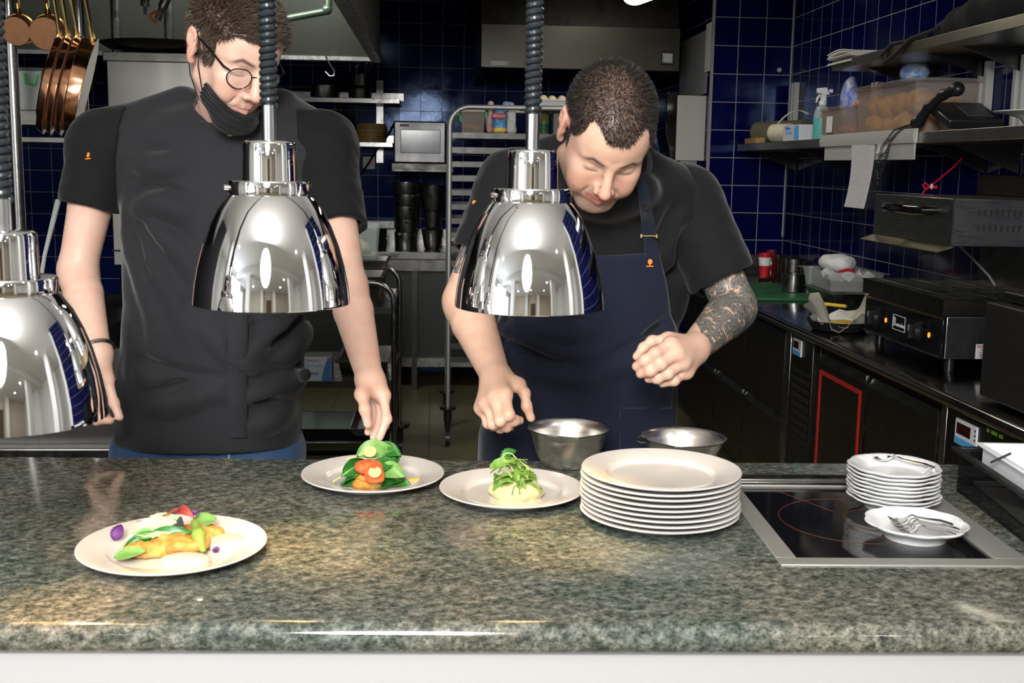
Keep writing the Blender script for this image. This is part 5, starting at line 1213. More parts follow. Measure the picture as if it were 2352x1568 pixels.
text('B',.044,(x0-.0062,3.650,1.010),(0,-1,0),(0,0,1),WPLAS,bd); text('artscher',.0205,(x0-.0062,3.600,1.004),(0,-1,0),(0,0,1),WPLAS,bd)
# tray and grate
ob('grate_frame', tray_geo(x0-.012,x1-.01,y0-.005,y1+.01,1.078,1.128,.003,0,.004), STEELD, sg_)
g = G()
for k in range(17):
    y = y0+.02+k*.0365; g.cyl((x0-.008,y,1.124),(x1-.02,y,1.124),.0026,6)
for k in range(4):
    x = x0+.03+k*.125; g.cyl((x,y0,1.129),(x,y1,1.129),.003,6)
ob('grate', g, STEEL, sg_)
# lifting hood
hx0_,hx1_ = 1.525,1.965; hz0,hz1 = 1.285,1.425
ob('hood_box', G().box(hx0_,hx1_,y0-.01,y1-.03,hz0,hz1), STEEL, sg_, bevel=.002)
ob('edge_highlight', G().box(hx0_-.001,hx0_+.004,y0-.012,y0-.006,hz0,hz1), STEELB, sg_)  # bright strip standing in for the highlight along the hood's near corner
ob('drip_lip', G().prism([(hx0_,hz0),(hx0_-.045,hz0-.016),(hx0_-.043,hz0-.019),(hx0_+.01,hz0-.003)],'y',y0-.01,y1-.03), MT('yellowed_steel',(.50,.44,.30),.3,1), sg_)
ob('hood_handle', G().tube([(hx0_+.002,3.72,1.385),(hx0_-.030,3.72,1.385),(hx0_-.035,3.70,1.385),(hx0_-.035,3.45,1.385),(hx0_-.030,3.43,1.385),(hx0_+.002,3.43,1.385)],[.014,.014,.016,.016,.014,.014],12), BLACKG, sg_)
g = G()
for r_ in range(2):
    for k in range(20): g.box(hx0_+.075+.018*k,hx0_+.082+.018*k,y0-.0112,y0-.0098,1.375-.045*r_,1.395-.045*r_)
ob('vent_slots', g, BLACKM, sg_)
ob('column', G().box(1.88,1.962,3.42,3.88,1.4255,1.495), STEELD, sg_, bevel=.003)
ob('back_plate', G().box(1.93,1.962,y0,y1,zb1,1.40), STEELD, sg_)
g = G()
for k in range(4): g.box(1.63+.017*k,1.636+.017*k,y0-.0012,y0+.001,.995,1.035)
ob('side_slots', g, BLACKM, sg_)
lb = ob('warning_label', G().box(1.630,1.705,y0-.0014,y0+.0005,.942+.005,.992), MT('label_paper',(.72,.70,.72),.6), sg_)
text('WARNING',.015,(1.668,y0-.0018,.984),(1,0,0),(0,0,1),REDP,lb); 
for k,s_ in enumerate(('This unit must','be cleaned daily','while cold. Keep','dry when open')): text('—'*7 if False else s_,.0078,(1.668,y0-.0018,.974-.0075*k),(1,0,0),(0,0,1),DGREY,lb)
ob('power_lead', G().tube([(1.70,3.62,hz0-.01),(1.78,3.66,1.22),(1.86,3.70,1.16),(1.92,3.74,1.10)],.004,8), GPLAS, sg_)
# big black appliance at the frame edge
tq = thing('contact_grill','large black box appliance at the right edge of the photo','appliance',(1.7,2.7,.9))
ob('housing', G().box(1.462,1.96,2.38,2.915,.912,1.165), MT('charcoal_enamel',(.012,.011,.010),.45,bump=.05), tq, bevel=.006)
ob('lid', G().box(1.50,1.96,2.40,2.90,1.168,1.195), STEELD, tq, bevel=.006)
for a in (1.52,1.90):
    for b in (2.44,2.86): ob('foot', G().cyl((a,b,.9003),(a,b,.912),.015,12), BLACK, tq)
ob('vent_hood', G().lathe([(0,0),(.085,0),(.085,.006),(.075,.018),(.02,.022),(0,.022)],(1.64,2.914,1.03),40,RX(math.pi/2),sy=1.0), DGREY, tq)
ob('vent_rim', G().tube([(1.64+.086*math.cos(a),2.905,1.03+.062*math.sin(a)) for a in [2*math.pi*i/40 for i in range(40)]],.003,6,closed=True), GPLAS, tq)
# things along the worktop, near to far
pn = thing('frying_pan','small black pan lined with baking parchment beside the grill','pan',(1.545,4.22,.9))
ob('pan_body', G().lathe([(0,.0006),(.085,.0006),(.100,.004),(.122,.038),(.124,.040),(.120,.040),(.098,.007),(0,.005)],(0,0,0),48), BLACK, pn, local=True)
ob('pan_handle', G().tube([(.10,.07,.032),(.14,.10,.045),(.22,.16,.055)],[.008,.009,.010],8), BLACK, pn, local=True)
def crumple(c, rx, ry, h, m, name, label, cat, sd, lobes=3, rot=0, n=28):
    r = np.random.default_rng(sd); ph = r.uniform(0,6.28,4); rows=[]
    for i in range(9):
        t = i/8; row=[]
        for k in range(n+1):
            a = 2*math.pi*k/n; ed = max(0,math.sin(lobes*a+ph[0]))**.8+.3*math.sin(5*a+ph[1]); q = t*(1+.10*math.sin(7*a+ph[2])*t)
            row.append(np.array(c)+np.array([rx*q*math.cos(a+rot),ry*q*math.sin(a+rot),max(0,t-.45)/.55*h*(.25+ed)+.004*math.sin(9*a+t*8+ph[3])*t]))
        rows.append(row)
    return tag(ob(name,G().sheet(rows,.0006),m,None,ang=80),label,cat)
PARCH = MT('greasy_parchment',(.56,.53,.44),.55,var=.2,vscale=20)
crumple((1.545,4.22,.912),.130,.135,.105,PARCH,'baking_parchment','crumpled baking parchment standing up in the small black pan','paper',5,2,1.9)
crumple((1.535,4.20,.922),.098,.095,.035,PAPER,'paper_sheet','torn white greasy paper lying in the parchment','paper',9,3,.4)
lump('yellow_food',(1.545,4.20,.930),(.062,.060,.010),MT('yellow_batter',(.70,.48,.09),.5,col2=(.55,.33,.05),vscale=30),'flat yellow fried food lying on the paper','food',31,.3,90,.003)
tag(ob('marker_pen',G().tube([(1.60,4.62,.955),(1.68,4.52,.955)],.007,10),YELL,None),'yellow and white marker behind the parchment','pen')
gp = tag(ob('steel_food_pan',tray_geo(1.70,1.93,4.72,5.08,.9003,.985,.0015,.018,.014),STEELB,None,bevel=.004),'steel food pan under the clear box on the right worktop','container')
bx = thing('clear_food_box','clear plastic box with film and white paper, on the steel pan','box',(1.8,4.92,.987))
ob('box_shell', tray_geo(1.69,1.93,4.76,5.12,.9875,1.068,.002,.014,.018), CLEAR, bx)
r_ = np.random.default_rng(3)
def crumpled_ball(c,r,m,name,label,cat,sd): 
    s_ = S(); s_.el(c,r); s_.post = lambda p,d: d+.010*snoise(p,55,sd)+.006*np.abs(snoise(p,110,sd+1)); v,f = surface(s_,np.array(c)-np.array(r)*1.6,np.array(c)+np.array(r)*1.6,.005)
    return tag(mesh_obj(name,v,f,m,None,ang=35),label,cat)
crumpled_ball((1.80,4.98,1.095),(.075,.10,.042),MT('white_foam',(.72,.73,.72),.6),'white_cloth','folded white cloth heaped on the clear plastic box','cloth',41)
tag(ob('plastic_bag',G().sheet([[(1.72+.022*i,4.78+.03*j,1.045+.018*math.sin(i*1.7+j*2.1)+.012*math.sin(j*1.3)) for j in range(7)] for i in range(9)],.0004),FILM,None),'crinkled clear bag with a red band in the clear box','bag')
tag(ob('red_band',G().tube([(1.74,4.79,1.072),(1.78,4.80,1.080),(1.82,4.82,1.072)],.006,8),REDP,None),'red strip lying on the crinkled clear bag','band')
box_thing('white_lid','flat white plastic lid standing behind the salamander grate','tray',1.83,1.95,4.05,4.12,1.02,1.045,WPLAS)  # a flat plastic lid, not a tray
tag(ob('steel_support_tin',tray_geo(1.84,1.94,4.04,4.13,.9003,1.0185,.002,.004,.003),STEELD,None),'steel tin under the white lid','container')
sp_ = thing('saucepan','small steel saucepan with a black handle on the green board','saucepan',(1.745,5.42,.917))
ob('pot', G().lathe([(0,0),(.052,0),(.055,.003),(.056,.085),(.060,.087),(.060,.089),(.054,.088),(.053,.005),(0,.004)],(0,0,0),40), STEELB, sp_, local=True)
ob('pot_handle', G().tube([(-.054,-.02,.06),(-.10,-.04,.066),(-.19,-.08,.060)],[.006,.009,.011],10), BLACK, sp_, local=True)
tag(ob('cutting_board',G().box(1.47,1.80,5.15,5.86,.9003,.916),BGREEN,None,bevel=.006),'green cutting board at the far end of the right worktop','board')
lathe_thing('white_disc','small white disc lying on the green cutting board','disc',[(0,0),(.022,0),(.022,.006),(0,.007)],(1.56,5.74,.9163),WPLAS,24)
jr = thing('sauce_bottle','dark red sauce bottle at the pillar end of the worktop','bottle',(1.865,6.2,.9003))
ob('bottle_body', G().lathe([(0,0),(.036,0),(.038,.004),(.038,.10),(.030,.125),(0,.125)],(0,0,0),28), MT('dark_red_sauce',(.10,.012,.01),.15), jr, local=True)
ob('bottle_cap', G().lathe([(.024,.125),(.026,.128),(.026,.165),(0,.166)],(0,0,0),24), MT('maroon_cap',(.16,.02,.02),.4), jr, local=True)
cu_ = thing('red_white_cup','slim red and white cup beside the dark red sauce bottle','cup',(1.80,6.10,.9003))
ob('cup_body', G().lathe([(0,0),(.022,0),(.034,.15),(.036,.152),(.032,.150),(.020,.004),(0,.003)],(0,0,0),28), REDP, cu_, local=True)
ob('white_band', G().lathe([(.0285,.085),(.0300,.085),(.0345,.13),(.033,.13)],(0,0,0),28), WPLAS, cu_, local=True)
lathe_thing('small_steel_tin','small steel tin behind the clear box by the blue wall','tin',[(0,0),(.05,0),(.052,.11),(.048,.112),(.047,.005),(0,.004)],(1.93,5.72,.9003),STEELB)
lathe_thing('small_steel_tin','second steel tin with lid beside the blue wall corner','tin',[(0,0),(.045,0),(.047,.13),(.02,.14),(0,.14)],(1.935,6.02,.9003),STEEL)
# ---- lower shelf
sl = thing('wall_shelf','long lower steel shelf on the right blue wall','shelf',(1.87,4.7,1.6))
ob('shelf_board', G().box(1.72,2.010,2.3,6.48,1.602,1.642), MT('shelf_steel',(.40,.385,.345),.32,1,var=.25,vscale=8), sl, bevel=.002)
for y in (6.30,5.52,4.10,3.85,2.6):
    ob('bracket', G().prism([(2.010,1.60),(1.76,1.60),(2.010,1.50)],'y',y-.002,y+.002), STEELD, sl)
tr2 = thing('order_rail','grey order rail clipped to the lower shelf, slips hanging from it','rail',(1.71,4.5,1.56))
ob('clip_rail', G().prism([(1.7185,1.655),(1.708,1.655),(1.700,1.630),(1.704,1.604),(1.7185,1.604)],'y',4.02,5.02), GPLAS, tr2)
ob('rail_plate', G().box(1.712,1.7185,4.03,4.98,1.545,1.604), GPLAS, tr2, bevel=.001)
def slip(name,label,px0,px1,pyt,pyb,x,sway,m,cat='paper'):
    a = PX(px0,pyt,x); b = PX(px1,pyt,x); zb = PX((px0+px1)/2,pyb,x)[2]; rows=[]
    for i in range(9):
        t = i/8; rows.append([(x-.002-sway*t*t+.006*math.sin(3*t+q),a[1]+(b[1]-a[1])*q+.05*t*0,1.605+(zb-1.605)*t) for q in (0,.33,.66,1)])
    return tag(ob(name,G().sheet(rows,.0005),m,None),label,cat)
slip('order_slip','long printed till slip hanging from the order rail',1958,2008,325,478,1.703,.018,lines_mat('printed_slip',(.62,.60,.62),(.18,.18,.20),'YZ',34))
slip('order_slip','short white slip hanging beside the telephone cord',2016,2038,322,352,1.703,.006,lines_mat('printed_slip_small',(.60,.59,.60),(.3,.3,.32),'YZ',9))
# shelf contents, far to near
ZS = 1.6425
tag(ob('foil_roll',G().cyl((1.80,6.34,ZS+.062),(1.955,5.98,ZS+.062),.060,32),MT('olive_foil_roll',(.30,.27,.18),.4,.6),None),'thick drab roll lying at the far end of the lower shelf','roll')
box_thing('wooden_block','small wooden block at the very end of the lower shelf','block',1.745,1.80,6.20,6.42,ZS,ZS+.030,BAMB)
tr_roll = thing('label_roll','cream tape roll unwound over the glove box','tape',(1.80,5.75,ZS))
ob('roll', G().cyl((1.745,5.86,ZS+.046),(1.79,5.74,ZS+.046),.045,32), MT('cream_tape',(.62,.60,.42),.5), tr_roll)
ob('unwound_strip', G().sheet([[(1.765+.03*t+.0,5.90-.42*t+.02*q,ZS+.085+.065*math.sin(min(1,t*1.3)*math.pi*.62)-.02*max(0,t-.8)/.2) for q in (-1,0,1)] for t in np.linspace(0,1,10)],.001), MT('cream_tape_strip',(.64,.62,.45),.5), tr_roll)
gb = thing('glove_box','small white and blue glove carton on the lower shelf','box',(1.78,5.55,ZS))
ob('carton', G().box(1.742,1.83,5.44,5.70,ZS,ZS+.075), MT('carton_white',(.62,.63,.66),.6), gb, bevel=.002)
ob('blue_panel', G().box(1.7413,1.742,5.45,5.52,ZS+.004,ZS+.07), LBLUE, gb)
text('Medicom',.022,(1.7412,5.62,ZS+.062),(0,-1,0),(0,0,1),BLUEP,gb); text('SafeTouch',.026,(1.7412,5.60,ZS+.040),(0,-1,0),(0,0,1),LBLUE,gb)
sb = thing('spray_bottle','spray bottle of turquoise cleaner on the lower shelf','bottle',(1.80,5.30,ZS))
ob('bottle', G().lathe([(0,0),(.036,0),(.038,.003),(.038,.115),(.030,.145),(.015,.160),(.0,.160)],(0,0,0),32), glassy('pale_bottle',(.70,.80,.78),.15,.6), sb, local=True)
ob('liquid', G().lathe([(0,-.0003),(.0376,-.0003),(.0384,.003),(.0384,.098),(0,.098)],(0,0,0),32), MT('turquoise_liquid',(.10,.42,.38),.25), sb, local=True)
ob('neck_collar', G().lathe([(.017,.160),(.017,.178),(0,.178)],(0,0,0),20), WPLAS, sb, local=True)
ob('trigger_head', G().hexa([(-.028,-.011,.212),(.030,-.011,.205),(.030,.011,.205),(-.028,.011,.212),(-.030,-.010,.235),(.014,-.010,.240),(.014,.010,.240),(-.030,.010,.235)]).box(-.010,.014,-.010,.010,.178,.208), WPLAS, sb, local=True, bevel=.003)
ob('trigger', G().tube([(-.014,0,.205),(-.026,0,.190),(-.030,0,.170)],[.005,.005,.003],8), WPLAS, sb, local=True)
ob('nozzle', G().cyl((.030,0,.224),(.044,0,.224),.008,14), WPLAS, sb, local=True)
bg = S(); bg.el((1.93,5.30,ZS+.145),(.045,.08,.145)); bg.post = lambda p,d: np.maximum(d+.009*snoise(p,50,51)+.006*np.abs(snoise(p,110,52)),ZS-p[:,2])
v,f = surface(bg,(1.86,5.18,ZS-.01),(2.005,5.42,ZS+.33),.006)
o = tag(mesh_obj('food_bag',v,f,[MT('blue_bag_print',(.03,.10,.55),.3,col2=(.65,.68,.75),vscale=22),SMOKE],None,ang=35),'blue and white printed plastic bag behind the spray bottle','bag')
o.data.polygons.foreach_set('material_index',(v[f].mean(1)[:,2]<ZS+.10).astype(np.int32))
sbx = thing('clear_food_box','small smoky plastic box with a white label on the lower shelf','box',(1.80,4.96,ZS))
ob('box_shell', tray_geo(1.742,1.90,4.86,5.14,ZS,ZS+.125,.002,.008,.010), SMOKE, sbx)
ob('box_lid', G().box(1.733,1.909,4.851,5.149,ZS+.1255,ZS+.135), SMOKE, sbx, bevel=.003)
ob('box_label', G().box(1.7405,1.7435,4.99,5.06,ZS+.025,ZS+.095), PAPER, sbx)
lump('red_filling',(1.82,5.0,ZS+.035),(.055,.11,.028),MT('red_filling',(.35,.07,.05),.5,col2=(.55,.30,.2),vscale=40),'red food inside the small smoky plastic box','food',55,.3,70,.005)
tag(ob('red_white_wrapper',G().tube([(1.86,4.93,ZS+.152),(1.86,5.05,ZS+.152)],.015,12),MT('red_white_stripes',(.6,.05,.04),.5,col2=(.7,.68,.66),vscale=60),None),'red and white wrapped roll on the small smoky box','wrapper')
cb_ = thing('clear_food_box','large smoky plastic tub of golden pastries on the lower shelf','box',(1.86,4.4,ZS))
ob('box_shell', tray_geo(1.748,1.985,4.14,4.72,ZS,ZS+.185,.003,.012,.014), SMOKE, cb_)
ob('box_lid', G().box(1.732,2.0,4.124,4.736,ZS+.1855,ZS+.200), SMOKE, cb_, bevel=.005)
rr = np.random.default_rng(21); PAST = MT('golden_pastry',(.74,.38,.07),.5,col2=(.80,.58,.22),vscale=26,bump=.3,bscale=60)
k = 0
for lz in range(2):
    for iy in range(4):
        for ix in range(2):
            k += 1
            lump('fried_pastry',(1.82+ix*.095+rr.normal()*.006,4.215+iy*.142+rr.normal()*.010+lz*.02,ZS+.047+lz*.072+rr.normal()*.006),(.046,.070,.042),PAST,'golden fried pastry inside the large smoky tub','pastry',100+k,.42,42,.006,rr.uniform(-.6,.6),'pastries in the large tub',False)
blb = S(); blb.el((1.90,4.52,ZS+.245),(.055,.075,.045)); blb.post = lambda p,d: d+.007*snoise(p,60,61)+.004*np.abs(snoise(p,120,62))
v,f = surface(blb,(1.80,4.40,ZS+.15),(2.0,4.65,ZS+.33),.005); tag(mesh_obj('tied_bag',v,f,MT('blue_white_bag',(.03,.20,.68),.35,col2=(.75,.82,.88),vscale=26),None,ang=35),'blue and white tied bag on the large smoky tub','bag')
tel = thing('telephone','black telephone leaning on the lower shelf, handset up','telephone',(1.82,3.98,ZS))
Rt = RX(.50)
ob('phone_base', G().cbox((0,0,0),(.20,.20,.035),None).xf(RX(.36),(1.86,3.97,ZS+.058)), BLACK, tel, bevel=.008)
ob('phone_keypad', G().cbox((.03,0,.019),(.09,.13,.004)).xf(RX(.36),(1.86,3.97,ZS+.058)), DGREY, tel, bevel=.001)
hs_ = S(); hs_.chain([(1.742,4.07,ZS+.040),(1.752,4.02,ZS+.088),(1.765,3.94,ZS+.125),(1.775,3.86,ZS+.140)],[.020,.015,.015,.021],.02); hs_.el((1.738,4.085,ZS+.034),(.022,.026,.022),None,.015); hs_.el((1.772,3.85,ZS+.138),(.022,.026,.022),None,.015)
solid('handset', hs_, (1.69,3.78,ZS-.02),(1.83,4.14,ZS+.19), .004, BLACK, tel)
cpts=[]; pth=[np.array(p) for p in ((1.730,4.10,ZS+.03),(1.705,4.20,ZS+.01),(1.690,4.27,ZS-.05),(1.688,4.30,ZS-.13),(1.690,4.29,ZS-.19),(1.692,4.25,ZS-.12),(1.694,4.21,ZS-.03),(1.706,4.14,ZS+.012),(1.735,4.05,ZS+.02))]
P_=[]; 
for i in range(len(pth)-1): P_ += [pth[i]+(pth[i+1]-pth[i])*t for t in np.linspace(0,1,90,endpoint=False)]
for i,p in enumerate(P_): a=i*.75; cpts.append(p+np.array([.0055*math.cos(a),.0055*math.sin(a)*.8,.0055*math.sin(a)*.5]))
ob('coiled_cord', G().tube(cpts,.0014,5), BLACK, tel)
spl = thing('serving_plate','wide white rimmed plate on the lower shelf at the right edge','plate',(1.88,3.38,ZS+.002))
ob('plate_body', G().lathe([(0,0),(.075,0),(.080,.003),(.095,.022),(.13,.034),(.170,.040),(.1715,.043),(.166,.043),(.128,.038),(.092,.026),(.07,.006),(0,.005)],(-.02,.0,0),64), PORCB, spl, local=True)
tag(ob('red_ribbon',G().tube([PY(2228,332,4.14),PY(2222,350,4.12),PY(2190,384,4.06),PY(2137,428,3.97),PY(2122,440,3.90),PY(2112,456,3.86)],.0028,8),REDC,None),'red cord tied from the shelf to the salamander grill','cord')
bo = bpy.data.objects['red_ribbon']
ob('bow', G().tube([PY(*q,3.95) for q in ((2138,430),(2124,419),(2119,424),(2124,432),(2138,430))],.0026,8).tube([PY(*q,3.95) for q in ((2138,430),(2152,427),(2153,432),(2138,430))],.0026,8), REDC, bo)
ob('cord_knot', G().ell(PY(2140,428,3.945),(.006,.006,.011),12), MT('pale_bead',(.5,.5,.45),.4), bo)
# ---- upper shelf and uprights
us = thing('wall_shelf','upper steel shelf on the right blue wall','shelf',(1.87,4.0,1.9))
ob('shelf_board', G().box(1.705,2.010,2.2,4.93,1.925,1.962), MT('shelf_steel_warm',(.42,.40,.34),.32,1,var=.25,vscale=8), us, bevel=.002)
for y in (4.72,4.12,3.86): ob('bracket', G().prism([(2.010,1.925),(1.78,1.925),(2.010,1.84)],'y',y-.002,y+.002), STEELD, us)
for y,l in ((6.36,'steel upright by the pillar on the right wall'),(5.16,'steel upright behind the blue bag'),(4.12,'steel upright behind the large tub'),(3.86,'steel upright right of the large tub')):
    z1_ = 1.98 if y>6 else 1.90
    tag(ob('shelf_upright', G().box(1.985,2.0135,y-.035,y-.012,ZS,z1_).box(1.985,2.0135,y+.012,y+.035,ZS,z1_).box(2.006,2.0135,y-.012,y+.012,ZS,z1_), GPLAS, None, bevel=.001),l,'upright','shelf uprights on the right wall') 
    bpy.data.objects[-1] if False else None
ub = tag(ob('upright_end', G().box(1.985,2.010,3.97,4.01,1.9625,2.02), GPLAS, None, bevel=.002),'grey bracket end above the upper shelf','bracket')
g = G()
for k in range(7): g.sheet([[(1.72+.20*u,4.70+.27*v,1.964+.0045*k+.012*(1-u)*math.sin(v*3)*(k>3)-.010*max(0,.25-u)*4*(k<2)) for v in np.linspace(0,1,5)] for u in np.linspace(-.12+.02*(k%3),1,5)],.003)
tag(ob('paper_stack',g,PAPER,None,ang=60),'pile of loose papers on the far end of the upper shelf','papers')
bgg = S(); bgg.el((1.86,3.78,2.01),(.11,.42,.075)); bgg.post = lambda p,d: np.maximum(d+.014*snoise(p,26,71)+.006*snoise(p,70,72),1.9635-p[:,2])
bgo = thing('black_bag','soft black bag lying on the upper shelf, strap hanging down','bag',(1.86,3.78,1.9635))
solid('bag_body', bgg, (1.68,3.2,1.95),(2.01,4.35,2.15), .009, cloth_mat('black_bag_fabric',(.006,.006,.0065),sheen=.03), bgo)
ob('strap', G().tube([(1.78,4.13,1.985),(1.705,4.28,1.972),(1.690,4.34,1.935),(1.690,4.30,1.905),(1.692,4.20,1.93),(1.700,4.10,1.972),(1.76,4.0,2.0)],.008,8), BLACKM, bgo)
# tube light over the right wall and one near the hood
def luminaire(c, d, L, label):
    t = thing('tube_light',label,'light',c); d = nrm(d); sd = nrm(np.cross(d,[0,0,1])); R = np.stack([sd,d,[0,0,1.]],1)
    ob('housing', G().cbox((0,0,.035),(.11,L,.06)).xf(R,c), GPLAS, t, bevel=.006)
    g = G(); pr=[(.050*math.cos(a),.006+.030*math.sin(a)) for a in [math.pi+math.pi*k/10 for k in range(11)]]; g.prism(pr,'y',-L/2+.01,L/2-.01).xf(R,c)
    ob('diffuser', g, MT('lit_diffuser',(1,.95,.85),.4,emit=(1,.90,.72),es=5.0), t); return t
pl_ = PY(1478,6,5.0); luminaire((pl_[0]-.05+.12,4.45,pl_[2]+.012),(-.20,1,0),1.15,'lit tube light hanging under the ceiling near the pillar')
tag(ob('light_hanger',G().cyl((pl_[0]+.09,4.45,pl_[2]+.095),(pl_[0]+.09,4.45,2.7805),.008,8),STEEL,None),'thin rod holding the tube light','rod')
luminaire((1.93,3.05,2.22),(0,1,0),1.2,'lit tube light on the right wall above the upper shelf')
tag(ob('light_bracket',G().box(1.985,2.0135,3.0,3.1,2.24,2.30),GPLAS,None),'bracket of the tube light on the right wall','bracket')
# ---- pillar: paper dispenser, notices, switch strip
XP = PY(1630,300,6.5)[0]
dp = thing('towel_dispenser','pale paper towel dispenser with a dark curved front on the pillar side','dispenser',(XP-.10,6.66,1.5))
za,zb_ = 1.545,1.915
g = G().prism([(6.60,za),(6.88,za),(6.88,zb_),(6.60,zb_)],'x',XP-.17,XP-.001)
ob('dispenser_body', g, MT('pale_grey_plastic',(.40,.40,.37),.5), dp, bevel=.004)
g = G().prism([(XP-.235,zb_+.02),(XP-.1705,zb_+.02),(XP-.1705,za-.05),(XP-.215,za-.05),(XP-.205,za+.04),(XP-.235,za+.16)],'y',6.60,6.88)
ob('dark_front', g, BLACKG, dp, bevel=.006)
ob('hanging_towel', G().sheet([[(XP-.14+.10*u,6.62+.004*math.sin(7*u+5*v),za-.001-.26*v) for u in np.linspace(0,1,7)] for v in np.linspace(0,1,6)],.001), MT('clear_white_towel',(.30,.30,.29),.5), dp)
NOTE = lines_mat('printed_notice',(.30,.30,.31),(.06,.06,.07),'YZ',26)
tag(ob('notice_sheet',G().box(XP-.004,XP-.001,6.62,7.35,1.93,2.29),NOTE,None),'grey printed notice above the towel dispenser','notice')
tag(ob('notice_sheet',G().box(XP-.0065,XP-.0045,6.53,6.66,2.05,2.32),PAPER,None),'white sheet at the pillar edge over the grey notice','notice')
tag(ob('pipe_cover',G().box(XP-.010,XP-.001,6.505,6.53,.92,1.50),MT('pale_strip',(.45,.45,.43),.5),None),'pale strip down the pillar edge under the dispenser','strip')
tag(ob('wall_fixing',G().lathe([(0,0),(.014,0),(.010,.012),(0,.014)],(PY(1790,161,6.5)[0],6.4995,PY(1790,161,6.5)[2]),16,RX(math.pi/2)),GPLAS,None),'small screw fixing left in the blue pillar','fixing')
# ---------------- back of the kitchen ----------------
def back_shelf(px0,px1,pyt,pyb,Y,label):
    a = PY(px0,pyt,Y); b = PY(px1,pyb,Y); t = thing('wall_shelf',label,'shelf',((a[0]+b[0])/2,Y+.15,b[2]))
    ob('shelf_board', G().box(a[0],b[0],Y,8.185,b[2],a[2]-.002), STEELB, t, bevel=.002)
    ob('back_lip', G().box(a[0],b[0]+.02,8.16,8.185,a[2]-.002,a[2]+.05), STEELB, t); return a[2]-.001,a[0],b[0],t
zu,ux0,ux1,tu = back_shelf(560,918,219,238,7.88,'upper steel shelf on the back wall, pan standing on it')
zl,lx0,lx1,tl = back_shelf(690,902,323,338,7.88,'lower steel shelf on the back wall with steamer baskets')
for t_,xx,z in ((tu,PY(872,200,8.19)[0],zu),):
    pass
ux = PY(872,200,8.17)
tag(ob('shelf_upright',G().box(ux[0]-.025,ux[0]+.025,8.186,8.198,PY(872,374,8.18)[2],PY(872,184,8.18)[2]),STEELB,None,bevel=.001),'slotted steel upright holding the back wall shelves','upright')
def cyl_pan(name,label,px,pyt,pyb,Y,wpx,m,handle=None,lid=False):
    c = PY(px,pyb,Y); h = PY(px,pyt,Y)[2]-c[2]; r = wpx/2*Y/F; t = thing(name,label,'pot',(c[0],Y,c[2]))
    ob('pot', G().lathe([(0,0),(r*.97,0),(r,.006),(r,h-.004),(r*1.03,h),(r*.98,h),(r*.97,.008),(0,.006)],(0,0,0),40), m, t, local=True)
    if handle: ob('handle', G().tube([np.array(p) for p in handle],[.010]*len(handle),8), BLACK, t, local=True)
    if lid:
        ob('lid', G().lathe([(r*1.02,h+.001),(r*.9,h+.025),(r*.3,h+.055),(0,h+.058)],(0,0,0),40), MT('dark_glass_lid',(.02,.02,.022),.08), t, local=True)
        ob('lid_knob', G().lathe([(.012,h+.055),(.012,h+.075),(.035,h+.085),(.032,h+.10),(0,h+.105)],(0,0,0),24), BLACK, t, local=True)
    return t,c,r,h
def onshelf(z, Y): pass
def zfix(t,z): t.location.z = z+.0006
t,c,r,h = cyl_pan('saucepan','wide steel pan with black handle on the upper back shelf',745,190,219,7.98,62,STEEL,[(.09,-.02,.06),(.16,-.05,.07),(.27,-.08,.075)]); zfix(t,zu)
hp = thing('utensil_holder','tall dark pot full of ladles on the upper back shelf','utensil holder',(PY(826,218,8.0)[0],8.0,zu+.0006))
ob('holder', G().lathe([(0,0),(.075,0),(.078,.16),(.074,.16),(.070,.004),(0,.004)],(0,0,0),32), STEELD, hp, local=True)
rr = np.random.default_rng(4)
for i in range(7):
    a = i*.9; x,y = .05*math.cos(a),.05*math.sin(a); tp = np.array([x*1.5,y*1.3,.20+.035*rr.random()])
    ob('ladle', G().tube([(x*.5,y*.5,.01),tp],.005,6).ell(tp,(.012,.008,.018),10), STEEL if i%2 else STEELD, hp, local=True)
t,c,r,h = cyl_pan('stock_pot','steel stock pot with dark glass lid on the lower back shelf',783,272,323,7.99,62,STEELB,None,True); zfix(t,zl)
for s_ in (-1,1): ob('side_handle', G().tube([(s_*r*.3-.0,-r*1.0,h*.2),(s_*r*.3,-r*1.12,h*.2),(s_*r*.3,-r*1.12,h*.75),(s_*r*.3,-r*1.0,h*.75)],.010,8), BLACK, t, local=True) if s_<0 else None
bx0 = PY(852,322,7.97); rs_ = 66/2*7.97/F
for i,(z,hh,l) in enumerate(((zl+.0006,.035,'bamboo steamer base on the lower back shelf'),(zl+.037,.055,'bamboo steamer basket in the middle of the pair stack'),(zl+.094,.030,'bamboo steamer lid on top of its stack'))):
    tag(ob('bamboo_steamer',G().lathe([(0,.004),(rs_-.006,.004),(rs_-.006,0),(rs_,0),(rs_,hh*.45),(rs_-.003,hh*.5),(rs_,hh*.55),(rs_,hh),(rs_-.008,hh),(0,hh*.9)],(bx0[0],7.97,z),44),BAMB,None),l,'steamer','bamboo steamers')
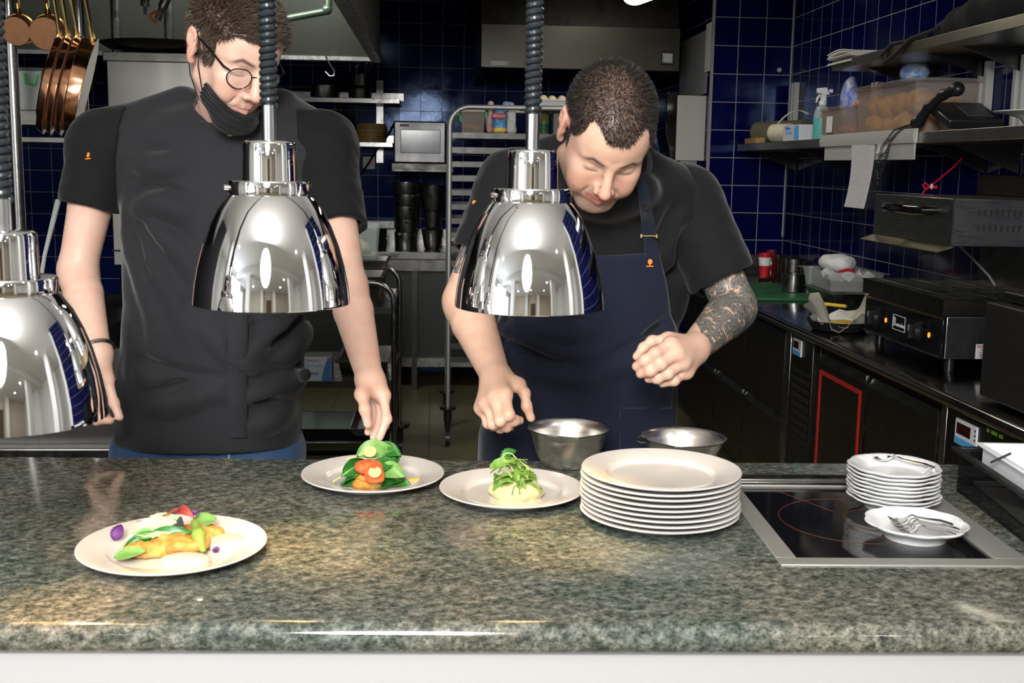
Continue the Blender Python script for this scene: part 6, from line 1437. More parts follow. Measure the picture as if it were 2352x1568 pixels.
# television-like steel oven on a bracket shelf
MONM = MT('satin_monitor_case',(.22,.22,.22),.38,1,rvar=.05,vscale=8)
mw = thing('steel_monitor','steel cased screen on a bracket shelf beside the rack','screen',(PY(963,380,7.7)[0],7.75,PY(963,378,7.6)[2]))
a = PY(904,277,7.6); b = PY(1024,376,7.6)
ob('case', G().box(a[0],b[0],7.6,7.95,b[2],a[2]), MONM, mw, bevel=.010)
ob('screen', G().box(a[0]+.045,b[0]-.035,7.594,7.604,b[2]+.065,a[2]-.055), MT('grey_blank_screen',(.42,.44,.47),.12,col2=(.25,.28,.33),vscale=5), mw, bevel=.004)
ob('badge', G().box(a[0]+.04,a[0]+.10,7.597,7.6,a[2]-.035,a[2]-.022), MT('dull_red_badge',(.2,.08,.08),.5), mw)
tag(ob('monitor_bracket',G().box(a[0]-.01,b[0]+.05,7.55,8.19,b[2]-.045,b[2]-.001).box(a[0]-.01,b[0]+.05,7.535,7.55,b[2]-.055,b[2]-.035),STEELD,None,bevel=.002),'steel bracket shelf under the steel cased screen','shelf')
# sockets and cable
for (px,py,w_,h_,m2,l) in ((798,374,24,36,REDP,'red and white switch on the back wall'),(848,374,28,28,None,'white socket with a black lead on the back wall')):
    c = PY(px,py,8.2); s = 8.2/F; t = thing('wall_switch' if m2 else 'wall_socket',l,'socket',(c[0],8.19,c[2]))
    ob('plate', G().box(c[0]-w_/2*s,c[0]+w_/2*s,8.165,8.199,c[2]-h_/2*s,c[2]+h_/2*s), MT('socket_cream',(.50,.49,.44),.5), t, bevel=.004)
    if m2: ob('red_rocker', G().box(c[0]-w_/2*s-.002,c[0]+w_/2*s+.002,8.150,8.1645,c[2]-h_/2*s-.004,c[2]-.002), m2, t, bevel=.004)
    else: ob('socket_face', G().lathe([(0,0),(.02,0),(.022,.006),(0,.007)],(c[0],8.165,c[2]),20,RX(math.pi/2)), GPLAS, t)
tag(ob('power_cable',G().tube([PY(908,278,8.15),PY(890,312,8.15),PY(866,342,8.16),PY(846,376,8.14),PY(820,410,8.16),PY(790,428,8.17)],.007,8),BLACK,None),'black lead running down from the screen across the blue tiles','cable')
# extract hood over the rack
hd = thing('extract_hood','wide steel extract hood above the rack','hood',(PY(1330,150,6.9)[0],7.5,2.1))
a = PY(1106,55,6.9); b = PY(1560,158,6.9); zt = 2.779
def hz(py): return PY(1106,py,6.9)[2]
g = G(); x0_,x1_ = a[0],b[0]; z0_ = hz(154); z1_ = hz(54)
ob('front_panel', G().box(x0_,x1_,6.9,6.93,z0_,z1_), MT('hood_steel',(.10,.098,.085),.34,1,var=.2,vscale=4), hd, bevel=.002)
ob('upper_panel', G().hexa([(x0_,6.93,z1_-.02),(x1_,6.93,z1_-.02),(x1_,6.96,z1_-.02),(x0_,6.96,z1_-.02),(x0_,7.05,2.778),(x1_,7.05,2.778),(x1_,7.08,2.778),(x0_,7.08,2.778)]), STEELD, hd)
for x,nm in ((x0_,-1),(x1_-.03,1)): ob('side_panel', G().prism([(6.93,z0_),(8.19,z0_-.02),(8.19,2.778),(7.06,2.778),(6.93,z1_-.02)],'x',x,x+.03), STEELD, hd)
g = G()
for k in range(8): g.box(x0_+.04+k*(x1_-x0_-.08)/8,x0_+.04+(k+.82)*(x1_-x0_-.08)/8,7.0,8.1,z0_+.05,z0_+.07)
ob('grease_filters', g, BLACKM, hd)
ob('gutter', G().box(x0_+.03,x1_-.03,6.93,6.97,z0_+.0,z0_+.03), STEEL, hd)
c = PY(1149,145,6.9); lb = ob('rating_label', G().box(c[0]-.055,c[0]+.03,6.8985,6.9002,c[2]-.012,c[2]+.012), MT('pale_label',(.6,.6,.58),.5), hd); ob('grey_code', G().box(c[0]+.031,c[0]+.056,6.8985,6.9002,c[2]-.012,c[2]+.012), GPLAS, lb)
c = PY(1533,134,6.9); sw = ob('light_switch', G().box(c[0]-.038,c[0]+.038,6.885,6.9,c[2]-.038,c[2]+.038), STEELB, hd, bevel=.008); ob('switch_key', G().box(c[0]-.026,c[0]+.026,6.879,6.885,c[2]-.026,c[2]+.026), MT('grey_key',(.5,.52,.55),.4), sw, bevel=.002)
c0 = PY(1106,158,6.95); c1_ = PY(1097,190,7.9)
# bakery rack on castors
RACKM = MT('pale_rack_steel',(.42,.42,.40),.48,.8)
rk = thing('bakery_rack','tall steel tray rack on castors behind the chef in the apron','rack',(PY(1180,1000,6.1)[0],6.2,0))
ya,yb = 6.0,6.45; xa = PY(1031,600,ya)[0]; xb = xa+.70; zt = PY(1060,245,ya)[2]; zb0 = .20
for y in (ya,yb):
    pts=[(xa,y,zb0),(xa,y,zt-.10)]+[(xa+.10-.10*math.cos(q),y,zt-.10+.10*math.sin(q)) for q in [math.pi/2*k/6 for k in range(1,7)]]+[(xb-.10,y,zt)]+[(xb-.10+.10*math.sin(q),y,zt-.10+.10*math.cos(q)) for q in [math.pi/2*k/6 for k in range(1,7)]]+[(xb,y,zb0)]
    ob('tube_frame', G().tube(pts,.0125,10), RACKM, rk)
zr0 = PY(1100,310,ya)[2]; RUNM = MT('dull_runner_steel',(.085,.083,.078),.38,1,rvar=.06,vscale=20)
for k in range(17):
    z = zr0-.0735*k
    for y,sg2 in ((ya,1),(yb,-1)):
        ob('runner', G().box(xa+.012,xb-.012,y-.004,y+.004,z-.018,z+.010).box(xa+.012,xb-.012,min(y,y+sg2*.03),max(y,y+sg2*.03),z-.018,z-.014), RUNM, rk)
for x in (xa,xb):
    ob('cross_bar', G().cyl((x,ya,.30),(x,yb,.30),.010,8), STEEL, rk); ob('cross_bar', G().cyl((x,ya,zt-.16),(x,yb,zt-.16),.010,8), STEEL, rk)
    for y in (ya,yb):
        cs_ = ob('castor', G().lathe([(.010,.05),(.014,.13),(.022,.14),(.022,.21),(.0,.21)],(x,y,0),16), BLACK, rk)
        ob('wheel', G().cyl((x-.012,y+.015,.045),(x+.012,y+.015,.045),.0445,24), RUBBER, cs_)
        ob('bumper', G().lathe([(.0,.205),(.042,.205),(.045,.212),(.042,.22),(0,.22)],(x,y,0),24), BLACK, cs_)
zrk = zr0+.0105
tag(ob('tray_sheet',G().box(xa+.03,xb-.03,ya+.006,yb-.006,zrk-.0095,zrk),STEEL,None),'steel tray on the top runners of the rack under the bags','tray')
def bag(name,label,px0,px1,pyt,Y,z,m,sd,m2=None,zsplit=None):
    a = PY(px0,300,Y)[0]; b = PY(px1,300,Y)[0]; h = PY(px0,pyt,Y)[2]-z; s_ = S(); c = np.array([(a+b)/2,Y,z+h/2])
    hv = np.array([(b-a)/2,.05,h/2])-.018
    def rb(p): q = np.abs(p-c)*np.stack([1+.25*np.clip((p[:,2]-c[2])/h*2,0,1)]*2+[np.ones(len(p))],1)-hv; return np.linalg.norm(np.maximum(q,0),axis=1)+np.minimum(q.max(1),0)-.018
    s_.add(rb,c,h,.01); s_.post = lambda p,d: np.maximum(d+.008*snoise(p,55,sd)+.008*np.abs(snoise(p,120,sd+1)),z+.0006-p[:,2])
    v,f = surface(s_,c-[(b-a),.12,h],c+[(b-a),.12,h],.006); o = mesh_obj(name,v,f,[m]+([m2] if m2 else []),None,ang=35)
    if m2: o.data.polygons.foreach_set('material_index',(v[f].mean(1)[:,2]<z+h*zsplit).astype(np.int32))
    return tag(o,label,'bag')
ckb = thing('clear_food_box','clear green-clipped box of nuts on the top rack shelf','box',(PY(1088,300,6.15)[0],6.15,zrk))
q0,q1 = PY(1060,300,6.12)[0],PY(1112,300,6.12)[0]
ob('box_shell', tray_geo(q0,q1,6.08,6.24,zrk+.0005,zrk+.115,.002,.004,.006), SMOKE, ckb)
lump('nuts',((q0+q1)/2,6.16,zrk+.03),((q1-q0)*.42,.06,.022),MT('nut_brown',(.42,.26,.12),.6,col2=(.58,.40,.22),vscale=60),'brown nuts in the green-clipped box','nuts',81,.3,120,.004)
for x in (q0-.008,q1+.008): ob('green_clip', G().tube([(x,6.10,zrk+.122),(x,6.10,zrk+.09),(x+.004,6.10,zrk+.06)],.006,8), GREEN, ckb)
bag('food_bag','brown crinkled bag on the green-clipped box',1066,1110,262,6.15,zrk+.118,MT('brown_bag',(.42,.25,.11),.3,col2=(.6,.45,.25),vscale=40),83)
bag('food_bag','red and white paper bag standing on the top rack shelf',1116,1134,232,6.12,zrk,MT('red_white_bag',(.62,.50,.48),.5,col2=(.55,.06,.05),vscale=18),84)
db = bag('food_bag','blue bag with a red badge and yellow foot on the rack',1132,1160,240,6.10,zrk,MT('sky_blue_bag',(.08,.32,.62),.35),85,YELL,.20)
cB = PY(1146,266,6.035); ob('badge_oval', G().lathe([(0,0),(.040,0),(.036,.004),(0,.005)],(cB[0],6.037,cB[2]),28,RX(math.pi/2)@np.diag([1,.42,1])), REDP, db)
text('Granum',.020,(cB[0],6.029,cB[2]),(1,0,0),(0,0,1),WPLAS,db); text('kuskus',.024,(cB[0],6.038,cB[2]-.085),(1,0,0),(0,0,1),MT('dark_blue_lettering',(.02,.05,.3),.5),db)
bag('food_bag','silver paper bag right of the blue bag on the rack',1161,1186,246,6.12,zrk,MT('silver_bag',(.52,.52,.52),.4),86)
bag('food_bag','blue and white bag folded at the back of the top rack shelf',1150,1184,233,6.30,zrk,MT('blue_back_bag',(.05,.12,.5),.4,col2=(.6,.62,.65),vscale=25),87)
jx = PY(1249,300,6.15)[0]; jj = thing('spice_jar','jar of green spice with a green label on the rack','jar',(jx,6.15,zrk+.0006))
ob('glass_jar', G().lathe([(0,0),(.028,0),(.030,.004),(.030,.10),(.022,.115),(.022,.125),(0,.125)],(0,0,0),28), MT('olive_jar',(.16,.15,.04),.15), jj, local=True)
ob('jar_label', G().lathe([(.0303,.012),(.0308,.012),(.0308,.06),(.0303,.06)],(0,0,0),28), MT('dark_green_label',(.02,.10,.04),.5), jj, local=True)
ob('jar_lid', G().lathe([(.024,.125),(.025,.127),(.025,.145),(0,.146)],(0,0,0),24), WPLAS, jj, local=True)
box_thing('dark_tin','dark tin beside the spice jar on the rack','tin',jx+.045,jx+.12,6.10,6.20,zrk+.0006,zrk+.135,MT('dark_tin',(.10,.10,.09),.4,.5))
tb_ = PY(1275,240,6.05); zc = zt+.0135
rr = np.random.default_rng(9)
tag(ob('top_tray',tray_geo(xa+.42,xb-.02,ya-.02,yb+.02,zc,zc+.03,.0015,.01,.004),WPLAS,None),'white tray on top of the rack behind the shaved head','tray')
for k in range(5): lump('garlic_bulb',(xa+.49+.05*k,6.10+.03*(k%2),zc+.032),(.026,.026,.028),MT('garlic_skin',(.72,.58,.46),.5,col2=(.72,.62,.30),vscale=40),'pale bulb lying in the tray on top of the rack','garlic',90+k,.12,90,.004,0,'bulbs on the rack top')
# small steel bits between the runners
tag(ob('steel_funnel',G().lathe([(0,0),(.03,0),(.055,.075),(.052,.075),(.028,.004),(0,.003)],(xa+.22,6.2,zr0-.0735*3-.0135),28),STEELB,None),'small hammered steel cup standing on a rack runner tray','cup')
tag(ob('tray_sheet',G().box(xa+.03,xb-.03,ya+.006,yb-.006,zr0-.0735*3-.0138,zr0-.0735*3-.0136+.0),STEEL,None),'thin steel tray under the hammered cup in the rack','tray')
# table with pots under the back shelves
tz = PY(960,578,7.52)[2]; tx0,tx1 = PY(640,590,7.5)[0],PY(1290,590,7.5)[0]
tbl = thing('steel_table','steel table against the back wall carrying stacked pots','table',((tx0+tx1)/2,7.85,0))
ob('table_top', G().box(tx0,tx1,7.5,8.15,tz-.05,tz), STEELH, tbl, bevel=.003)
ob('apron_rail', G().box(tx0,tx1,7.53,7.56,tz-.13,tz-.052), STEELH, tbl, bevel=.002)
ob('upstand', G().box(tx0,tx1,8.15,8.198,tz-.02,PY(840,524,8.15)[2]), STEEL, tbl, bevel=.002)
ob('ledge', G().box(tx0,PY(906,510,8.05)[0],8.08,8.198,PY(840,524,8.1)[2]+.0,PY(840,506,8.1)[2]), STEELB, tbl, bevel=.003)
ob('cupboard_front', G().box(tx0+.02,tx1-.02,7.58,7.62,.22,tz-.13), MT('grey_cupboard',(.05,.055,.05),.4,.5), tbl)
ob('lower_rail', G().box(tx0+.02,tx1-.02,7.55,7.58,.16,.22), STEELH, tbl)
for x in (tx0+.03,tx1-.05,PY(946,700,7.55)[0]):
    for y in (7.545,8.1): ob('leg', G().box(x,x+.035,y,y+.035,0,tz-.05), STEELD, tbl)
px_ = PY(932,570,7.72)[0]; zz_ = tz+.0006
hs_ = [.115,.085,.085,.075,.075]
for i,(hh,l) in enumerate(zip(hs_,('lowest','second','third','fourth','topmost'))):
    t = thing('stacked_pan','%s dark steel pan of the leaning stack on the back table'%l,'pan',(px_+.006*(i%2),7.72,zz_),.3*i,'pans stacked on the back table'); r = (.076,.079,.083,.086,.094)[i]
    ob('pot', G().lathe([(0,0),(r*.93,0),(r*.96,.005),(r,hh),(r*1.05,hh+.001),(r*.97,hh),(r*.9,.006),(0,.005)],(0,0,0),36), STEEL, t, local=True)
    ob('handle', G().tube([(r*.9*math.cos(-1.9),r*.95*math.sin(-1.9),hh*.7),(r*1.25*math.cos(-1.9),r*1.3*math.sin(-1.9),hh*.85),(r*1.6*math.cos(-1.9),r*1.9*math.sin(-1.9),hh*.95)],[.006,.010,.010],8), BLACK, t, local=True); zz_ += hh+.003
mx_ = PY(993,570,7.75)[0]; zz_ = tz+.0006
for hh,r,l,m in ((.13,.075,'round steel pot under the tall bowl on the back table',STEEL),(.12,.065,'narrow steel pot below the tall bowl on the back table',STEEL),(.17,.098,'tall flared steel bowl on top of pots on the back table',STEELB)):
    lathe_thing('steel_pot',l,'pot',[(0,0),(r*.62,0),(r*.75,.02),(r,hh),(r*1.04,hh+.002),(r*.97,hh),(r*.7,.022),(0,.006)],(mx_,7.76,zz_),m); zz_ += hh+.004
qx = PY(858,570,7.70)[0]; zz_ = tz+.0006
for hh,l in ((.075,'lower wide steel pan left of the pan stack'),(.055,'upper wide steel pan left of the pan stack')):
    lathe_thing('steel_pot',l,'pot',[(0,0),(.085,0),(.088,.005),(.092,hh),(.105,hh+.002),(.088,hh),(.082,.006),(0,.005)],(qx,7.66,zz_),STEELD); zz_ += hh+.004
# trolley
tr = thing('service_trolley','tubular steel trolley with loaded shelves between the chefs','trolley',(PY(860,900,5.3)[0],5.4,0))
yf,yk = 4.95,5.75; xr_ = PY(905,900,yf)[0]; xl_ = xr_-.62; ztf = PY(860,650,yf)[2]; xrk = PY(944,900,yk)[0]; ztk = PY(905,612,yk)[2]
def arch(y,xa_,xb_,z):
    R_=.09; return [(xa_,y,.16),(xa_,y,z-R_)]+[(xa_+R_-R_*math.cos(q),y,z-R_+R_*math.sin(q)) for q in [math.pi/2*k/6 for k in range(1,7)]]+[(xb_-R_,y,z)]+[(xb_-R_+R_*math.sin(q),y,z-R_+R_*math.cos(q)) for q in [math.pi/2*k/6 for k in range(1,7)]]+[(xb_,y,.16)]
zt_t = .5*(ztf+ztk)
ob('tube_frame', G().tube(arch(yf,xl_,xr_,zt_t),.0125,12), STEELB, tr); ob('tube_frame', G().tube(arch(yk,xl_,xr_,zt_t),.0125,12), STEELB, tr)
zsh = [PY(800,706,yf)[2],PY(800,876,yf)[2],.22]
for z in zsh:
    ob('shelf', tray_geo(xl_+.012,xr_-.012,yf+.014,yk-.014,z-.03,z,.002,.002,.010), STEEL, tr)
for x in (xl_,xr_):
    for y in (yf,yk):
        cs_ = ob('castor', G().lathe([(.012,.08),(.02,.09),(.02,.17),(0,.17)],(x,y,0),14), BLACK, tr); ob('wheel', G().cyl((x-.014,y+.02,.062),(x+.014,y+.02,.062),.0615,28), RUBBER, cs_)
        ob('bumper', G().lathe([(0,.165),(.05,.165),(.054,.175),(.05,.185),(0,.185)],(x,y,0),24), BLACK, cs_)
z = zsh[0]-.0275
tag(ob('steel_food_pan',tray_geo(xr_-.34,xr_-.06,5.00,5.30,z,z+.16,.0015,.02,.014),STEELD,None,bevel=.003),'deep steel pan on the trolley top, nearest the camera','container')
tag(ob('steel_food_pan',tray_geo(xr_-.36,xr_-.05,5.33,5.62,z,z+.20,.0015,.02,.014),STEELD,None,bevel=.003),'steel pan on the trolley top under the clear tub','container')
tag(ob('clear_tub',tray_geo(xr_-.33,xr_-.09,5.35,5.60,z+.2015,z+.36,.002,.012,.014),CLEAR,None),'clear plastic tub stacked on the trolley pans','container')
lump('leafy_scraps',(xr_-.21,5.47,z+.245),(.09,.09,.04),MT('leaf_scraps',(.30,.34,.16),.5,col2=(.5,.48,.36),vscale=30),'pale leafy scraps inside the clear tub','food',95,.35,60,.006)
z = zsh[1]-.0275
gb2 = thing('glove_box','white glove carton with a blue curve on the middle trolley shelf','box',(PY(730,820,5.05)[0],5.1,z))
a = PY(699,835,5.02)[0]; b = PY(760,835,5.02)[0]; ob('carton', G().box(a,b,5.02,5.16,z+.0005,z+.125), MT('carton_white_dim',(.66,.66,.68),.6), gb2, bevel=.002)
n_=14; ob('blue_curve', G().prism([(b-.001,z+.003),(b-.001,z+.122)]+[(b-.012-.030*math.sin(math.pi/2*k/n_),z+.122-.119*(k/n_)) for k in range(n_+1)],'y',5.0188,5.0198), MT('mid_blue_print',(.06,.20,.52),.5), gb2)
text('Medicom',.016,(a+.036,5.0192,z+.108),(1,0,0),(0,0,1),BLUEP,gb2); text('SafeTouch',.020,(a+.040,5.0192,z+.084),(1,0,0),(0,0,1),LBLUE,gb2)
ob('blue_bar', G().box(a+.008,a+.062,5.0188,5.0198,z+.044,z+.055), LBLUE, gb2)
tag(ob('steel_food_pan',tray_geo(b+.03,xr_-.03,5.05,5.5,z,z+.10,.0015,.02,.012),STEELD,None),'steel pan beside the glove carton on the trolley','container')
tag(ob('roasting_tray',tray_geo(xl_+.05,xr_-.02,yf+.02,5.60,zsh[2]-.0275,zsh[2]+.06,.002,.025,.016),MT('greenish_dark_tray',(.16,.20,.18),.25,1),None,bevel=.004),'big dark roasting tray on the lowest trolley shelf','tray')
tag(ob('knife_bundle',tray_geo(xr_-.20,xr_-.03,5.05,5.55,zsh[2]+.062,zsh[2]+.10,.001,.02,.004),MT('crumpled_film_dark',(.12,.12,.12),.15),None),'film covered tray resting across the roasting tray','tray')
# ---------------- left side: hood, cooking block, copper pans ----------------
hl = thing('island_hood','big steel extractor hood over the cooking block','hood',(-1.6,4.3,2.0))
xR = -.273; xL_ = -2.9; yN,yF = 2.95,5.9; zr = 2.024
g = G()                                                     # slanting skirt with a rolled lip; open below
INN = MT('pale_hood_lining',(.52,.54,.52),.32,.85)
ob('far_skirt', G().hexa([(xL_,yF-.03,zr),(xR,yF-.03,zr),(xR,yF,zr),(xL_,yF,zr),(xL_,yF-.75,2.60),(xR-.25,yF-.75,2.60),(xR-.25,yF-.72,2.60),(xL_,yF-.72,2.60)]), INN, hl)
ob('right_skirt', G().hexa([(xR-.004,yN,zr+.03),(xR,yN,zr+.03),(xR,yF,zr+.03),(xR-.004,yF,zr+.03),(xR-.004,yN,2.778),(xR,yN,2.778),(xR,yF,2.778),(xR-.004,yF,2.778)]), MT('dark_hood_side',(.16,.155,.14),.35,1), hl)
ob('near_skirt', G().box(xL_,xR-.005,yN,yN+.02,zr+.03,2.778), STEELD, hl)
ob('inner_top', G().box(xL_,xR-.01,yN+.03,yF-.73,2.60,2.62), INN, hl)
g = G(); g.box(xL_,xR,yF-.03,yF+.015,zr-.022,zr+.03); ob('far_lip', g, STEELB, hl, bevel=.003)
ob('right_lip', G().box(xR-.045,xR+.006,yN,yF-.03,zr-.022,zr+.03), STEEL, hl, bevel=.003)
ob('inner_slope', G().hexa([(xR-.05,yN,zr),(xR-.044,yN,zr),(xR-.044,yF-.03,zr),(xR-.05,yF-.03,zr),(xR-.30,yN,2.60),(xR-.295,yN,2.60),(xR-.295,yF-.7,2.60),(xR-.30,yF-.7,2.60)]), INN, hl)
pp = [PY(640,46,5.2),PY(742,27,5.2),PY(752,22,5.2),PY(755,10,5.2),PY(755,-60,5.2)]
tag(ob('gas_pipe',G().tube(pp,.016,12).ell(PY(751,22,5.2),.024,14),MT('painted_pipe',(.10,.13,.10),.3,.6),None),'grey-green pipe with an elbow inside the hood','pipe')
# hook hanging from the hood rail
hk = [PY(762,119,5.87),PY(755,118,5.87),PY(748,124,5.87),PY(750,134,5.87),PY(760,152,5.87),PY(768,164,5.87),PY(767,174,5.87),PY(757,175,5.87),PY(746,164,5.87)]
tag(ob('steel_hook',G().tube(hk,.0045,8),STEELB,None),'steel S hook hanging from the hood edge','hook')
# hanging rail and copper pans
yr = 3.28; zrail = 2.03
rl = tag(ob('pan_rail',G().cyl((-2.2,yr,zrail),(-.55,yr,zrail),.011,12).cyl((-2.1,yr,zrail),(-2.1,yr,2.598),.008,8).cyl((-.62,yr,zrail),(-.62,yr,2.598),.008,8),STEELB,None),'steel rail under the hood carrying copper pans','rail')
def copper_pan(px_h, px_t, py_t, px_b, py_b, Y, label, dpx, depth, face):
    """pan hanging by its handle; rim facing the way of face (unit vector), seen edge on"""
    top = PY(px_t,py_t,Y); bot = PY(px_b,py_b,Y); U = nrm(bot-top); D = np.linalg.norm(bot-top); r = D/2
    Fv = nrm(np.array(face,float)-U*np.dot(face,U)); Sv = np.cross(U,Fv); R = np.stack([Sv,-U,Fv],1); c = (top+bot)/2
    t = thing('copper_pan',label,'pan',top,0,'copper pans hanging on the rail')
    ob('pan_body', G().lathe([(0,-depth),(r*.86,-depth),(r*.93,-depth+.004),(r*.99,-.003),(r,0)],c,56,R).add([],[]), COPPER, t)
    ob('tin_lining', G().lathe([(r,0.0004),(r*.97,.0004),(r*.90,-depth+.007),(0,-depth+.006)],c,56,R), TIN, t)
    hb = top+U*.012+Fv*(-.012); hp = PY(px_h,-12,Y); hp = np.array([hp[0],yr,zrail-.012]) 
    mid = hb+np.array([0,0,.055])+(hp-hb)*np.array([.25,.25,0])
    ob('brass_handle', G().tube([hb,hb*.6+mid*.4+[0,0,0],mid,mid*.5+hp*.5,hp],[.010,.006,.0065,.007,.008],10), BRASS, t)
    ob('hanging_eye', G().tube([hp+np.array([.0,.014*math.cos(a),.014+.014*math.sin(a)])-[0,0,.0] for a in [2*math.pi*k/18 for k in range(18)]],.0032,6,closed=True), BRASS, t)
    ob('rivet_plate', G().cbox((0,0,0),(.030,.035,.006),R).xf(None,top+U*.022-Fv*(.018)), BRASS, t, bevel=.002)
    for s_ in (-1,1): ob('rivet', G().ell(top+U*.022-Fv*.022+Sv*s_*.009,.0045,10), BRASS, t)
    return t
fc = nrm([.955,.19,.10])
for (h,xt,yt,xb_,yb_,Yq,l) in ((136,150,80,100,308,3.36,'leftmost of the four large copper pans on the rail'),(153,170,82,118,310,3.36,'second of the four large copper pans from the left'),(172,192,82,140,312,3.36,'third of the four large copper pans from the left'),(203,226,88,170,314,3.36,'rightmost large copper pan showing its pale lining')):
    copper_pan(h,xt,yt,xb_,yb_,Yq,l,0,.042 if h>200 else .022,fc)
def small_pan(px,pyc,dpx,Y,label,hx):
    c = PY(px,pyc,Y); r = dpx/2*Y/F; t = thing('copper_pan',label,'pan',c,0,'small copper pans hanging on the rail'); R = RX(math.pi/2+.28)
    ob('pan_body', G().lathe([(0,.0),(r*.95,0),(r,.004),(r,.05),(r*.97,.05),(r*.94,.005),(0,.004)],c,48,R@np.diag([1,1,-1.])), COPPERD, t)
    ob('brass_rim', G().tube([R@np.array([r*1.01*math.cos(a),r*1.01*math.sin(a),-.045])+c for a in [2*math.pi*k/40 for k in range(40)]],.004,6,closed=True), BRASS, t)
    tp = R@np.array([0,r,-.04])+c; hp = np.array([PY(hx,-12,yr)[0],yr,zrail-.012])
    ob('brass_handle', G().tube([tp,tp+[0,0,.02],tp*.5+hp*.5,hp],[.010,.006,.0065,.008],10), BRASS, t)
    ob('hanging_eye', G().tube([hp+np.array([0,.014*math.cos(a),.014+.014*math.sin(a)]) for a in [2*math.pi*k/18 for k in range(18)]],.0032,6,closed=True), BRASS, t)
small_pan(36,72,64,3.48,'small copper pan hanging furthest left, base to the camera',36)
small_pan(105,78,74,3.48,'small copper pan hanging second from the left, base to the camera',102)
# posts and service shelf of the cooking block
blk = thing('cooking_block','steel cooking block behind the chef with glasses','cooker',(-1.7,4.0,0))
YB = 4.6
pa = PY(243,122,YB); pbb = PY(520,612,YB)
ob('back_panel', G().box(pa[0],pbb[0],YB,YB+.25,pbb[2],pa[2]), MT('dull_panel_steel',(.36,.35,.32),.36,1,var=.12,vscale=5,bump=.02), blk, bevel=.004)
ob('panel_cap', G().box(pa[0]-.01,pbb[0]+.01,YB-.012,YB+.27,pa[2]-.030,pa[2]+.006), STEEL, blk, bevel=.003)
ob('drawer_line', G().box(pa[0]-.004,pbb[0],YB-.006,YB-.0005,PY(250,577,YB)[2],PY(250,580,YB)[2]+.012), BLACKM, blk)
for px,y0_ in ((23,3.9),(266,5.0),(388,5.0),(183,4.1)):
    p = PY(px,60,y0_); ob('post', G().cyl((p[0],y0_,.87 if px!=183 else 1.3),(p[0],y0_,2.019 if px<100 else 2.55),.020,20), STEELB, blk)
ob('stove_top', G().box(-2.9,PY(292,700,YB)[0],4.3,5.4,.84,.88), STEELD, blk, bevel=.003)
ob('stove_front', G().box(-2.9,PY(292,700,YB)[0],4.32,5.35,.10,.84), STEELD, blk, bevel=.003)
for k in range(3): ob('oven_rail', G().cyl((-1.75,4.28,.80-.16*k),(PY(290,700,4.28)[0],4.28,.80-.16*k),.012,10), STEELB, blk)
# things on the panel top
tpz = pa[2]+.0065
for px,w_,l in ((303,.02,'small steel shaker on the steel panel behind the chef'),):
    lathe_thing('shaker',l,'shaker',[(0,0),(.02,0),(.02,.045),(.015,.055),(0,.056)],(PY(px,115,YB+.1)[0],YB+.1,tpz),STEELB,20)
lathe_thing('dark_wok','wide dark wok resting on top of the steel panel','wok',[(0,.0),(.10,.0),(.20,.02),(.235,.04),(.238,.043),(.20,.026),(.09,.004),(0,.003)],(PY(372,115,YB+.13)[0],YB+.13,tpz+.0005),STEELD,48)
# upper service shelf at far left with a clear tub
zsv = PY(60,252,4.3)[2]
sv = thing('service_shelf','steel shelf at the far left holding a clear tub','shelf',(-1.75,4.4,zsv))
ob('shelf_board', G().box(-2.6,PY(228,250,4.3)[0],4.3,4.58,zsv-.055,zsv), STEEL, sv, bevel=.003)
ob('lower_board', G().box(-2.6,PY(172,320,4.3)[0],4.3,4.58,PY(100,328,4.3)[2],PY(100,314,4.3)[2]), STEEL, sv, bevel=.003)
ob('shelf_post', G().box(-2.515,-2.485,4.56,4.59,.8805,zsv-.056), STEELD, sv)
ct = thing('clear_tub','clear plastic tub with a bright green clip behind the copper pans','tub',(PY(60,250,4.4)[0],4.42,zsv))
q0,q1 = PY(20,250,4.33)[0],PY(100,250,4.33)[0]; hh = PY(60,163,4.33)[2]-zsv
ob('tub_shell', tray_geo(q0,q1,4.32,4.56,zsv+.0006,zsv+hh,.002,.012,.004), glassy('cloudy_clear_plastic',(.80,.83,.80),.2,.45), ct)
ob('tub_lid', G().box(q0-.006,q1+.006,4.314,4.566,zsv+hh+.0005,zsv+hh+.012), CLEAR, ct, bevel=.003)
ob('green_clip', G().tube([(q1-.055,4.308,zsv+hh-.01),(q1-.050,4.305,zsv+hh-.045),(q1-.020,4.305,zsv+hh-.05),(q1-.010,4.306,zsv+hh-.012)],.005,8), GREEN, ct)
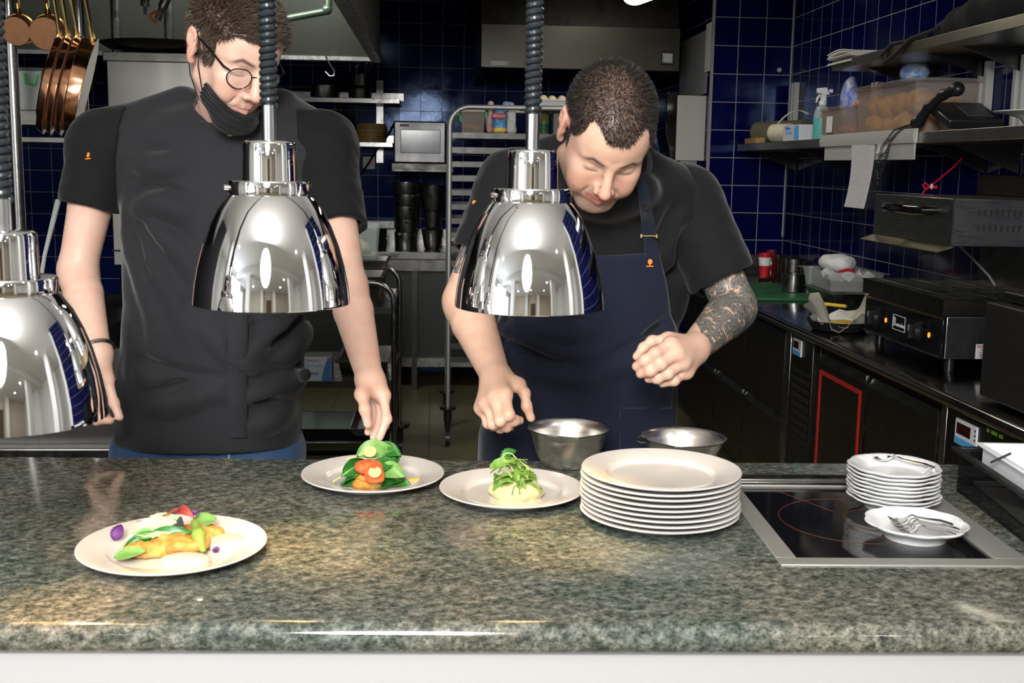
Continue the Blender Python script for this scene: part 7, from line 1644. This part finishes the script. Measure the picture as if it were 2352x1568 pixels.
# hoses with an orange ring under the hood
tag(ob('hose_nozzle',G().cyl(PY(334,-10,4.4),PY(334,14,4.4),.018,12).cyl(PY(334,12,4.4),PY(334,34,4.4),.007,10),STEELB,None),'thin steel nozzle pointing down under the hood','nozzle')
tag(ob('hose_nozzle',G().cyl(PY(384,-8,4.4),PY(372,18,4.4),.018,12).cyl(PY(373,14,4.4),PY(362,46,4.4),.012,10),STEELB,None),'slanting steel nozzle with an orange ring under the hood','nozzle')
tag(ob('orange_ring',G().tube([PY(372,32,4.39),PY(356,27,4.39),PY(345,34,4.39),PY(346,44,4.39),PY(360,51,4.39)],.005,8),MT('orange_rubber',(.75,.16,.03),.5),None),'orange rubber loop on the slanting nozzle','ring')
p0 = PY(330,-10,4.4); p1 = PY(384,-10,4.4)
tag(ob('supply_pipe',G().cyl((p0[0]-.2,4.4,p0[2]+.04),(p1[0]+.2,4.4,p0[2]+.04),.03,14).cyl((p0[0]-.18,4.4,p0[2]+.04),(p0[0]-.18,4.4,2.598),.015,10),STEELD,None),'dark pipe under the hood feeding the nozzles','pipe')
# low steel counter at the left, right behind the pass
lc = thing('steel_side_counter','low steel counter at the lower left behind the pass','counter',(-1.6,3.0,0))
a = PY(268,1000,2.95)
ob('counter_body', G().box(-2.4,a[0],2.95,3.45,.08,.94), MT('dull_counter_steel',(.30,.29,.27),.30,1,var=.3,vscale=6,bump=.03), lc, bevel=.004)
ob('lower_ledge', G().box(-2.4,a[0],2.90,2.949,.74,PY(120,1030,2.9)[2]), STEELB, lc, bevel=.004)
# shadowy utensils in the dark recess at left
spz = PY(140,470,3.6)
tag(ob('spatula',G().tube([(spz[0]-.012,3.30,.9406),(PY(150,520,3.6)[0],3.4,1.22),PY(133,462,3.6)],[.006,.006,.009],8),MT('pale_spatula',(.45,.48,.45),.4),None),'pale handle sticking up behind the chef\'s bare elbow','spatula')
lathe_thing('steel_pot','dark pot on the cooking block at the far left','pot',[(0,0),(.12,0),(.125,.12),(.13,.122),(.118,.12),(.11,.006),(0,.005)],(PY(45,600,4.75)[0],4.95,.8806),STEELD)
lathe_thing('steel_pot','second dark pot on the cooking block beside the arm','pot',[(0,0),(.09,0),(.095,.10),(.10,.102),(.09,.10),(.08,.006),(0,.005)],(PY(128,600,4.6)[0],4.52,.8806),STEEL)
